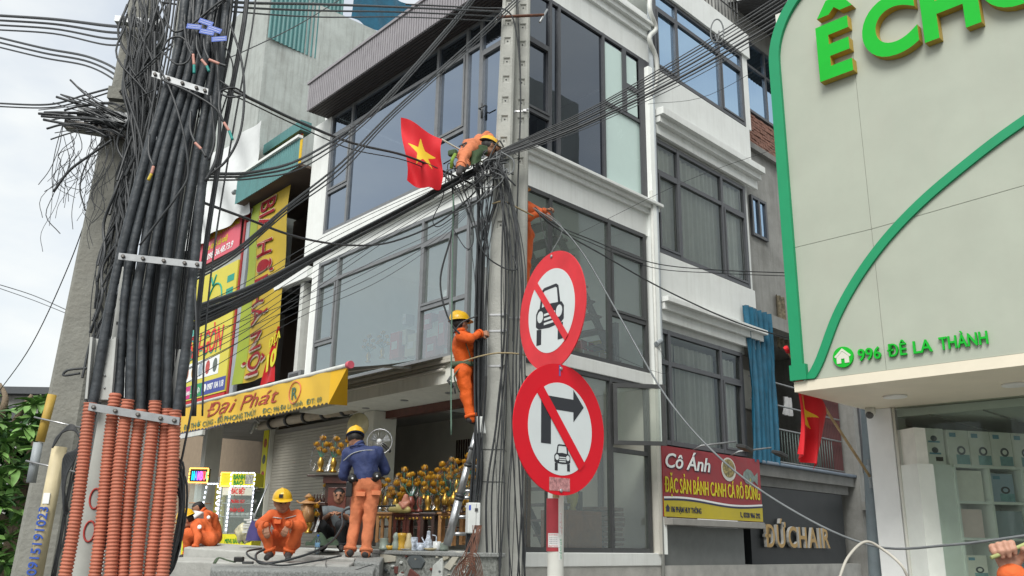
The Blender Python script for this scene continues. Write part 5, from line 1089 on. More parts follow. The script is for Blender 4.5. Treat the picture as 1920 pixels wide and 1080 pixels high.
# ================================================================== the old pole at left: tangle, stubs, pipes
TG_ = MB()
for i in range(85):
    u = random.random(); y0 = random.uniform(-30, 420); x0 = 292-.19*y0*1.0+random.uniform(-2, 34); L_ = random.uniform(120, 420); Yv = random.uniform(6.9, 7.4)
    pts = [(x0, y0, Yv)]
    for k in range(1, 5): pts.append((x0-.19*L_*k/4+random.uniform(-13, 13)+18*sin(k*pi/4)*random.uniform(-1, 1), y0+L_*k/4, Yv+random.uniform(-.06, .06)))
    TG_.tube(spline([at(*p) for p in pts], 5), random.choice([.004, .006, .008, .011, .013]), 5, cap=False)
for i in range(60):
    x0, y0 = random.uniform(235, 300), random.uniform(-20, 120); Yv = random.uniform(6.8, 7.3)
    TG_.tube(spline([at(x0, y0, Yv), at(x0+random.uniform(-20, 20), y0+60, Yv), at(270+random.uniform(-25, 25), y0+150+random.uniform(-30, 40), Yv), at(262+random.uniform(-14, 14), y0+270, Yv)], 5), random.choice([.006, .009, .012]), 5, cap=False)
tag(TG_.build('wire_tangle', BLACKC, None, recalc=False), 'dense tangle of black wires hanging between the two left poles', 'wires', kind='stuff')
XA = thing('cut_crossarm', 'crossarm bristling with cut cable stubs on the old left pole', 'crossarm', at(200, 240, 7.3))
b = MB(); b.fb(Fr(at(170, 215, 7.3), V((1, .1, -.1))), -.1, .42, -.05, .05, -.05, .05); b.build('arm', GALV, XA); b = MB(); b.fb(Fr(at(145, 238, 7.3), V((1, .1, -.12))), -.1, .42, -.04, .04, -.05, .05); b.build('arm', mat('dull bolt', (.16, .15, .14)), XA)
for i in range(34):
    px, py = random.uniform(165, 215), random.uniform(185, 245); a_ = random.gauss(.22, .3); L_ = random.uniform(40, 110)
    cable([(px+30, py+15, 7.2), (px, py, 7.2+random.uniform(-.1, .1)), (px-L_*.6*cos(a_), py-L_*.6*sin(a_)*.7, 7.2), (px-L_*cos(a_), py-L_*sin(a_)*.8+random.uniform(-4, 10), 7.2)], random.choice([.005, .008, .012, .015]), XA, name='stub', n=4)
cable([(210, 262, 7.2), (170, 290, 7.2), (130, 320, 7.2), (100, 360, 7.2)], .014, XA, name='stub'); cable([(195, 260, 7.2), (165, 300, 7.2), (150, 350, 7.2), (160, 395, 7.2)], .008, XA, name='stub')
HW = MB()
for i in range(46):
    px, py = random.uniform(110, 215), random.uniform(230, 330); L_ = random.uniform(40, 170)
    HW.tube(spline([at(px, py, 7.2), at(px+random.uniform(-16, 10), py+L_*.4, 7.2), at(px+random.uniform(-30, 10)-L_*.1, py+L_*.75, 7.2), at(px+random.uniform(-30, 20)-L_*.15, py+L_, 7.2)], 4), random.choice([.0025, .003, .004]), 4, cap=False)
tag(HW.build('hanging_wires', BLACKC, None, recalc=False), 'thin frayed wire ends hanging below the cut crossarm', 'wires', kind='stuff')
b = MB(); b.fb(Fr(at(258, 42, 7.3), V((1, .05, -.06))), -.2, .22, -.03, .03, -.04, .04); b.build('pole_crossarm', GALV, None, label='galvanised crossarm near the top of the old left pole', cat='crossarm')
b = MB(); b.fb(Fr(at(232, 178, 7.25), V((1, .05, -.06))), -.13, .17, -.06, .06, -.04, .04); b.build('pole_collar', CONC2, None, label='concrete collar on the old left pole below the crossing wires', cat='collar')
LS = thing('drop_cables', 'black drop cables down the right flank of the old left pole', 'cables', at(150, 900, 7.1))
for i in range(12): cable([(252+random.uniform(-20, 20), 380, 7.2), (222+random.uniform(-16, 16), 520, 7.2), (196+random.uniform(-10, 12), 640, 7.15), (172+random.uniform(-8, 12), 760, 7.1), (140+random.uniform(-10, 20), 900, 7.1), (100+random.uniform(-10, 40), 1090, 7.1)], random.choice([.004, .006, .01]), LS)
for i in range(8): cable([(98, 840, 6.9), (108+i*2, 818-i*2, 6.9), (132+i, 806-i, 6.9), (152, 820+i*3, 6.9), (140-i*3, 860, 6.9), (120, 905+i*8, 6.9), (128, 960, 7)], .008, LS)
cable([(150, 700, 7), (120, 704, 7), (128, 694, 7), (165, 690, 7)], .012, LS)
YP = mat('aged ivory pipe', (.5, .43, .27), .6, .15, 5, stain=.3, stain_col=(.25, .2, .12))
PP = thing('ivory_pipe', 'aged ivory pipe with blue hand-painted numbers strapped to the old left pole', 'pipe', at(60, 1090, 7))
a, c = at(62, 1100, 7.0), at(112, 838, 7.0); b = MB(); b.tube([a, c], .055, 12); b.build('tube', YP, PP)
ax = (c-a).normalized(); Fp_ = Fr(a.lerp(c, .05)+V((.0, -.058, 0)), ax, V((-ax.z, 0, ax.x)).normalized(), V((0, -1, 0)))
text('0915191023', Fp_, .03, -.035, .001, .075, mat('blue marker', (.03, .08, .35), .6, 0), PP, width=.5, bold=.012)
q = MB(); q.box(a.lerp(c, .62)+V((0, -.056, 0)), (.05, .004, .08)); q.build('sticker', PW, PP)
for nm, lb, p0, p1, r, m_ in (('yellow_pipe', 'short yellow pipe on the left side of the old pole', (75, 828), (98, 740), .035, mat('yellow pipe', (.45, .3, .06), .6, .15)), ('grey_pipe', 'cut grey pipe end below the yellow pipe', (58, 905), (72, 830), .036, PVCG)):
    b = MB(); b.tube([at(*p0, 7.1), at(*p1, 7.1)], r, 10); b.build(nm, m_, None, label=lb, cat='pipe')
for py, px in ((790, 110), (872, 95)):
    b = MB(); p = at(px, py, 7.05); b.tube([p+V((-.2, 0, .03)), p+V((.2, 0, -.05))], .008, 6); b.build('tie_wire', STP, None, label='%s tie wire across the old left pole' % ('upper' if py < 800 else 'lower'), cat='wire')
# ================================================================== round traffic signs
SGN = mat('sign red enamel', (.62, .008, .02), .5, .05, 6, spec=.2); SGW = mat('sign white sheeting', (.6, .64, .64), .4, .04, 5); SGB = mat('sign black print', (.02, .022, .028), .5, 0)
SGR2 = mat('faded sign red', (.62, .04, .05), .5, .12, 6, spec=.2, stain=.35, stain_col=(.45, .02, .03))
def sector(F, pts, d, m_, name, par, t=.0012): return MB().poly(F, pts, d, d+t).build(name, m_, par)
def car_front(F, cx, cz, s, d, par, name='car_symbol'):
    b = MB()
    roof = [(-.38, .05), (-.3, .42), (-.22, .47), (.22, .47), (.3, .42), (.38, .05)]
    inn = [(-.3, .05), (-.25, .38), (-.2, .41), (.2, .41), (.25, .38), (.3, .05)]
    for i in range(5): b.poly(F, [(cx+s*x, cz+s*z) for x, z in (roof[i], roof[i+1], inn[i+1], inn[i])], d, d+.001)
    b.poly(F, [(cx+s*x, cz+s*z) for x, z in ((-.5, -.02), (-.42, .07), (0, .11), (.42, .07), (.5, -.02), (.5, -.28), (.4, -.34), (0, -.37), (-.4, -.34), (-.5, -.28))], d, d+.001)
    for sx in (-1, 1): b.poly(F, [(cx+s*x*sx, cz+s*z) for x, z in ((.3, -.36), (.47, -.34), (.47, -.66), (.3, -.66))][::sx], d, d+.0011)
    o = b.build(name, SGB, par)
    for sx in (-1, 1): MB().poly(F, disc(F, cx+sx*s*.34, cz-s*.1, s*.11, s*.12, 0, 14), d+.0013, d+.002).build('headlamp_mark', SGW, o)
    for k in range(3): MB().fb(F, cx-s*.2, cx+s*.2, cz-s*(.27-.09*k)-s*.02, cz-s*(.27-.09*k)+s*.025, d+.0013, d+.002).build('grille_mark', SGW, o)
    return o
def slash(F, R_, r_in, w_, d, m_, par, ang):
    c, s_ = cos(ang), sin(ang); h = w_/2; e = r_in*1.03
    return sector(F, [(x*c-y*s_, x*s_+y*c) for x, y in ((-e, -h), (e, -h), (e, h), (-e, h))], d, m_, 'slash', par)
def road_sign(label, px, py, Y, yaw, tilt, R_, redm):
    P_ = at(px, py, Y); T = thing('traffic_sign', label, 'traffic sign', P_)
    Rv = V((cos(yaw), sin(yaw), 0)); Nv = V((sin(yaw), -cos(yaw), 0)); Zv = V((0, 0, 1)) + Rv*tilt; Zv = (Zv - Nv*Zv.dot(Nv)).normalized(); Rv = Zv.cross(Nv).normalized()*1
    if Rv.x < 0: Rv = -Rv
    F = Fr(P_, Rv, Zv, Nv)
    b = MB(); b.poly(F, disc(F, 0, 0, R_, R_, 0, 64), -.006, 0); b.build('plate', redm, T)
    b = MB(); b.poly(F, disc(F, 0, 0, R_*.705, R_*.705, 0, 64), .0004, .0014); b.build('white_field', SGW, T)
    b = MB(); b.fb(F, -.04, .04, -R_*.8, R_*.8, -.03, -.0065); b.build('back_rail', GALV, T)
    for zz_ in (-R_*.93, R_*.93):
        b = MB(); b.lathe([(.011, 0), (.011, .004), (.006, .007), (0, .007)], F.P(0, zz_, .0005), 10, axis=F.N); b.build('bolt', GALV, T)
    return T, F
T1, F1 = road_sign('upper round no-cars sign, turned away, red ring with car front and slash', 1033, 582, 4.98, radians(-60), .02, .355, SGR2)
car_front(F1, -.01, .01, .3, .0018, T1); slash(F1, .355, .25, .046, .0042, SGR2, T1, radians(-48))
T2, F2 = road_sign('lower round no-right-turn sign with arrow, small car front and red slash', 1051.5, 803.5, 4.85, radians(43), 0, .358, SGN)
b = MB(); b.poly(F2, [(-.155, -.09), (-.08, -.09), (-.08, .1), (.1, .1), (.1, .045), (.185, .135), (.1, .225), (.1, .17), (-.155, .17)][::1], .0018, .0028); b.build('arrow', SGB, T2)
car_front(F2, .01, -.145, .125, .0018, T2); slash(F2, .358, .252, .062, .0042, SGN, T2, radians(-50))
b = MB(); b.fb(F2, -.09, .07, -.335, -.265, .0006, .0014); b.build('scraped_sticker', mat('scraped sticker', (.42, .2, .2), .8, .6, 60), T2)
b = MB(); b.fb(F2, -.015, -.003, .29, .352, .0006, .0014); b.build('blue_drip', mat('blue paint', (.12, .1, .3), .6), T2)
# post with red and white bands
PO = thing('sign_post', 'red and white banded sign post plastered with paper stickers', 'post', V((at(1040, 1000, 5.12).x, at(1040, 1000, 5.12).y, 0)))
pw = at(1040, 1000, 5.12); zz = lambda py: at(1040, py, 5.12).z
WPOST = mat('post white paint', (.62, .62, .57), .6, .08, 8, stain=.35, stain_col=(.35, .28, .2))
b = MB(); b.tube([V((pw.x, pw.y, 0)), V((pw.x+.01, pw.y, zz(545)))], .0455, 16); b.build('tube', WPOST, PO)
b = MB(); b.tube([V((pw.x, pw.y, zz(1034))), V((pw.x, pw.y, zz(935)))], .047, 16, cap=False); b.build('red_band', mat('post red paint', (.36, .04, .05), .6, .15, 9, stain=.2), PO)
def wrap(a0, a1, py0, py1, m_, name, r=.0485):
    b = MB(); b.grid(lambda u, v: V((pw.x + r*sin(a0+(a1-a0)*u), pw.y - r*cos(a0+(a1-a0)*u), zz(py1)+(zz(py0)-zz(py1))*v)), 8, 2); return b.build(name, m_, PO, recalc=False)
STW = mat('sticker paper', (.7, .7, .68), .6, .04, 20)
wrap(-.9, .4, 1000, 1026, STW, 'notice_sticker'); wrap(.55, 1.2, 960, 1003, STW, 'strip_sticker'); wrap(.4, 1.1, 1008, 1050, STW, 'strip_sticker'); wrap(-.3, .5, 918, 934, mat('torn sticker', (.35, .24, .12), .8, .7, 30), 'torn_sticker')
def wtext(s_, a0, a1, py, h, m_, vert=False, py2=None):
    vs, fs = text_mesh(s_, 1, .01); x0 = min(v[0] for v in vs); x1 = max(v[0] for v in vs); b = MB(); pts = []
    for v in vs:
        t = (v[0]-x0)/(x1-x0)
        if vert: a = a0+(a1-a0)*v[1]/.73; z = zz(py2)+(zz(py)-zz(py2))*t
        else: a = a0+(a1-a0)*t; z = zz(py)+h*v[1]/.73
        pts.append(V((pw.x+0.0492*sin(a), pw.y-0.0492*cos(a), z)))
    b.add(pts, fs); b.build('sticker_print', m_, PO, recalc=False)
RP_ = mat('print red ink', (.6, .05, .05), .6, 0); GP_ = mat('print green ink', (.02, .35, .15), .6, 0)
wtext('GIA LẮP MẠNG', -.8, .3, 1004, .006, RP_); wtext('096.877.8125', -.8, .3, 1025, .007, RP_)
for k in range(4): wtext('Lắp đặt internet wifi', -.7, .25, 1009+k*3.6, .004, PN)
wtext('HÚT BỂ PHỐT GIÁ RẺ', 1.0, .72, 962, 0, RP_, True, 1001); wtext('HÚT BỂ PHỐT GIÁ RẺ', .9, .6, 1010, 0, GP_, True, 1048)
# ================================================================== flags
at_steps = at; at = at_true
FR_ = mat('flag red', (.6, .012, .02), .7, .06, 3); FY_ = mat('flag yellow', (.75, .5, .03), .7, .03)
def star_in(x, y, R_):
    r = sqrt(x*x+y*y)
    if r > R_: return False
    a = (atan2(x, y) % (2*pi/5)); a = min(a, 2*pi/5-a); ro, ri = R_, R_*.382
    ax_, ay = ro, 0; bx_, by = ri*cos(pi/5), ri*sin(pi/5); px_, py_ = r*cos(a), r*sin(a)
    return (bx_-ax_)*(py_-ay)-(by-ay)*(px_-ax_) >= 0
def flag(parent, fn, nu, nv, sc, R_, asp):
    b = MB(); vs = [fn(i/nu, j/nv) for j in range(nv+1) for i in range(nu+1)]; fs = []; b.sm = True
    for j in range(nv):
        for i in range(nu): fs.append((j*(nu+1)+i, j*(nu+1)+i+1, (j+1)*(nu+1)+i+1, (j+1)*(nu+1)+i))
    b.add(vs, fs)
    for j in range(nv):
        for i in range(nu):
            x = ((i+.5)/nu-sc[0])*asp; y = (j+.5)/nv-sc[1]
            b.mi[j*nu+i] = 1 if star_in(x, y, R_) else 0
    return b.build('cloth', [FR_, FY_], parent, recalc=False)
at = at_steps
FL = thing('flag', 'red flag with yellow star on a pole near the worker lying on cables', 'flag', at(800, 300, 9.5))
q00, q10, q11, q01 = at(752, 219, 9.35), at(830, 262, 9.45), at(826, 352, 9.4), at(763, 338, 9.3)
def ff(u, v):
    lo = q01.lerp(q11, u) + V((0, 0, -.05*sin(u*pi)-.1*max(0, u-.55)*sin(u*9))); hi = q00.lerp(q10, u)
    p = lo.lerp(hi, v); return p + V((0, .05*sin(u*7+v*3)+.03*sin(v*9+u*4), 0)) + V((.02*sin(v*6), 0, 0))
flag(FL, ff, 100, 110, (.50, .55), .27, .72)
b = MB(); b.tube([at(828, 261, 9.45), at(868, 284, 9.6), at(905, 304, 9.75)], .012, 8); b.build('flag_pole', mat('bamboo white', (.5, .48, .4), .6), FL)
at = at_true
FL2 = thing('flag', 'red flag drooping on a bamboo pole at the cream shop pillar', 'flag', at(1520, 800, 10.2))
Yf = 10.4
a_t, a_b = at(1550, 770, 10.7), at(1478, 660, 10.1)
g00, g10, g11, g01 = at(1486, 672, 10.15), at(1551, 770, 10.7), at(1527, 884, 10.6), at(1489, 852, 10.25)
def f2(u, v):
    lo = g01.lerp(g11, u) + V((0, 0, .05*sin(u*pi*.9)*u)); hi = g00.lerp(g10, u); p = lo.lerp(hi, v)
    return p + V((.3, -.9, 0))*(.11*sin(u*9+.6)*(1-v*.55)+.04*sin(u*19+v*2)*(1-v)) + V((.05*sin(v*4)*(1-u), 0, 0))
flag(FL2, f2, 110, 110, (.4, .62), .2, .55)
b = MB(); b.tube([at(1632, 895, 11.3), a_t, a_b, at(1474, 652, 10.05)], .017, 8); b.build('flag_pole', mat('bamboo', (.36, .25, .13), .6, .2, 12), FL2)
b = MB(); b.tube([a_b, at(1473, 651, 10.05)], .028, 8); b.build('pole_sleeve', FR_, FL2)
b = MB(); p = at(1632, 895, 11.3); b.box(p+V((.02, .05, .05)), (.03, .05, .36)); b.tube([p+V((0, 0, -.02)), p+V((.0, .04, .15))], .03, 8); b.build('bracket', PVCG, FL2)

at = at_true
# ================================================================== people: one continuous skin per figure, grown from joints
def snet(dist, lo, hi, res):
    nx, ny, nz = [int(np.ceil((hi[i]-lo[i])/res))+1 for i in range(3)]
    X, Y, Z = np.meshgrid(lo[0]+res*np.arange(nx), lo[1]+res*np.arange(ny), lo[2]+res*np.arange(nz), indexing='ij')
    D = dist(X, Y, Z); s = D < 0
    cells = np.zeros((nx-1, ny-1, nz-1), int); acc = np.zeros((nx-1, ny-1, nz-1, 3)); cnt = np.zeros((nx-1, ny-1, nz-1))
    C_ = lambda a, dx, dy, dz: a[dx:nx-1+dx, dy:ny-1+dy, dz:nz-1+dz]
    cor = [(i, j, k) for i in (0, 1) for j in (0, 1) for k in (0, 1)]
    for a in cor:
        for ax in range(3):
            if a[ax] == 0:
                b_ = list(a); b_[ax] = 1
                d0, d1 = C_(D, *a), C_(D, *b_); m = (d0 < 0) != (d1 < 0)
                t = np.where(m, d0/np.where(m, d0-d1, 1), 0)
                for q in range(3): acc[..., q] += np.where(m, a[q]+(t if q == ax else 0), 0)
                cnt += m
    idx = -np.ones(cnt.shape, int); on = cnt > 0; idx[on] = np.arange(on.sum())
    I, J, K = np.nonzero(on); p = acc[on]/cnt[on][:, None]
    vs = np.stack([lo[0]+res*(I+p[:, 0]), lo[1]+res*(J+p[:, 1]), lo[2]+res*(K+p[:, 2])], 1)
    fs = []
    for ax in range(3):
        sl0 = [slice(None)]*3; sl1 = [slice(None)]*3; sl0[ax] = slice(0, -1); sl1[ax] = slice(1, None)
        a, b_ = s[tuple(sl0)], s[tuple(sl1)]; e = a != b_
        o1, o2 = [q for q in range(3) if q != ax]
        c = np.stack(np.nonzero(e), 1); ok = (c[:, o1] > 0) & (c[:, o2] > 0) & (c[:, o1] < cells.shape[o1]) & (c[:, o2] < cells.shape[o2]); c = c[ok]
        q = []
        for da, db in ((-1, -1), (0, -1), (0, 0), (-1, 0)):
            g = c.copy(); g[:, o1] += da; g[:, o2] += db; q.append(idx[g[:, 0], g[:, 1], g[:, 2]])
        q = np.stack(q, 1); av = a[c[:, 0], c[:, 1], c[:, 2]]; flip = av != (ax == 1)
        q[~flip] = q[~flip][:, ::-1]; fs += q[(q >= 0).all(1)].tolist()
    return vs, fs
class Body:
    def __init__(s): s.b = []
    def cap(s, a, b, ra, rb, m, blend=True): s.b.append((np.array(a, float), np.array(b, float), ra, rb, m)); return len(s.b)-1
    def each(s, P):
        out = []
        for a, b, ra, rb, m in s.b:
            ab = b-a; L2 = max(ab@ab, 1e-9); t = np.clip(((P[0]-a[0])*ab[0]+(P[1]-a[1])*ab[1]+(P[2]-a[2])*ab[2])/L2, 0, 1)
            d = np.sqrt((P[0]-a[0]-t*ab[0])**2+(P[1]-a[1]-t*ab[1])**2+(P[2]-a[2]-t*ab[2])**2) - (ra+t*(rb-ra)); out.append((d, t))
        return out
    def grow(s, res, k=.03, wr=0.0):
        lo = np.min([np.minimum(a, b)-max(ra, rb) for a, b, ra, rb, m in s.b], 0)-.04; hi = np.max([np.maximum(a, b)+max(ra, rb) for a, b, ra, rb, m in s.b], 0)+.04
        def dist(X, Y, Z):
            D = None
            for a, b, ra, rb, m in s.b:
                ab = b-a; L2 = max(ab@ab, 1e-9); t = np.clip(((X-a[0])*ab[0]+(Y-a[1])*ab[1]+(Z-a[2])*ab[2])/L2, 0, 1)
                d = np.sqrt((X-a[0]-t*ab[0])**2+(Y-a[1]-t*ab[1])**2+(Z-a[2]-t*ab[2])**2) - (ra+t*(rb-ra))
                if wr and m in (0, 1): d = d + wr*(np.sin(21*X+13*Y+2.6*np.sin(8*Z+5*X))*np.sin(15*Z+9*X+2*np.sin(11*Y+7*X)) + .5*np.sin(44*X+19*Z+27*Y+2.5*np.sin(13*Z)))
                if D is None: D = d
                else:
                    h = np.clip(.5+.5*(D-d)/k, 0, 1); D = D*(1-h)+d*h - k*h*(1-h)
            return D
        vs, fs = snet(dist, lo, hi, res)
        fc = vs[np.array(fs)].mean(1); ev = s.each(fc.T)
        dd = np.stack([d for d, t in ev]); tt = np.stack([t for d, t in ev]); w_ = dd.argmin(0)
        return vs, fs, fc, w_, tt[w_, np.arange(len(w_))]
def unit(v): v = np.array(v, float); return v/max(1e-9, np.linalg.norm(v))
SKIN = mat('skin', (.34, .17, .105), .55, .1, 14); HAIRM = mat('black hair', (.012, .01, .009), .6, .3, 40)
ORG = mat('orange work cloth', (.62, .12, .03), .8, .1, 5, bump=.9, bscale=13, stain=.3, stain_col=(.3,.1,.05)); ORGF = mat('faded orange cloth', (.62, .2, .09), .85, .14, 5, bump=.9, bscale=13, stain=.3, stain_col=(.3,.1,.05))
BLU = mat('navy jacket', (.03, .045, .13), .7, .2, 7, bump=.9, bscale=12); GRYT = mat('grey tee', (.13, .15, .16), .85, .1); DKT = mat('dark trousers', (.02, .022, .025), .85, .2)
SHOE = mat('dusty shoes', (.05, .045, .045), .7, .3, 9); TAPE = mat('reflective tape', (.5, .52, .5), .45, .05); HELM = mat('yellow helmet', (.72, .42, .01), .35, .05, 5, coat=.3)
BELT = mat('dark belt', (.02, .02, .02), .5, .1); HARN = mat('olive webbing', (.07, .1, .06), .8, .15); GRBAG = mat('green canvas', (.06, .1, .05), .9, .25, 8)
def hand(wr, d, nrm, curl=.4, s=1.0, side=1, res=.0045):
    B = Body(); wr = np.array(wr, float); d = unit(d); nrm = unit(np.array(nrm) - d*np.dot(nrm, d)); u = np.cross(d, nrm)*side
    pal = wr+d*.045*s
    B.cap(wr-d*.02, wr+d*.01, .026*s, .026*s, 2); 
    for o in (-.026, -.008, .01, .026): B.cap(wr+d*.015*s+u*o*.6*s, wr+d*.088*s+u*o*s, .014*s, .0125*s, 2)
    for i, (o, ln) in enumerate(((-.031, .062), (-.010, .076), (.011, .072), (.031, .056))):
        a = wr+d*.088*s+u*o*s; c1 = curl*1.0; 
        d1 = unit(d*cos(c1)+nrm*sin(c1)); d2 = unit(d*cos(c1*2.3)+nrm*sin(c1*2.3)); d3 = unit(d*cos(min(3.3, c1*3.3))+nrm*sin(min(3.3, c1*3.3)))
        b = a+d1*ln*.5*s; c = b+d2*ln*.32*s; e = c+d3*ln*.26*s
        B.cap(a, b, .0105*s, .0098*s, 2); B.cap(b, c, .0096*s, .009*s, 2); B.cap(c, e, .0088*s, .0078*s, 2)
    tb = wr+d*.03*s+u*-.028*s; t1 = tb+unit(d*.6-u*.7+nrm*.35)*.038*s; t2 = t1+unit(d*.85-u*.15+nrm*(.3+curl*.5))*.034*s
    B.cap(tb, t1, .014*s, .012*s, 2); B.cap(t1, t2, .0115*s, .0095*s, 2)
    return B.grow(res, .009)[:2]
def ring(parent, c, rx, ry, ax, w_, m_, name='belt', Rv=(1, 0, 0)):
    c = V(c); ax = V(ax).normalized(); R_ = V(Rv); R_ = (R_-ax*R_.dot(ax)).normalized(); D_ = ax.cross(R_); b = MB(); n = 28; b.sm = True
    vs = []
    for k in range(n):
        a = 2*pi*k/n; p = c+R_*rx*cos(a)+D_*ry*sin(a); o = (R_*cos(a)+D_*sin(a))*.006; vs += [p-ax*w_, p+o-ax*w_, p+o+ax*w_, p+ax*w_]
    b.add(vs, [(4*k+j, 4*k+(j+1) % 4, 4*((k+1) % n)+(j+1) % 4, 4*((k+1) % n)+j) for k in range(n) for j in range(4)]); return b.build(name, m_, parent)
def person(label, J, mats=(0, 0), face=(0, -1, 0), up=(0, 0, 1), helmet=True, bare_arms=False, stripes=(), curl=.5, hand_dir={}, skip_hands=(), hair=False, group=None, res=.011, thick=1.0, origin=None, build_head=True, look=None, waist=.07, top=1.0):
    """J: joints in the place, in metres"""
    g = lambda k: np.array(J[k], float)
    sh, tr = mats; look_up = unit(up); f = unit(face); f = unit(f-look_up*np.dot(f, look_up)); sd = np.cross(f, look_up)
    B = Body(); idx = {}
    hl, hr = g('hipL'), g('hipR'); pc = (hl+hr)/2; ch = g('chest'); nk = g('neck'); sl_, sr_ = g('shL'), g('shR')
    B.cap(hl, hr, .105*thick, .105*thick, 1); idx['spine'] = B.cap(pc+(ch-pc)*.12, ch, .128*thick*top, .14*thick*top, 0)
    idx['chest'] = B.cap(sl_*.72+sr_*.28+(ch-nk)*.35, sr_*.72+sl_*.28+(ch-nk)*.35, .115*thick*top, .115*thick*top, 0)
    B.cap(sl_, sr_, .062, .062, 0); B.cap(ch, nk, .1, .062, 0)
    if build_head:
        hd = g('head'); B.cap(nk, hd-look_up*.05, .052, .05, 2)
        i0 = len(B.b); B.cap(hd-f*.018+look_up*.015, hd+f*.012+look_up*.02, .094, .09, 2); B.cap(hd+f*.03-look_up*.055-sd*.02, hd+f*.03-look_up*.055+sd*.02, .058, .058, 2); B.cap(hd+f*.05-look_up*.09, hd+f*.058-look_up*.085, .032, .03, 2)
        B.cap(hd+f*.092+look_up*.012, hd+f*.112-look_up*.028, .010, .015, 2)
        for e in (-1, 1): B.cap(hd+sd*.088*e-look_up*.02, hd+sd*.09*e+look_up*.025-f*.01, .015, .02, 2)
        i1 = len(B.b)
    for a in 'LR':
        idx['ua'+a] = B.cap(g('sh'+a), g('el'+a), .067*thick*top, .058*thick*top, 0)
        idx['fa'+a] = B.cap(g('el'+a), g('wr'+a), .05*thick if not bare_arms else .043, .043 if not bare_arms else .029, 2 if bare_arms else 0)
        if 'kn'+a in J:
            idx['th'+a] = B.cap(g('hip'+a), g('kn'+a), .1*thick, .076*thick, 1); idx['sh_'+a] = B.cap(g('kn'+a), g('an'+a), .072*thick, .06*thick, 1)
            an = g('an'+a); to = g('to'+a); B.cap(an, an, .05, .05, 3); B.cap(an-(to-an)*.22-look_z*.03, to, .042, .036, 3)
    vs, fs, fc, wh, tt = B.grow(res, .028, .0065)
    mi = np.array([B.b[w_][4] for w_ in wh])
    ax_ = unit(ch-pc); tor = (wh == 0) | (wh == idx['spine']); mi[tor] = np.where(((fc[tor]-pc)@ax_) > waist, 0, 1)
    for nm, t0, t1 in stripes:
        w_ = idx[nm]; mi[(wh == w_) & (tt > t0) & (tt < t1)] = 5
    if build_head:
        hm = (wh >= i0) & (wh < i1); rel = fc-hd; ru = rel@look_up; rf = rel@f; rs = rel@sd
        if True: mi[hm & (((ru > .045) & (rf < .085)) | ((rf < -.015) & (ru > -.05)))] = 4
        mi[hm & (rf > .07) & (np.abs(np.abs(rs)-.033) < .017) & (np.abs(ru-.012) < .008)] = 4          # eyes
        mi[hm & (rf > .06) & (np.abs(np.abs(rs)-.035) < .022) & (np.abs(ru-.034) < .005)] = 4            # brows
        mi[hm & (rf > .06) & (np.abs(rs) < .026) & (np.abs(ru+.068) < .006)] = 6                          # mouth
    V_ = [V(p) for p in vs]; F_ = [list(map(int, q)) for q in fs]; MI = list(map(int, mi))
    for a in 'LR':
        if a in skip_hands: continue
        w_ = g('wr'+a); d = hand_dir.get(a, (w_-g('el'+a))); d, nr = (d if isinstance(d, tuple) and len(d) == 2 else (d, (0, 0, -1)))
        hv, hf = hand(w_, d, nr, curl, 1.0, 1 if a == 'L' else -1, .006); o = len(V_); V_ += [V(p) for p in hv]; F_ += [[int(i)+o for i in q] for q in hf]; MI += [2]*len(hf)
    org = V(origin) if origin is not None else V((float(pc[0]), float(pc[1]), float(vs[:, 2].min())))
    T = thing('person', label, 'person', org, group)
    m = MB(); m.v = V_; m.f = F_; m.mi = MI; m.fs = [True]*len(F_); m.build('body', [sh, tr, SKIN, SHOE, HAIRM, TAPE, mat('lips', (.22, .07, .05), .5)], T, recalc=True)
    nv = unit((hd if build_head else nk+look_up)-nk)
    ring(T, nk+nv*.012, .074, .07, nv, .02, sh, 'collar')
    for a in 'LR':
        w2, e2 = g('wr'+a), g('el'+a); ax2 = unit(w2-e2)
        if not bare_arms: ring(T, w2-ax2*.012, .051, .051, ax2, .018, sh, 'cuff')
        else: ring(T, g('el'+a)-unit(g('el'+a)-g('sh'+a))*.03, .066, .066, unit(g('el'+a)-g('sh'+a)), .015, sh, 'sleeve_hem')
        if 'an'+a in J: ax3 = unit(g('an'+a)-g('kn'+a)); ring(T, g('an'+a)-ax3*.03, .073*thick, .073*thick, ax3, .02, tr, 'trouser_hem')
    if helmet and build_head:
        Q = M((sd, f, look_up)).transposed(); c = V(hd)+V(look_up)*.062
        b = MB(); b.sm = True; seg, rg = 26, 9; vs_ = []
        for i in range(rg+1):
            th = pi/2*i/rg
            for k in range(seg):
                a = 2*pi*k/seg; rx, ry, rz = .122, .142, .125; rr = cos(th)
                rid = .008*max(0, cos(a*2-pi))*0 + (.010 if abs(sin(a)) > .0 and abs(cos(a)) < .13 else 0)
                vs_.append(c + Q @ V((rx*rr*cos(a), ry*rr*sin(a), rz*sin(th)+rid*(th > .25))))
        b.add(vs_, [(i*seg+k, i*seg+(k+1) % seg, (i+1)*seg+(k+1) % seg, (i+1)*seg+k) for i in range(rg) for k in range(seg)])
        brim = []
        for k in range(seg):
            a = 2*pi*k/seg; ex = .014+.05*max(0, sin(a))**1.5; brim.append((c+Q @ V((.12*cos(a), .14*sin(a), .004)), c+Q @ V(((.12+ex*.5)*cos(a), (.14+ex)*sin(a), -.012-.012*max(0, sin(a))))))
        o = len(b.v); b.add([p for pr in brim for p in pr], [(2*k, 2*k+1, 2*((k+1) % seg)+1, 2*((k+1) % seg)) for k in range(seg)])
        hm_ = b.build('helmet', HELM, T)
        b = MB(); b.tube([c+Q @ V((.112*cos(a), .13*sin(a), -.012)) for a in [2*pi*k/24 for k in range(25)]], .012, 6, cap=False); b.build('helmet_liner', mat('liner blue', (.02, .04, .12), .7) if sh is BLU else BELT, hm_)
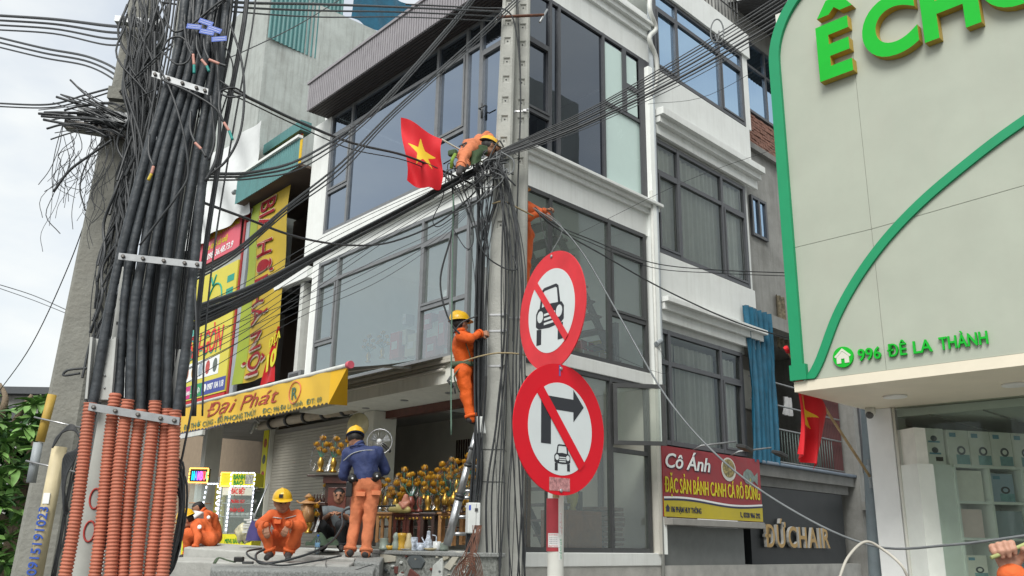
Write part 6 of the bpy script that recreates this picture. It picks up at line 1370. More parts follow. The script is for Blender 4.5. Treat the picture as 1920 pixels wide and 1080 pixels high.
        b = MB(); b.tube([c+Q @ V((.1*s_, .03*(1-abs(s_)), -.02-.12*(1-s_*s_))) for s_ in [-1, -.7, -.3, 0, .3, .7, 1]], .006, 5); b.build('chin_strap', BELT, hm_)
    return T
look_z = np.array((0, 0, 1.0))
def JP(**k): return {a: tuple(at(*v)) for a, v in k.items()}
# ---- standing in the blue jacket, back to us
st = person('worker in navy jacket and faded orange trousers standing with back turned', JP(
    anL=(656, 1033, 11.95), toL=(652, 1041, 12.12), anR=(686, 1036, 11.85), toR=(690, 1044, 12.0), knL=(667, 975, 12.05), knR=(693, 972, 11.95), hipL=(676, 912, 12.0), hipR=(700, 911, 12.0),
    chest=(685, 861, 12.06), neck=(674, 836, 12.12), head=(666, 823, 12.16), shL=(653, 849, 12.08), shR=(708, 847, 12.06), elL=(645, 892, 12.14), elR=(722, 882, 12.18), wrL=(664, 905, 12.36), wrR=(706, 892, 12.42)),
    (BLU, ORGF), face=(-.25, 1, -.45), up=(-.1, .4, 1), thick=1.1, top=1.12)
ring(st, at(688, 901, 12.0), .175, .135, (0.0, 0, 1), .022, BELT)
P_ = at(655, 917, 11.9); b = MB(); b.box(P_, (.085, .06, .2)); b.build('tool_pouch', BELT, st, bevel=.015)
for px, py in ((661, 897), (707, 893)):
    b = MB(); b.lathe([(.055, 0), (.06, .02), (.03, .045), (0, .05)], at(px, py, 11.88), 16, axis=V((0, -1, 0))); o = b.build('jacket_fan', BELT, st); q = MB(); q.lathe([(.014, 0), (.012, .01), (0, .012)], at(px, py, 11.83), 10, axis=V((0, -1, 0))); q.build('fan_hub', PW, o)
b = MB(); b.lathe([(.042, 0), (.04, .008), (0, .01)], at(677, 861, 11.915), 16, axis=V((0, -1, 0))); b.build('back_badge', mat('navy patch', (.012, .018, .05), .7), st)
b = MB(); b.tube(spline([at(644, 864, 11.96), at(660, 851, 11.925), at(680, 845, 11.91), at(702, 844, 11.95)], 6), .014, 6, ell=.4); b.build('reflective_strip', TAPE, st)
for px, py in ((676, 926), (705, 924)):
    b = MB(); p = at(px, py, 11.86); b.hexa([p+V(q) for q in ((-.06, 0, -.03), (.06, 0, -.03), (.06, .05, -.03), (-.06, .05, -.03), (-.062, .012, .03), (.062, .012, .03), (.062, .05, .03), (-.062, .05, .03))]); b.build('pocket_flap', ORGF, st, bevel=.006)
b = MB(); b.tube(spline([at(656, 838, 12.02), at(668, 835, 11.98), at(682, 836, 12.02)], 4), .022, 6, ell=.5); b.build('collar', BLU, st)
# ---- seated on the slab
se = person('worker in orange overalls and yellow helmet sitting on the slab with arms on knees', JP(
    anL=(507, 1035, 11.55), toL=(500, 1046, 11.35), anR=(541, 1035, 11.6), toR=(540, 1047, 11.4), knL=(494, 994, 11.5), knR=(558, 988, 11.55), hipL=(522, 1018, 12.0), hipR=(548, 1018, 12.0),
    chest=(534, 984, 11.85), neck=(532, 958, 11.75), head=(529, 943, 11.68), shL=(510, 966, 11.78), shR=(557, 966, 11.78), elL=(487, 983, 11.62), elR=(567, 990, 11.62), wrL=(500, 985, 11.42), wrR=(541, 983, 11.42)),
    (ORG, ORG), face=(.45, -1, -.25), up=(0, -.2, 1), stripes=(('th'+'L', .83, .97), ('thR', .83, .97)), hand_dir={'L': ((.15, -.3, -1), (.2, 1, 0)), 'R': ((-.35, -.3, -1), (-.2, 1, 0))}, curl=.3)
for p, q in (((513, 970), (528, 972)), ((535, 972), (555, 967))):
    b = MB(); b.tube([at(p[0], p[1], 11.70), at((p[0]+q[0])/2, (p[1]+q[1])/2, 11.665), at(q[0], q[1], 11.69)], .016, 6, ell=.4); b.build('reflective_strip', TAPE, se)
for px, py in ((520, 976), (548, 974)):
    b = MB(); p = at(px, py, 11.655); b.hexa([p+V(q) for q in ((-.045, 0, -.04), (.045, 0, -.04), (.045, .06, -.05), (-.045, .06, -.05), (-.045, .03, .035), (.045, .03, .035), (.045, .08, .03), (-.045, .08, .03))]); b.build('chest_pocket', ORG, se, bevel=.006)
P_ = at(527, 930, 11.53); b = MB(); b.box(P_, (.05, .02, .045)); b.build('headlamp', BELT, se)
# ---- man in the grey tee behind
gt = person('man in grey tee shirt sitting low among the altar goods working with his hands', JP(
    anL=(606, 1022, 13.2), toL=(604, 1030, 13.0), anR=(640, 1022, 13.2), toR=(640, 1030, 13.0), knL=(603, 985, 13.1), knR=(640, 984, 13.1), hipL=(620, 1006, 13.6), hipR=(642, 1006, 13.6),
    chest=(634, 968, 13.55), neck=(637, 944, 13.5), head=(637, 928, 13.45), shL=(614, 952, 13.5), shR=(656, 951, 13.5), elL=(604, 976, 13.3), elR=(652, 972, 13.3), wrL=(619, 964, 13.12), wrR=(640, 964, 13.12)),
    (GRYT, DKT), face=(0, -1, -.35), up=(0, -.3, 1), helmet=False, hair=True, bare_arms=True, hand_dir={'L': ((.8, -.4, .25), (0, -.2, -1)), 'R': ((-.8, -.4, .2), (0, -.2, -1))}, curl=.5)
# ---- two crouching at the left
c1 = person('crouching worker in orange bending low with yellow helmet at far left', JP(
    anL=(352, 1040, 14.5), toL=(340, 1044, 14.5), anR=(372, 1040, 14.9), toR=(360, 1044, 14.9), knL=(350, 1000, 14.4), knR=(352, 1000, 14.9), hipL=(396, 1012, 14.5), hipR=(398, 1012, 14.8),
    chest=(374, 989, 14.6), neck=(360, 982, 14.6), head=(351, 976, 14.55), shL=(367, 988, 14.4), shR=(366, 986, 14.8), elL=(372, 1008, 14.3), elR=(352, 1006, 14.8), wrL=(366, 1026, 14.25), wrR=(350, 1024, 14.7)),
    (ORG, ORG), face=(-1, -.25, -.75), up=(-.55, -.1, 1), curl=.6)
b = MB(); b.lathe([(.035, 0), (.03, .006), (0, .007)], at(374, 988, 14.27), 12, axis=V((0, -1, .1))); b.build('chest_badge', PW, c1)
c2 = person('bareheaded worker in orange crouching behind the yellow helmet at far left', JP(
    anL=(380, 1040, 15.4), toL=(370, 1044, 15.4), anR=(395, 1040, 15.7), toR=(385, 1044, 15.7), knL=(372, 1000, 15.3), knR=(375, 1000, 15.7), hipL=(402, 1008, 15.4), hipR=(404, 1008, 15.7),
    chest=(394, 975, 15.5), neck=(381, 960, 15.5), head=(372, 953, 15.5), shL=(386, 966, 15.3), shR=(384, 964, 15.7), elL=(392, 992, 15.2), elR=(368, 990, 15.7), wrL=(376, 1008, 15.15), wrR=(360, 1006, 15.6)),
    (ORG, ORG), face=(-1, -.3, -.6), up=(-.5, -.1, 1), helmet=False, hair=True, curl=.6)
b = MB(); b.lathe([(.032, 0), (.028, .006), (0, .007)], at(391, 970, 15.17), 12, axis=V((0, -1, .1))); b.build('sleeve_badge', PW, c2)
b = MB(); b.grid(lambda u, v: at(358+24*u, 956+16*v+4*u, 15.05+.06*sin(u*5+v*4)), 10, 8); b.build('white_rag', mat('white cotton', (.6, .6, .6)), None, recalc=False, label='white rag over the shoulder between the two crouching workers', cat='rag')
# ---- climbing the pole
Yc = 11.05
cl = person('climbing worker in bright orange strapped to the pole on a ladder', JP(
    anL=(884, 784, Yc-.12), toL=(896, 793, Yc-.05), anR=(893, 772, Yc+.15), toR=(903, 780, Yc+.18), knL=(874, 742, Yc-.12), knR=(888, 736, Yc+.14), hipL=(868, 697, Yc-.12), hipR=(880, 697, Yc+.14),
    chest=(868, 647, Yc), neck=(864, 622, Yc), head=(862, 609, Yc), shL=(864, 631, Yc-.19), shR=(874, 631, Yc+.18), elL=(882, 634, Yc-.34), elR=(894, 640, Yc+.2), wrL=(900, 625, Yc-.2), wrR=(906, 628, Yc+.12)),
    (mat('vivid orange cloth', (.66, .1, .008), .75, .08, 5, bump=.9, bscale=13, stain=.3, stain_col=(.3,.1,.05)), mat('vivid orange cloth', (.66, .1, .008))), face=(.8, .6, .35), up=(-.1, 0, 1), curl=.7, hand_dir={'L': ((1, .3, .1), (0, 1, -.3)), 'R': ((1, .3, 0), (0, 1, 0))})
ring(cl, at(872, 686, Yc), .165, .17, (0, 0, 1), .03, HARN, 'harness_belt')
for a, c in (((872, 640), (885, 682)), ((858, 690), (860, 715))):
    b = MB(); b.tube([at(*a, Yc-.17), at((a[0]+c[0])/2+1, (a[1]+c[1])/2, Yc-.19), at(*c, Yc-.16)], .018, 6, ell=.4); b.build('harness_strap', HARN, cl)
b = MB(); b.tube(spline([at(862, 690, Yc-.2), at(852, 705, Yc-.22), at(856, 722, Yc-.2), at(862, 735, Yc-.18)], 5), .02, 6, ell=.4); b.build('leg_loop', HARN, cl)
b = MB(); b.tube([at(846, 706, Yc-.15), at(840, 714, Yc-.15), at(850, 726, Yc-.15)], .02, 6); b.tube([at(850, 718, Yc-.15), at(854, 738, Yc-.15)], .012, 6); b.build('hanging_tools', DARKFR, cl)
# ---- lying on the cable trunk
ly = person('worker in faded orange lying across the cables beside the pole top', JP(
    anL=(864, 312, 10.35), toL=(860, 325, 10.2), anR=(873, 308, 10.5), toR=(868, 318, 10.35), knL=(870, 292, 10.55), knR=(866, 293, 10.7), hipL=(884, 278, 10.85), hipR=(878, 274, 11.0),
    chest=(899, 272, 11.1), neck=(908, 272, 11.2), head=(915, 277, 11.0), shL=(905, 272, 11.06), shR=(902, 262, 11.3), elL=(918, 258, 11.12), elR=(914, 252, 11.3), wrL=(928, 268, 11.05), wrR=(929, 268, 11.25)),
    (ORGF, ORGF), face=(.8, .5, -.2), up=(.2, .3, 1), curl=.6, thick=.86)
b = MB(); b.grid(lambda u, v: at(876+28*u+2*sin(v*5), 282+26*v-8*u+4*sin(u*pi), 10.72+.1*sin(u*pi)*-1), 12, 10); b.build('canvas_bag', GRBAG, ly, recalc=False)
b = MB(); b.box(at(905, 281, 10.85), (.13, .08, .12), .4); b.build('tool_box', GRBAG, ly, bevel=.02)
b = MB(); b.box(at(849, 287, 10.5), (.12, .08, .08), -.5); b.build('tool_case', GRBAG, ly, bevel=.02)
b = MB(); b.tube(spline([at(846, 316, 10.4), at(848, 300, 10.35), at(854, 288, 10.4)], 5), .022, 6, ell=.4); b.build('webbing_strap', mat('lime webbing', (.2, .32, .05), .8), ly)
# ---- half hidden behind the twin poles
hb = person('worker in orange half hidden behind the twin poles handling cables', JP(
    anL=(974, 560, 11.95), toL=(978, 568, 11.85), anR=(984, 556, 12.1), toR=(990, 564, 12.0), knL=(976, 500, 11.85), knR=(985, 496, 12.05), hipL=(972, 442, 11.95), hipR=(988, 440, 12.1),
    chest=(974, 396, 12.0), neck=(970, 372, 12.0), head=(970, 361, 12.0), shL=(966, 388, 11.9), shR=(988, 386, 12.1), elL=(990, 408, 11.75), elR=(1016, 400, 12.0), wrL=(1022, 396, 11.7), wrR=(1026, 404, 11.85)),
    (ORG, ORG), face=(1, -.3, -.1), curl=.7)
# ---- fist at the lower right with its stick
Yh = 2.95
wr = np.array(at(1896, 1076, Yh)); d_ = unit(np.array(at(1878, 1025, Yh))-wr)
hv, hf = hand(wr, d_, unit((-.35, -.75, .1)), 1.15, .92, -1, .003)
B = Body(); el = np.array(at(1945, 1190, Yh+.02)); B.cap(wr-d_*.0, el, .028, .042, 2); av, af, fc_, wh_, tt_ = B.grow(.006, .01)
B2 = Body(); B2.cap(wr+(el-wr)*.02+np.array((.0, 0, 0)), el, .043, .055, 0); sv, sf, *_ = B2.grow(.007, .01, .002)
T = thing('person', 'bare fist and orange cuff gripping a thin stick at the lower right corner', 'person', V(wr))
m = MB(); m.v = [V(p) for p in hv]+[V(p) for p in av]; o = len(hv); m.f = [list(map(int, q)) for q in hf]+[[int(i)+o for i in q] for q in af]; m.mi = [0]*len(m.f); m.fs = [True]*len(m.f); m.build('body', mat('near skin', (.42, .22, .15), .5, .14, 30, bump=.15, bscale=120), T)
m = MB(); m.v = [V(p) for p in sv]; m.f = [list(map(int, q)) for q in sf]; m.mi = [0]*len(m.f); m.fs = [True]*len(m.f); m.build('sleeve', ORG, T)
b = MB(); b.tube([at(1858, 1046, Yh-.03), at(1900, 1030, Yh-.03), at(1960, 1005, Yh-.02)], .0065, 8); b.build('stick', mat('green bamboo', (.35, .38, .15), .5, .1), None, label='thin green bamboo stick held by the fist at lower right', cat='stick')
# ---- ladder
LD = thing('ladder', 'telescopic aluminium ladder leaning from the rubble wall up to the pole', 'ladder', at(842, 1024, 11.3))
for o, sec in ((0, 1), (.36, 0)):
    a, c = at(838, 1022, 11.3)+V((o*.9, o*.45, 0)), at(893, 812, 11.15)+V((o*.75, o*.45, 0))
    for t0, t1, r in ((0, .42, .052), (.42, .72, .045), (.72, 1, .038)):
        b = MB(); b.tube([a.lerp(c, t0), a.lerp(c, t1)], r, 14); b.build('stile', ALU, LD)
    for t in (.41, .44, .71, .86):
        b = MB(); b.tube([a.lerp(c, t-.012), a.lerp(c, t+.012)], .058 if t < .5 else .05, 14); b.build('stile_collar', DARKFR, LD)
for t in (.1, .25, .42, .48, .7, .84):
    a, c = at(838, 1022, 11.3), at(893, 812, 11.15); p = a.lerp(c, t); b = MB(); q = p+V((.33-.03*t, .16, 0)); b.tube([p, q], .022, 8); b.build('rung', ALU, LD)
# ================================================================== altar goods in the open shop
GOLDP = mat('gilt lotus', (.62, .33, .03), .4, .25, 20, metal=.25); BRASS = mat('brass', (.5, .3, .06), .3, .2, 12, metal=.8)
FILM = glass('clear wrapping film', (.95, .95, .94), .0, (1, 1, 1), .2, ior=1.2)
POR = mat('white porcelain', (.66, .68, .68), .25, .04, 8, coat=.3); PORB = mat('blue painted porcelain', (.45, .5, .6), .25, .75, 26, coat=.3); PORY = mat('yellow glaze', (.5, .29, .03), .3, .2, 10, coat=.3); CEL = mat('celadon glaze', (.24, .29, .25), .35, .2, 10, coat=.2)
GRNL = mat('green lotus leaf', (.05, .2, .13), .5, .15)
def petals():
    b = MB(); b.sm = True
    for ring_, (n, tilt, ln, wd) in enumerate(((8, .5, .055, .03), (7, .95, .052, .026), (5, 1.3, .048, .02))):
        for k in range(n):
            a = 2*pi*k/n+ring_*.4; R_ = V((cos(a), sin(a), 0)); S_ = V((-sin(a), cos(a), 0)); U_ = V((0, 0, 1))
            p = [V((0, 0, .004*ring_)), (R_*cos(tilt)+U_*sin(tilt))*ln*.55, (R_*cos(tilt+.35)*.95+U_*sin(tilt+.45)*1.05)*ln]
            b.add([p[0]-S_*.006, p[0]+S_*.006, p[1]+S_*wd*.55, p[1]-S_*wd*.55, p[2]], [(0, 1, 2, 3), (3, 2, 4)])
    return b.mesh('flower', GOLDP, V((0, 0, 0)), False)
FLW = petals()
def lotus(label, base, flowers, wrap=None, h=.3, vase=BRASS, leaves=True, sc=1.0, vr=.05):
    T = thing('lotus_lamp', label, 'lotus lamp', base, 'gilt lotus lamps')
    b = MB(); b.lathe([(vr*1.1, 0), (vr*1.15, .02), (vr*.5, .05), (vr*.9, .1), (vr*1.0, .14), (vr*.55, .2), (vr*.35, .22)], base, 14); b.build('base', vase, T)
    top = V(base)+V((0, 0, .2))
    for i, (dx, dz, s_) in enumerate(flowers):
        p = V(base)+V((dx, random.uniform(-.05, .05), dz)); b = MB(); b.tube(spline([top, top.lerp(p, .5)+V((dx*.2, 0, .02)), p], 4), .006, 5); b.build('stem', BRASS if not leaves else GRNL, T)
        f = bpy.data.objects.new('flower', FLW); COL.objects.link(f); place(f, p, T); f.scale = (s_*sc,)*3; f.rotation_euler = (random.uniform(-.3, .3), random.uniform(-.3, .3), random.random()*6)
    if wrap:
        wr_, hh = wrap; b = MB(); b.sm = True
        b.grid(lambda u, v: V(base)+V((0, 0, .02+hh*v)) + V((cos(2*pi*u), sin(2*pi*u), 0))*(wr_*(.62+.75*sin(pi*min(1, v*1.15+.12))**.8)*(1-.75*max(0, v-.7)/.3)*(1+.09*sin(u*37+v*9)+.06*sin(u*19-v*14))), 40, 12); b.build('film', FILM, T, recalc=False)
    return T
F5 = [(0, .5, 1.3), (-.07, .4, 1.2), (.08, .4, 1.2), (-.03, .33, 1.2), (.05, .3, 1.1)]
F7 = F5+[(-.1, .28, 1.2), (.1, .27, 1.2)]
def on(px, py, Y): return at(px, py, Y)
for px, py, Y, lb in ((600, 885, 13.3, 'leftmost wrapped lotus lamp on the tall dark cabinet'), (624, 886, 13.3, 'middle wrapped lotus lamp on the tall dark cabinet')): lotus(lb, on(px, py, Y), [(x, z*.92, s*1.25) for x, z, s in F5], (.11, .54))
lotus('darker branched lotus lamp beside the navy jacket worker', on(648, 884, 13.3), [(x*1.2, z*.85, s) for x, z, s in F7], None, vase=DARKFR, leaves=False)
lotus('wrapped lotus lamp behind the seated worker and pagoda roof', on(578, 1000, 12.9), [(x, z*.85, s*1.2) for x, z, s in F7], (.1, .5)); lotus('lotus arrangement standing left of the grey tee man', on(617, 950, 13.6), [(x, z*.7, s*1.1) for x, z, s in F5], (.09, .4))
lotus('wide wrapped lotus cluster right of the standing worker hip', on(741, 962, 13.2), [(x*1.1, z*.75, s*1.3) for x, z, s in F7]+[(-.06, .2, 1.2), (.07, .18, 1.2)], (.15, .52)); lotus('amber wrapped figure half behind the standing worker', on(722, 958, 13.5), [(0, .34, 1.2), (.03, .24, 1.2)], (.08, .42))
REDV = mat('red brown vase', (.2, .05, .035), .35, .2, coat=.3)
lotus('open lotus blooms in the left red vase', on(770, 960, 13.0), [(.01, .5, 1.3), (-.12, .4, 1.2), (-.04, .35, 1.2), (.06, .36, 1.2)], None, vase=REDV, vr=.06); lotus('open lotus blooms in the right red vase', on(786, 960, 13.1), [(.03, .5, 1.3), (-.01, .38, 1.2), (.09, .34, 1.1)], None, vase=REDV, vr=.05)
lotus('left of the paired wrapped lotus lamps on the altar tables', on(802, 958, 12.9), [(x*.8, z*.85, s*1.2) for x, z, s in F7], (.1, .47)); lotus('right of the paired wrapped lotus lamps on the altar tables', on(819, 958, 12.95), [(x*.8, z*.87, s*1.2) for x, z, s in F7], (.1, .48))
lotus('tall triple tier wrapped lotus tree left of the ladder', on(843, 960, 13.2), [(0, .72, 1.3), (-.1, .58, 1.2), (.08, .56, 1.2), (-.14, .42, 1.3), (.12, .42, 1.2), (0, .46, 1.2), (-.05, .3, 1.1)], (.2, .78)); lotus('wrapped lotus tree seen between the ladder stiles', on(868, 958, 13.2), [(0, .6, 1.3), (-.08, .46, 1.2), (.08, .44, 1.2), (.0, .36, 1.2)], (.15, .66)); lotus('small gilt lotus lamp right of the ladder', on(888, 958, 13.3), [(0, .45, 1.2), (-.05, .32, 1.1), (.04, .3, 1.1)], None)
for px, py, Y, lb in ((712, 950, 13.9, 'back row lotus lamp just right of the navy jacket'), (755, 940, 14.2, 'back row lotus lamp above the statue'), (795, 936, 14.3, 'back row lotus lamp between red vases and wrapped pair'), (828, 930, 14.2, 'back row lotus lamp left of the lotus tree'), (856, 925, 14.1, 'back row tall lotus lamp behind the ladder'), (878, 915, 13.9, 'back row lotus lamp behind the upper ladder rungs')):
    lotus(lb, on(px, py, Y), [(x*1.1, z*.9, s_*1.35) for x, z, s_ in F7], (.12, .5) if px % 2 else None)
for k, (px, py) in enumerate(((834, 948), (850, 946), (866, 948), (880, 948))):
    b = MB(); b.lathe([(.035, 0), (.05, .05), (.05, .09), (.03, .13), (.012, .15), (.012, .18)], on(px, py, 12.85), 14); o = b.build('gilt_urn', BRASS, None, label='gilt urn, %s of four, on dark stands by the ladder' % ('first', 'second', 'third', 'last')[k], cat='urn', group='gilt urns')
    q = MB(); p = on(px, py, 12.85); q.lathe([(.05, -.1), (.02, -.08), (.02, -.03), (.045, -.01), (.045, -.001)], p, 10); q.build('stand', WOODD, o)
# tables and cabinets
def table(label, px0, px1, pyt, Y, h, m_, dep=.35, carved=True, cat='altar table'):
    a, c = at(px0, pyt, Y), at(px1, pyt, Y); F = Fr((a.x, a.y, 0), V((1, -.12, 0))); W = (c-a).length; z = a.z; T = thing('altar_table', label, cat, F.P(W/2, z-h, -dep/2), 'altar tables')
    b = MB(); b.fb(F, -.02, W+.02, z-.03, z, -dep, .02); b.build('table_top', m_, T, bevel=.006)
    for x in (0, W-.045):
        for d in (-dep+.03, -.045): b = MB(); b.fb(F, x, x+.045, z-h, z-.031, d, d+.045); b.build('leg', m_, T, bevel=.004)
    if carved:
        n = 9; pts = [(.045, z-.031), (W-.045, z-.031), (W-.045, z-.14)] + [(W-.045-(W-.09)*(i+1)/n, z-.14+.07*sin(pi*(i+1)/n)+.02*(i % 2)) for i in range(n-1)] + [(.045, z-.14)]
        b = MB(); b.poly(F, pts[::-1], -.02, -.005); ap = b.build('apron', m_, T)
        for k in range(3): q = MB(); q.ball(F.P(W*(.25+.25*k), z-.075, .0), .022, 8, 5); q.build('carved_boss', BRASS, ap)
        b = MB(); b.fb(F, .045, W-.045, z-h+.03, z-h+.05, -.03, -.01); b.build('stretcher', m_, T)
    return T
table('raw pale wood altar table nearest the standing worker', 706, 736, 960, 13.0, .42, WOODL); table('red lacquered altar table with gilt bosses on its apron', 738, 762, 962, 12.9, .44, WOODR); table('second red lacquered altar table below the red vases', 762, 790, 962, 12.9, .44, WOODR)
table('black carved altar table below the paired lotus lamps', 789, 815, 961, 12.85, .44, WOODD); table('raw pale wood altar table next to the ladder', 822, 850, 960, 12.9, .46, WOODL); table('raw wood altar table behind the ladder foot', 862, 895, 960, 13.2, .46, WOODL)
table('low dark bench at the back of the altar goods', 700, 890, 985, 13.8, .3, WOODD, .5, False, 'bench')
CBN = thing('altar_cabinet', 'tall dark carved cabinet carrying lotus lamps behind the seated man', 'cabinet', at(640, 1010, 13.6))
Fc = Fr(V((at(598, 889, 13.2).x, 13.4, 0)), V((1, -.1, 0))); zc = at(598, 889, 13.3).z
b = MB(); b.fb(Fc, -.22, .85, zc-.03, zc, -.5, .02); b.build('top_board', WOODD, CBN, bevel=.006); b = MB(); b.fb(Fc, .02, .8, zc-.12, zc-.031, -.45, -.02); b.build('cornice', WOODR, CBN); b = MB(); b.fb(Fc, .05, .78, zc-1.0, zc-.121, -.42, -.06); b.build('carcass', WOODD, CBN)
for k in range(2):
    b = MB(); b.fb(Fc, .1+k*.34, .38+k*.34, zc-.62, zc-.18, -.058, -.045); b.build('door_panel', WOODR, CBN, bevel=.01)
# wooden pagoda roof
PG = thing('spirit_house_roof', 'small raw wood pagoda roof behind the seated worker shoulder', 'pagoda', at(578, 945, 12.9)); p = at(578, 945, 12.9)
b = MB(); b.lathe([(.13, 0), (.125, .015), (.06, .05), (.05, .055), (.045, .09), (.075, .09), (.03, .13), (0, .15)], p, 8); b.build('roof', WOODL, PG); b = MB(); b.lathe([(.1, -.25), (.1, -.01), (.0, -.005)], p, 4); b.build('body', WOODL, PG)
for s_ in (-1, 1): b = MB(); b.tube(spline([p+V((.09*s_, 0, .012)), p+V((.14*s_, 0, .02)), p+V((.17*s_, 0, .045))], 3), .012, 5); b.build('eave_tip', WOODL, PG)
DS = thing('carved_stand', 'black carved stand between pagoda roof and seated man', 'stand', at(596, 1000, 13.1)); p = at(597, 945, 13.1)
b = MB(); b.box(p, (.24, .2, .05)); b.build('top', WOODD, DS, bevel=.008); b = MB(); b.lathe([(.09, -.4), (.05, -.3), (.08, -.15), (.05, -.03), (.09, -.025)], p, 8); b.build('pedestal', WOODD, DS)
for k in range(4): b = MB(); b.lathe([(.02, 0), (.024, .03), (.01, .08), (.016, .1), (0, .12)], p+V((-.07+.045*k, 0, .026)), 8); b.build('finial', WOODD, DS)
# reclining statue
ST_ = thing('seated_statue', 'plump seated statue in pink and yellow glaze on the red altar table', 'statue', on(752, 960, 12.85)); p = on(750, 960, 12.85)
B = Body(); q = np.array(p); B.cap(q+(-.1, 0, .05), q+(.05, 0, .06), .05, .075, 0); B.cap(q+(.06, 0, .08), q+(.07, 0, .15), .07, .055, 1); B.cap(q+(.075, -.01, .2), q+(.075, -.01, .215), .04, .036, 1); B.cap(q+(.12, -.03, .13), q+(.05, -.08, .06), .025, .02, 1); B.cap(q+(-.13, -.02, .03), q+(.12, -.04, .03), .035, .04, 0); B.cap(q+(.0, -.04, .12), q+(.04, -.07, .08), .022, .02, 1)
vs, fs, fc, wh, tt = B.grow(.008, .02); m = MB(); m.v = [V(a) for a in vs]; m.f = [list(map(int, f)) for f in fs]; m.mi = [B.b[i][4] for i in wh]; m.fs = [True]*len(m.f); m.build('body', [mat('straw glaze', (.45, .38, .14), .4), mat('pink glaze', (.42, .17, .11), .4)], ST_)
# row of jars and cups on the coping
jars = [(720, 1019, 'censer', CEL, [(.05, 0), (.075, .02), (.06, .035), (.055, .14), (.06, .15), (.05, .15)], 'round grey green censer at the left end of the coping'), (731, 1026, 'bowl', PORY, [(.03, 0), (.06, .02), (.065, .06), (.05, .06)], 'mustard offering bowl beside the grey censer'), (742, 1018, 'figurine', CEL, [(.05, 0), (.06, .04), (.045, .1), (.03, .14), (.045, .17), (.03, .21), (.0, .23)], 'grey glazed lion figurine on the coping'), (753, 1026, 'drum_jar', PORY, [(.055, 0), (.06, .03), (.05, .06), (.05, .15), (.062, .18), (.062, .21), (.045, .22)], 'tall mustard drum jar on the coping'), (766, 1024, 'figurine', mat('cream glaze', (.5, .42, .25), .4), [(.06, 0), (.065, .06), (.04, .13), (.035, .19), (.02, .22)], 'cream seated figurine behind the blue jar'), (776, 1026, 'blue_jar', PORB, [(.045, 0), (.05, .01), (.05, .16), (.045, .17), (.0, .17)], 'cylindrical blue and white jar on the coping'), (789, 1027, 'cup', PORB, [(.05, 0), (.055, .02), (.055, .1), (.045, .1)], 'squat blue and white cup on the coping'), (803, 1024, 'ewer', PORB, [(.045, 0), (.055, .05), (.05, .12), (.03, .17), (.022, .23), (.028, .24), (.0, .26)], 'tall blue and white ewer on the coping'), (819, 1024, 'cup', POR, [(.05, 0), (.055, .03), (.055, .12), (.045, .12)], 'cream lidded cup right of the ewer'), (832, 1026, 'censer', CEL, [(.06, 0), (.065, .03), (.055, .09), (.06, .1), (.0, .11)], 'small speckled censer near the ladder foot'), (760, 1028, 'saucer', PORB, [(.03, 0), (.09, .02), (.085, .022), (.0, .01)], 'blue saucer on the coping edge'), (808, 1028, 'saucer', mat('cream glaze', (.5, .42, .25)), [(.05, 0), (.1, .03), (.095, .034), (.0, .02)], 'cream dish in front of the ewer')]
for px, py, nm, m_, pr, lb in jars:
    b = MB(); b.lathe(pr, V((at(px, py, 12.0).x, 12.0, zt+.0)), 16); o = b.build(nm, m_, None, label=lb, cat=nm.replace('_', ' '), group='altar ware on the coping')
    if nm == 'ewer':
        q = MB(); c_ = at(px, py, 12.0); q.tube(spline([V((c_.x+.045, 12, zt+.2)), V((c_.x+.1, 12, zt+.18)), V((c_.x+.09, 12, zt+.08)), V((c_.x+.05, 12, zt+.05))], 4), .008, 6); q.build('handle', PORB, o); q = MB(); q.tube([V((c_.x-.04, 12, zt+.08)), V((c_.x-.09, 12, zt+.17))], .01, 6); q.build('spout', PORB, o)
# discs on the shop wall
b = MB(); b.lathe([(.2, 0), (.2, .02), (.0, .025)], at(672, 797, 14.6), 24, axis=V((-.4, -1, 0))); o = b.build('oval_mirror', mat('pale mirror face', (.5, .46, .28), .3), None, label='pale oval plaque high on the pillar behind the helmet', cat='plaque')
FN = thing('wall_fan', 'round wire guarded wall fan to the right of the navy jacket worker', 'fan', at(712, 828, 14.2)); c_ = at(712, 828, 14.2)
b = MB(); b.tube([c_+V((.2*cos(k*pi/14), -.05*0, .2*sin(k*pi/14))) for k in range(29)], .01, 6, cap=False); b.build('guard_ring', ALU, FN)
for k in range(18): b = MB(); a = k*pi/9; b.tube([c_+V((.04*cos(a), -.06, .04*sin(a))), c_+V((.2*cos(a), 0, .2*sin(a)))], .003, 4); b.build('guard_wire', ALU, FN)
for k in range(3):
    a = k*2*pi/3+.4; b = MB(); b.add([c_+V((r*cos(a+o_), .02+.03*o_, r*sin(a+o_))) for r, o_ in ((.04, -.1), (.17, -.3), (.17, .5), (.04, .4))], [(0, 1, 2, 3)]); b.build('blade', mat('grey blade', (.2, .21, .21), .5), FN, recalc=False)
b = MB(); b.ball(c_+V((0, -.04, 0)), .045, 12, 8); b.build('hub', POR, FN); b = MB(); b.tube([c_+V((0, .05, 0)), c_+V((.1, .5, -.1))], .03, 8); b.build('bracket', DARKFR, FN)
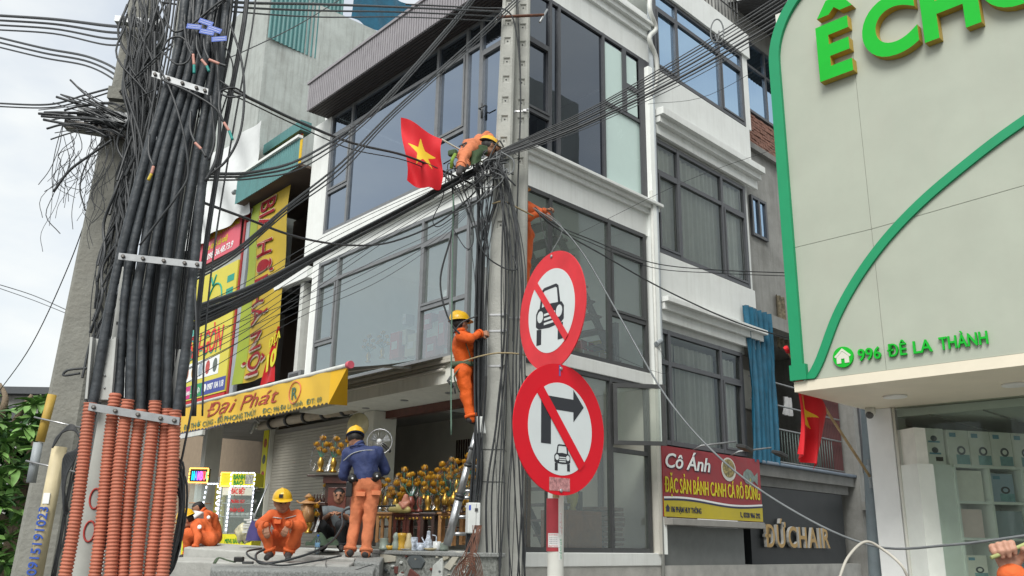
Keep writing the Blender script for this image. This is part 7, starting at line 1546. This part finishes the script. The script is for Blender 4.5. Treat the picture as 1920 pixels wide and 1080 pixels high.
# things lying about the workers
BT = thing('water_bottle', 'clear plastic water bottle with blue cap standing on the slab', 'bottle', at(594, 1036, 12.0)); p = at(594, 1038, 12.0)
b = MB(); b.lathe([(.03, 0), (.034, .01), (.032, .08), (.034, .13), (.033, .16), (.014, .2), (.013, .215)], p, 14); b.build('bottle_body', glass('bottle plastic', (.8, .88, .9), .05), BT, recalc=False); b = MB(); b.lathe([(.0335, .08), (.0345, .082), (.0345, .135), (.0335, .137)], p, 14); b.build('bottle_label', mat('label pale blue', (.2, .4, .6), .5), BT); b = MB(); b.lathe([(.016, .215), (.016, .237), (0, .238)], p, 10); b.build('bottle_cap', mat('cap blue', (.02, .1, .45), .4), BT)
b = MB(); b.grid(lambda u, v: at(572+62*u, 1030-4*v, 12.3+.9*v)+V((0, 0, .05+.12*sin(pi*u)*sin(pi*v)+.05*sin(u*13+v*5)*sin(pi*v))), 24, 14); b.build('green_sack', mat('dark green sack', (.035, .06, .035), .85, .25, 9), None, recalc=False, label='crumpled dark green sack on the ground behind the seated worker', cat='sack')
HZ = thing('work_cable', 'thick black cable snaking over the slab past the seated worker feet', 'cable', at(560, 1048, 11.3))
cable([(742, 958-10, 12.3), (650, 955, 12.1), (642, 985, 11.9), (622, 1015, 11.6), (585, 1036, 11.2), (530, 1052, 10.95), (488, 1056, 10.9), (480, 1040, 11.1), (496, 1030, 11.3)], .018, HZ)
cable([(640, 1042, 11.4), (590, 1052, 11.1), (530, 1060, 10.9), (492, 1054, 10.9), (468, 1044, 11.0), (464, 1034, 11.2), (490, 1028, 11.5)], .014, HZ)
cable([(612, 1046, 11.2), (614, 1066, 10.9), (650, 1072, 10.6), (700, 1058, 10.8)], .006, HZ)
TB = thing('tool_belt', 'black webbing strap with a clipped tool pouch lying on the granite', 'tool belt', at(440, 1054, 11.0)); 
b = MB(); b.tube(spline([at(402, 1056, 11.0), at(410, 1046, 11.1), at(425, 1050, 11.1), at(440, 1054, 11.0)], 5), .022, 6, ell=.35); b.build('strap', HARN, TB); b = MB(); b.box(at(448, 1052, 11.0)+V((0, 0, .02)), (.11, .08, .06)); b.build('pouch', BELT, TB, bevel=.012); b = MB(); b.box(at(465, 1055, 11.0), (.13, .05, .03)); b.build('tool', DARKFR, TB, bevel=.006)
PS = thing('panel_stack', 'stack of pale panels leaning beside the seated worker', 'panels', at(482, 1000, 13.6))
for k in range(6): p = at(484, 985, 13.6)+V((random.uniform(-.03, .03), 0, -.1+k*.035)); b = MB(); b.box(p, (.34, .3, .025), random.uniform(-.2, .2)); b.build('panel', PVCW, PS)
b = MB(); b.tube([at(464, 998, 13.4), at(503, 908, 13.6)], .012, 6); b.build('rod', ALU, PS)
b = MB(); b.grid(lambda u, v: at(477, 1014, 13.4)+V((.12*cos(2*pi*u)*(1-.45*v)*(1+.12*sin(u*24+v*5)), .1*sin(2*pi*u)*(1-.4*v)*(1+.1*sin(u*17)), .3*v+.03*sin(u*15)*v)), 30, 10); b.build('purple_bag', mat('purple bag', (.05, .04, .14), .8, .2), None, recalc=False, label='dark purple bag beside the seated worker elbow', cat='bag')
b = MB(); b.grid(lambda u, v: at(458, 1004, 14.0)+V((.14*cos(2*pi*u)*sin(pi*(.12+.82*v))**.6*(1+.14*sin(u*30+v*9)), .11*sin(2*pi*u)*sin(pi*(.12+.82*v))**.6*(1+.12*sin(u*22-v*7)), .26*(1-v)*1.0-.1+.03*sin(u*20+v*6))), 24, 10); b.build('rubbish_bag', mat('clear rubbish bag', (.45, .42, .28), .3, .5, 14), None, recalc=False, label='filled clear rubbish bag in front of the food cart', cat='bag')
# ================================================================== food carts with lights
LEDW = mat('white led', (.8, .85, 1), .5, 0, emit=1.7); LEDO = mat('amber led', (1, .55, .08), .5, 0, emit=1.5)
def cart(label, px0, px1, pyt, pyb, Y, skew):
    a, c = at(px0, pyb, Y), at(px1, pyb, Y); F = Fr((a.x, a.y, 0), V((1, skew, 0))); W = (c-a).length; zt_, zb = at(px0, pyt, Y).z, a.z
    return thing('food_cart', label, 'food cart', F.P(W/2, zb, -.3)), F, W, zb, zt_
def leds(T, F, p, q, n, m_, d=.012, s=.022):
    for i in range(n):
        x, z = p[0]+(q[0]-p[0])*(i+.5)/n, p[1]+(q[1]-p[1])*(i+.5)/n; ve = abs(q[1]-p[1]) > abs(q[0]-p[0]); b = MB(); b.fb(F, x-(s*.45 if ve else s), x+(s*.45 if ve else s), z-(s if ve else s*.45), z+(s if ve else s*.45), d, d+.008); b.build('led', m_, T)
T, F, W, zb, ztp = cart('glazed steamed-bun cart with yellow header and white light strips', 404, 470, 886, 1000, 17.2, -.08)
MENU = mat('menu yellow', '#d9d22c', .5, .05); PG_ = mat('print leaf green', '#1f8a3a', .5, 0)
b = MB(); b.fb(F, 0, W, ztp-.24, ztp, -.5, 0); b.build('header_box', MENU, T)
for x in (0, W*.29, W-.03): b = MB(); b.fb(F, x, x+.03, zb, ztp-.241, -.03, 0); b.build('corner_post', ALU, T)
for z in (zb, zb+.3, zb+.55, zb+.8): b = MB(); b.fb(F, .031, W-.031, z, z+.015, -.5, -.035); b.build('shelf', ALU, T)
MB().fq(F, .03, W-.03, zb+.02, ztp-.26, -.01).build('glass_front', GL_B, T, recalc=False)
b = MB(); b.fb(F, 0, W, zb, ztp-.25, -.56, -.52); b.build('back_panel', CEL, T)
for r_ in range(3):
    for k in range(6): b = MB(); b.ball(F.P(.12+k*W/7, zb+.36+r_*.25, -.25), .055, 10, 6, (1, 1, .7)); b.build('steamed_bun', POR, T)
text('BÁNH', F, W*.36, ztp-.12, .003, .09, PG_, T, width=W*.34, bold=.03); text('BAO', F, W*.38, ztp-.225, .003, .085, PG_, T, width=W*.28, bold=.03)
b = MB(); b.fb(F, W*.72, W*.96, ztp-.21, ztp-.03, .001, .003); b.build('bun_picture', mat('bun print', (.4, .4, .36), .5, .8, 26), T)
b = MB(); b.fb(F, .05, W*.95, ztp-.42, ztp-.27, -.006, -.002); b.build('name_strip', mat('menu pale', (.6, .6, .5)), T); text('ĐẶC BIỆT', F, W*.34, ztp-.39, -.001, .1, PR, T, width=W*.4, bold=.03); text('TRỨNG CÚT', F, W*.34, ztp-.56, -.006, .06, PR, T, width=W*.42, bold=.02); text('THẬP CẨM', F, W*.34, ztp-.72, -.006, .06, PR, T, width=W*.42, bold=.02)
b = MB(); b.fb(F, -.05, W+.05, zb-.5, zb-.01, -.5, .01); b.build('base_board', MENU, T); text('MENU BÁNH ĐA', F, W*.3, zb-.17, .013, .08, PG_, T, width=W*.6, bold=.02); text('Khai Vị', F, W*.15, zb-.28, .013, .06, PR, T, width=W*.25, bold=.01)
zz1 = ztp-.26
leds(T, F, (0, ztp), (W*.3, ztp), 5, LEDO); leds(T, F, (0, ztp-.24), (0, ztp), 4, LEDO); leds(T, F, (0, ztp-.25), (W*.3, ztp-.25), 5, LEDO); leds(T, F, (W*.3, ztp), (W, ztp), 7, LEDW); leds(T, F, (W*.3, ztp-.25), (W, ztp-.25), 7, LEDW)
for x in (.0, W*.3, W): leds(T, F, (x, zb+.03), (x, zz1), 11, LEDW)
leds(T, F, (W, ztp-.24), (W, ztp), 3, LEDW); leds(T, F, (W*.3, ztp-.24), (W*.3, ztp), 3, LEDW)
T, F, W, zb, ztp = cart('sandwich cart with a rainbow lit sign and slanted glass at far left', 343, 402, 878, 1000, 17.0, -.08)
wS = W*.62; b = MB(); b.fb(F, 0, wS, ztp-.26, ztp, -.1, 0); b.build('sign_panel', BELT, T)
x = .05
for ch, cl_ in zip('HAMBUC', ((0, .7, 1), (.1, .2, 1), (.6, .1, 1), (1, .1, .6), (1, .1, .1), (.1, 1, .2))):
    text(ch, F, x, ztp-.21, .003, .16, mat('neon %s' % str(cl_), cl_, .5, 0, emit=1.3), T, width=wS/8, bold=.03, name='neon_letter'); x += wS/6.6
leds(T, F, (0, ztp), (wS, ztp), 9, LEDO); leds(T, F, (0, ztp-.26), (wS, ztp-.26), 9, LEDO); leds(T, F, (0, ztp-.26), (0, ztp), 4, LEDO); leds(T, F, (wS, ztp-.26), (wS, ztp), 4, LEDO)
b = MB(); b.fb(F, 0, W, zb-.45, zb, -.5, 0); b.build('counter', MENU, T); text('BÁNH MÌ', F, .03, zb-.3, .003, .14, PG_, T, width=.5, bold=.03)
MB().quad(F.P(0, zb, 0), F.P(W*.5, zb, 0), F.P(wS, ztp-.28, -.1), F.P(0, ztp-.28, -.1)).build('glass_front', GL_B, T, recalc=False)
b = MB(); b.fb(F, wS, W, zb-.0, ztp-.28, -.45, -.4); b.build('menu_panel', mat('menu dull', (.32, .28, .05), .6, .1), T)
for k in range(7): b = MB(); b.fb(F, wS+.05, W-.05, zb+.15+k*.09, zb+.18+k*.09, -.399, -.397); b.build('menu_line', CREAM, T)
leds(T, F, (W*.5, zb+.05), (wS, ztp-.3), 9, LEDW); leds(T, F, (W, zb), (W, ztp-.28), 9, LEDW); leds(T, F, (wS, ztp-.28), (W, ztp-.28), 4, LEDW)
for k, z in enumerate((zb+.35, zb+.55)): b = MB(); b.fb(F, .02, W*.5, z, z+.012, -.45, -.05); b.build('shelf', mat('warm shelf', (.5, .25, .12), .5), T)
# thin yellow poster strip on the door post
T, d_ = board('poster_strip', 'tall narrow yellow poster strip on the post left of the shutter', FA, -9.62, -9.36, 1.5, 4.0, -.69, MENU, 'poster', .01)
for k in range(6):
    q = MB(); q.poly(FA, disc(FA, -9.49, 1.8+k*.38, .08, .11, 0, 12), d_-.001, d_+.002); q.build('poster_picture', mat('food print %d' % (k % 5), (.3, .2, .1)), T)
# ================================================================== goods behind the first floor glass
def gbox(px, py, Y, w_, h_, col, label):
    p = at(px, py, Y); m_ = mat('carton %.2f %.2f %.2f' % col, col, .6, .06, 9); T = thing('stacked_box', label, 'box', p, 'boxes behind the upstairs glass')
    F = Fr(p, FA.R); b = MB(); b.fb(F, -w_/2, w_/2, 0, h_, -.2, 0); b.build('carton', m_, T, bevel=.005); q = MB(); q.fb(F, -w_*.3, w_*.3, h_*.35, h_*.65, .001, .003); q.build('box_label', mat('carton label', (.6, .58, .52)), T)
YA = 16.3
for i, (px, py, dY, w_, h_, col, lb) in enumerate(((738, 664, .5, .3, .5, (.55, .12, .1), 'red box leftmost'), (752, 640, .45, .3, .3, (.6, .57, .45), 'cream box upper left'), (768, 660, .3, .35, .42, (.55, .5, .35), 'straw coloured box'), (785, 664, .2, .2, .7, (.5, .07, .08), 'tall red box'), (806, 664, -.1, .3, .4, (.5, .1, .1), 'red box second from right'), (812, 628, -.1, .4, .32, (.6, .58, .46), 'wide cream box near the climber'), (826, 640, -.3, .2, .65, (.55, .13, .13), 'slim red box nearest the climber'), (800, 610, 0, .25, .3, (.5, .08, .08), 'top red box'), (757, 600, .4, .12, .2, (.6, .6, .6), 'small white box on top'))):
    gbox(px, py+8, YA+dY-.6, w_, h_, col, lb + ' behind the first floor street glass')
for px, py, lb in ((690, 680, 'gilt lotus cluster behind the first floor glass, left group'), (716, 672, 'gilt lotus cluster behind the first floor glass, middle group')): lotus(lb, at(px, py, 17.2), F7, None, sc=1.2)
gb2 = ((1182, 610, .6, .35, (.55, .42, .05), 'yellow carton'), (1190, 590, .25, .3, (.5, .06, .06), 'red carton'), (1172, 640, .5, .3, (.6, .5, .05), 'bright yellow bag like carton'), (1090, 668, .5, .25, (.35, .24, .13), 'brown carton'), (1120, 672, .45, .22, (.35, .25, .14), 'second brown carton'), (1098, 650, .35, .18, (.4, .05, .06), 'dark red carton'), (1130, 650, .3, .2, (.5, .4, .08), 'small yellow carton'), (1160, 682, .35, .3, (.34, .24, .13), 'large brown carton'), (1192, 684, .25, .25, (.4, .08, .08), 'low red carton'))
for px, py, w_, h_, col, lb in gb2:
    p0 = FB.px(px, py, -.9); T = thing('storage_carton', lb + ' in the side window under the stairs', 'carton', FB.P(p0[0], p0[1], -.9), 'cartons in the side window'); b = MB(); b.fb(FB, p0[0]-w_/2, p0[0]+w_/2, p0[1]-h_/2, p0[1]+h_/2, -1.2, -.85); b.build('carton', mat('carton %.2f %.2f %.2f' % col, col, .6, .06, 9), T, bevel=.005); q = MB(); q.fb(FB, p0[0]-.02, p0[0]+.02, p0[1]-h_/2+.003, p0[1]+h_/2-.003, -.849, -.846); q.build('tape_strip', CREAM, T)
# ground floor side window: cabinet, vase, stacked trays
x, z = FB.px(1088, 1030, -.5); CAB = thing('display_cabinet', 'orange brown wooden cabinet inside the ground floor side window', 'cabinet', FB.P(x, 1.37, -.6))
b = MB(); b.fb(FB, x-.55, x+.4, 1.37, 2.05, -.9, -.35); b.build('carcass', mat('orange wood', (.25, .09, .025), .45, .25, 6), CAB); b = MB(); b.fb(FB, x-.5, x+.35, 1.42, 1.98, -.349, -.335); b.build('door', mat('orange wood', (.25, .09, .025)), CAB, bevel=.006)
VS = thing('porcelain_vase', 'white and yellow porcelain vase on the cabinet in side window', 'vase', FB.P(x-.2, 2.06, -.5)); pv_ = FB.P(x-.2, 2.05, -.5)
b = MB(); b.lathe([(.08, 0), (.05, .05), (.09, .14), (.11, .25), (.1, .3)], pv_, 18); b.build('lower_body', mat('yellow glaze pale', (.5, .42, .08), .3, coat=.3), VS); b = MB(); b.lathe([(.1, .3), (.11, .34), (.06, .44), (.05, .5), (.075, .55), (.06, .55)], pv_, 18); b.build('neck', POR, VS)
b = MB()
for k in range(14): q = pv_+V((random.uniform(-.12, .06), random.uniform(-.05, .05), .58+random.uniform(0, .3))); b.ball(q, .016, 6, 4)
tag(b.build('flower_spray', mat('pale yellow petals', (.6, .55, .15), .6), VS), kind='stuff')
TRY = thing('tray_stack', 'stack of brown wooden trays inside the ground floor side window', 'trays', FB.P(3.0, 1.37, -.6))
for k in range(9): b = MB(); b.fb(FB, 2.62+random.uniform(-.03, .03), 3.35+random.uniform(-.04, .04), 1.4+k*.085, 1.46+k*.085, -.95, -.4); b.build('tray', mat('tray wood', (.16, .09, .05), .5, .3, 9), TRY, bevel=.01)
b = MB(); b.fb(FB, .3, .62, 1.37, 3.1, -1.0, -.3); b.build('tall_red_cabinet', WOODR, None, label='tall red lacquer cabinet just right of the twin poles in the side window', cat='cabinet')
# ================================================================== tree at the left edge
TR = thing('leafy_tree', 'broad leaved tree behind the old pole at the left edge', 'tree', V((at(20, 1079, 9.2).x, 9.2, 0)))
BARK = mat('bark', (.17, .13, .09), .95, .3, 9, bump=.6)
base = V((at(25, 1079, 9.4).x, 9.4, 0)); limbs = []
trk = MB(); trk.tube(spline([base, at(22, 1050, 9.4), at(38, 930, 9.4), at(22, 860, 9.5), at(0, 800, 9.6)], 6), [.12-.0032*k for k in range(25)], 9); trk.build('trunk', BARK, TR)
for pts in ([(36, 900, 9.4), (66, 830, 9.3), (92, 770, 9.2)], [(30, 870, 9.4), (60, 905, 9.2), (66, 860, 9.1), (58, 800, 9.2)], [(24, 870, 9.4), (-10, 830, 9.5), (-60, 760, 9.6)], [(10, 830, 9.5), (40, 770, 9.4), (60, 740, 9.4)], [(-10, 800, 9.5), (10, 750, 9.5), (0, 720, 9.6)], [(30, 1000, 9.3), (60, 960, 9.0), (80, 930, 8.8)], [(26, 990, 9.4), (-10, 960, 9.2), (-40, 930, 9.0)]):
    b = MB(); p = spline([at(*q) for q in pts], 5); b.tube(p, [.05-.035*i/len(p) for i in range(len(p))], 7); b.build('limb', BARK, TR)
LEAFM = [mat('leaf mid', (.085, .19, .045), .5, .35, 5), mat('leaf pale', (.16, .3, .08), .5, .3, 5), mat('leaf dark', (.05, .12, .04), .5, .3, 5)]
def leafmesh(m_):
    b = MB(); b.sm = True; n = 5; vs = []
    for i in range(n+1):
        t = i/n; w_ = .04*sin(pi*min(1, t*.9+.08))**.8*(1 if i < n else 0); vs += [V((-w_, .24*t, -.10*t*t+.012)), V((0, .24*t, -.10*t*t)), V((w_, .24*t, -.10*t*t+.012))]
    b.add(vs, [(3*i+k, 3*i+k+1, 3*i+k+4, 3*i+k+3) for i in range(n) for k in (0, 1)]); return b.mesh('leaf', m_, V((0, 0, 0)), False)
LM_ = [leafmesh(m_) for m_ in LEAFM]
clus = []
for k in range(210):
    t = random.random(); px = random.uniform(-120, 150); py = random.uniform(720, 1075)
    lim = 745+max(0, (px-60))*0.9 + 30*sin(px*.06)
    if py < lim or px > 150-max(0, py-900)*.35: continue
    clus.append(at(px, py, random.uniform(8.3, 10.2)))
front = sorted(clus, key=lambda p: p.y); nobj = 0; bulk = [MB(), MB(), MB()]
for ci, p in enumerate(front):
    n = 11
    for j in range(n):
        a = 2*pi*j/n+random.random(); e = random.uniform(-.5, .7); s_ = random.uniform(.55, 1.0); mi_ = random.choice((0, 1, 1, 2))
        R_ = M.Rotation(a, 4, 'Z') @ M.Rotation(e, 4, 'X') @ M.Rotation(random.uniform(-.5, .5), 4, 'Y')
        if nobj < 280:
            o = bpy.data.objects.new('leaf', LM_[mi_]); COL.objects.link(o); place(o, p, TR); o.rotation_euler = R_.to_euler(); o.scale = (s_,)*3; nobj += 1
        else:
            b = bulk[mi_]; me = LM_[mi_]; b.sm = True; b.add([p + (R_ @ v.co)*s_ for v in me.vertices], [tuple(q.vertices) for q in me.polygons])
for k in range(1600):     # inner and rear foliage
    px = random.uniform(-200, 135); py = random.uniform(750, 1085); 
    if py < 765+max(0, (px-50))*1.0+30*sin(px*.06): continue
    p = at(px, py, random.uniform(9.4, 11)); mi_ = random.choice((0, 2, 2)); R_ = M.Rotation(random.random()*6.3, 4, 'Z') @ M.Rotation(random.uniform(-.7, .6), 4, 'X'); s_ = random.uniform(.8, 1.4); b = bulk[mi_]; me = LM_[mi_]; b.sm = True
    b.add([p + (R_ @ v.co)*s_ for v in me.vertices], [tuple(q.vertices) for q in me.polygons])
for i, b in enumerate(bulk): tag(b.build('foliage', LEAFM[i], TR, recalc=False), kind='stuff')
# far house behind the tree
FH = thing('distant_house', 'distant dark roofed house peeking above the tree at far left', 'building', V((at(50, 1000, 45).x, 45, 0)))
c_ = at(55, 740, 45); b = MB(); b.box((c_.x, 47, c_.z/2), (4.2, 4, c_.z-.1)); b.build('wall', PLASTER, FH); b = MB(); b.box((c_.x+.1, 47, c_.z+.15), (5.2, 5, .35)); b.build('roof', mat('dark roof', (.07, .075, .08), .7), FH)
b = MB(); b.box((c_.x-.5, 44.97, c_.z-1.2), (1, .05, 1.2)); b.build('window', FRAME, FH)
for i, (px, w_, zz_) in enumerate(((-60, 8, 3.2), (30, 14, 2.4), (150, 10, 3.6), (300, 9, 3.0))):
    T = thing('distant_house', ('low far-off house left of the tree', 'long low far-off house behind the tree trunk', 'far-off house between the left poles', 'far-off house behind the orange conduits')[i], 'building', V((at(px, 1000, 60).x, 60, 0))); c_ = at(px, 1000, 60)
    b = MB(); b.box((c_.x, 62, zz_/2+.5), (w_, 4, zz_)); b.build('wall', (CREAM, PLASTER, GREYWALL, PLASTER)[i], T); b = MB(); b.box((c_.x, 62, zz_+.65), (w_+.6, 5, .3)); b.build('roof', mat('tile roof', (.16, .07, .05), .8, .2), T)

# ---- every cable bundle's Empty sits at the foot of its own cables
for o in [o for o in COL.objects if o.type == 'EMPTY' and o.children and tuple(round(c, 3) for c in o.location) == (0, 9, 3)]:
    ps = [WLOC[c] for c in o.children]; n = V((sum(p.x for p in ps)/len(ps), sum(p.y for p in ps)/len(ps), min(p.z for p in ps))); d = n - WLOC[o]
    o.location = n; WLOC[o] = n
    for c in o.children: c.location = c.location - d
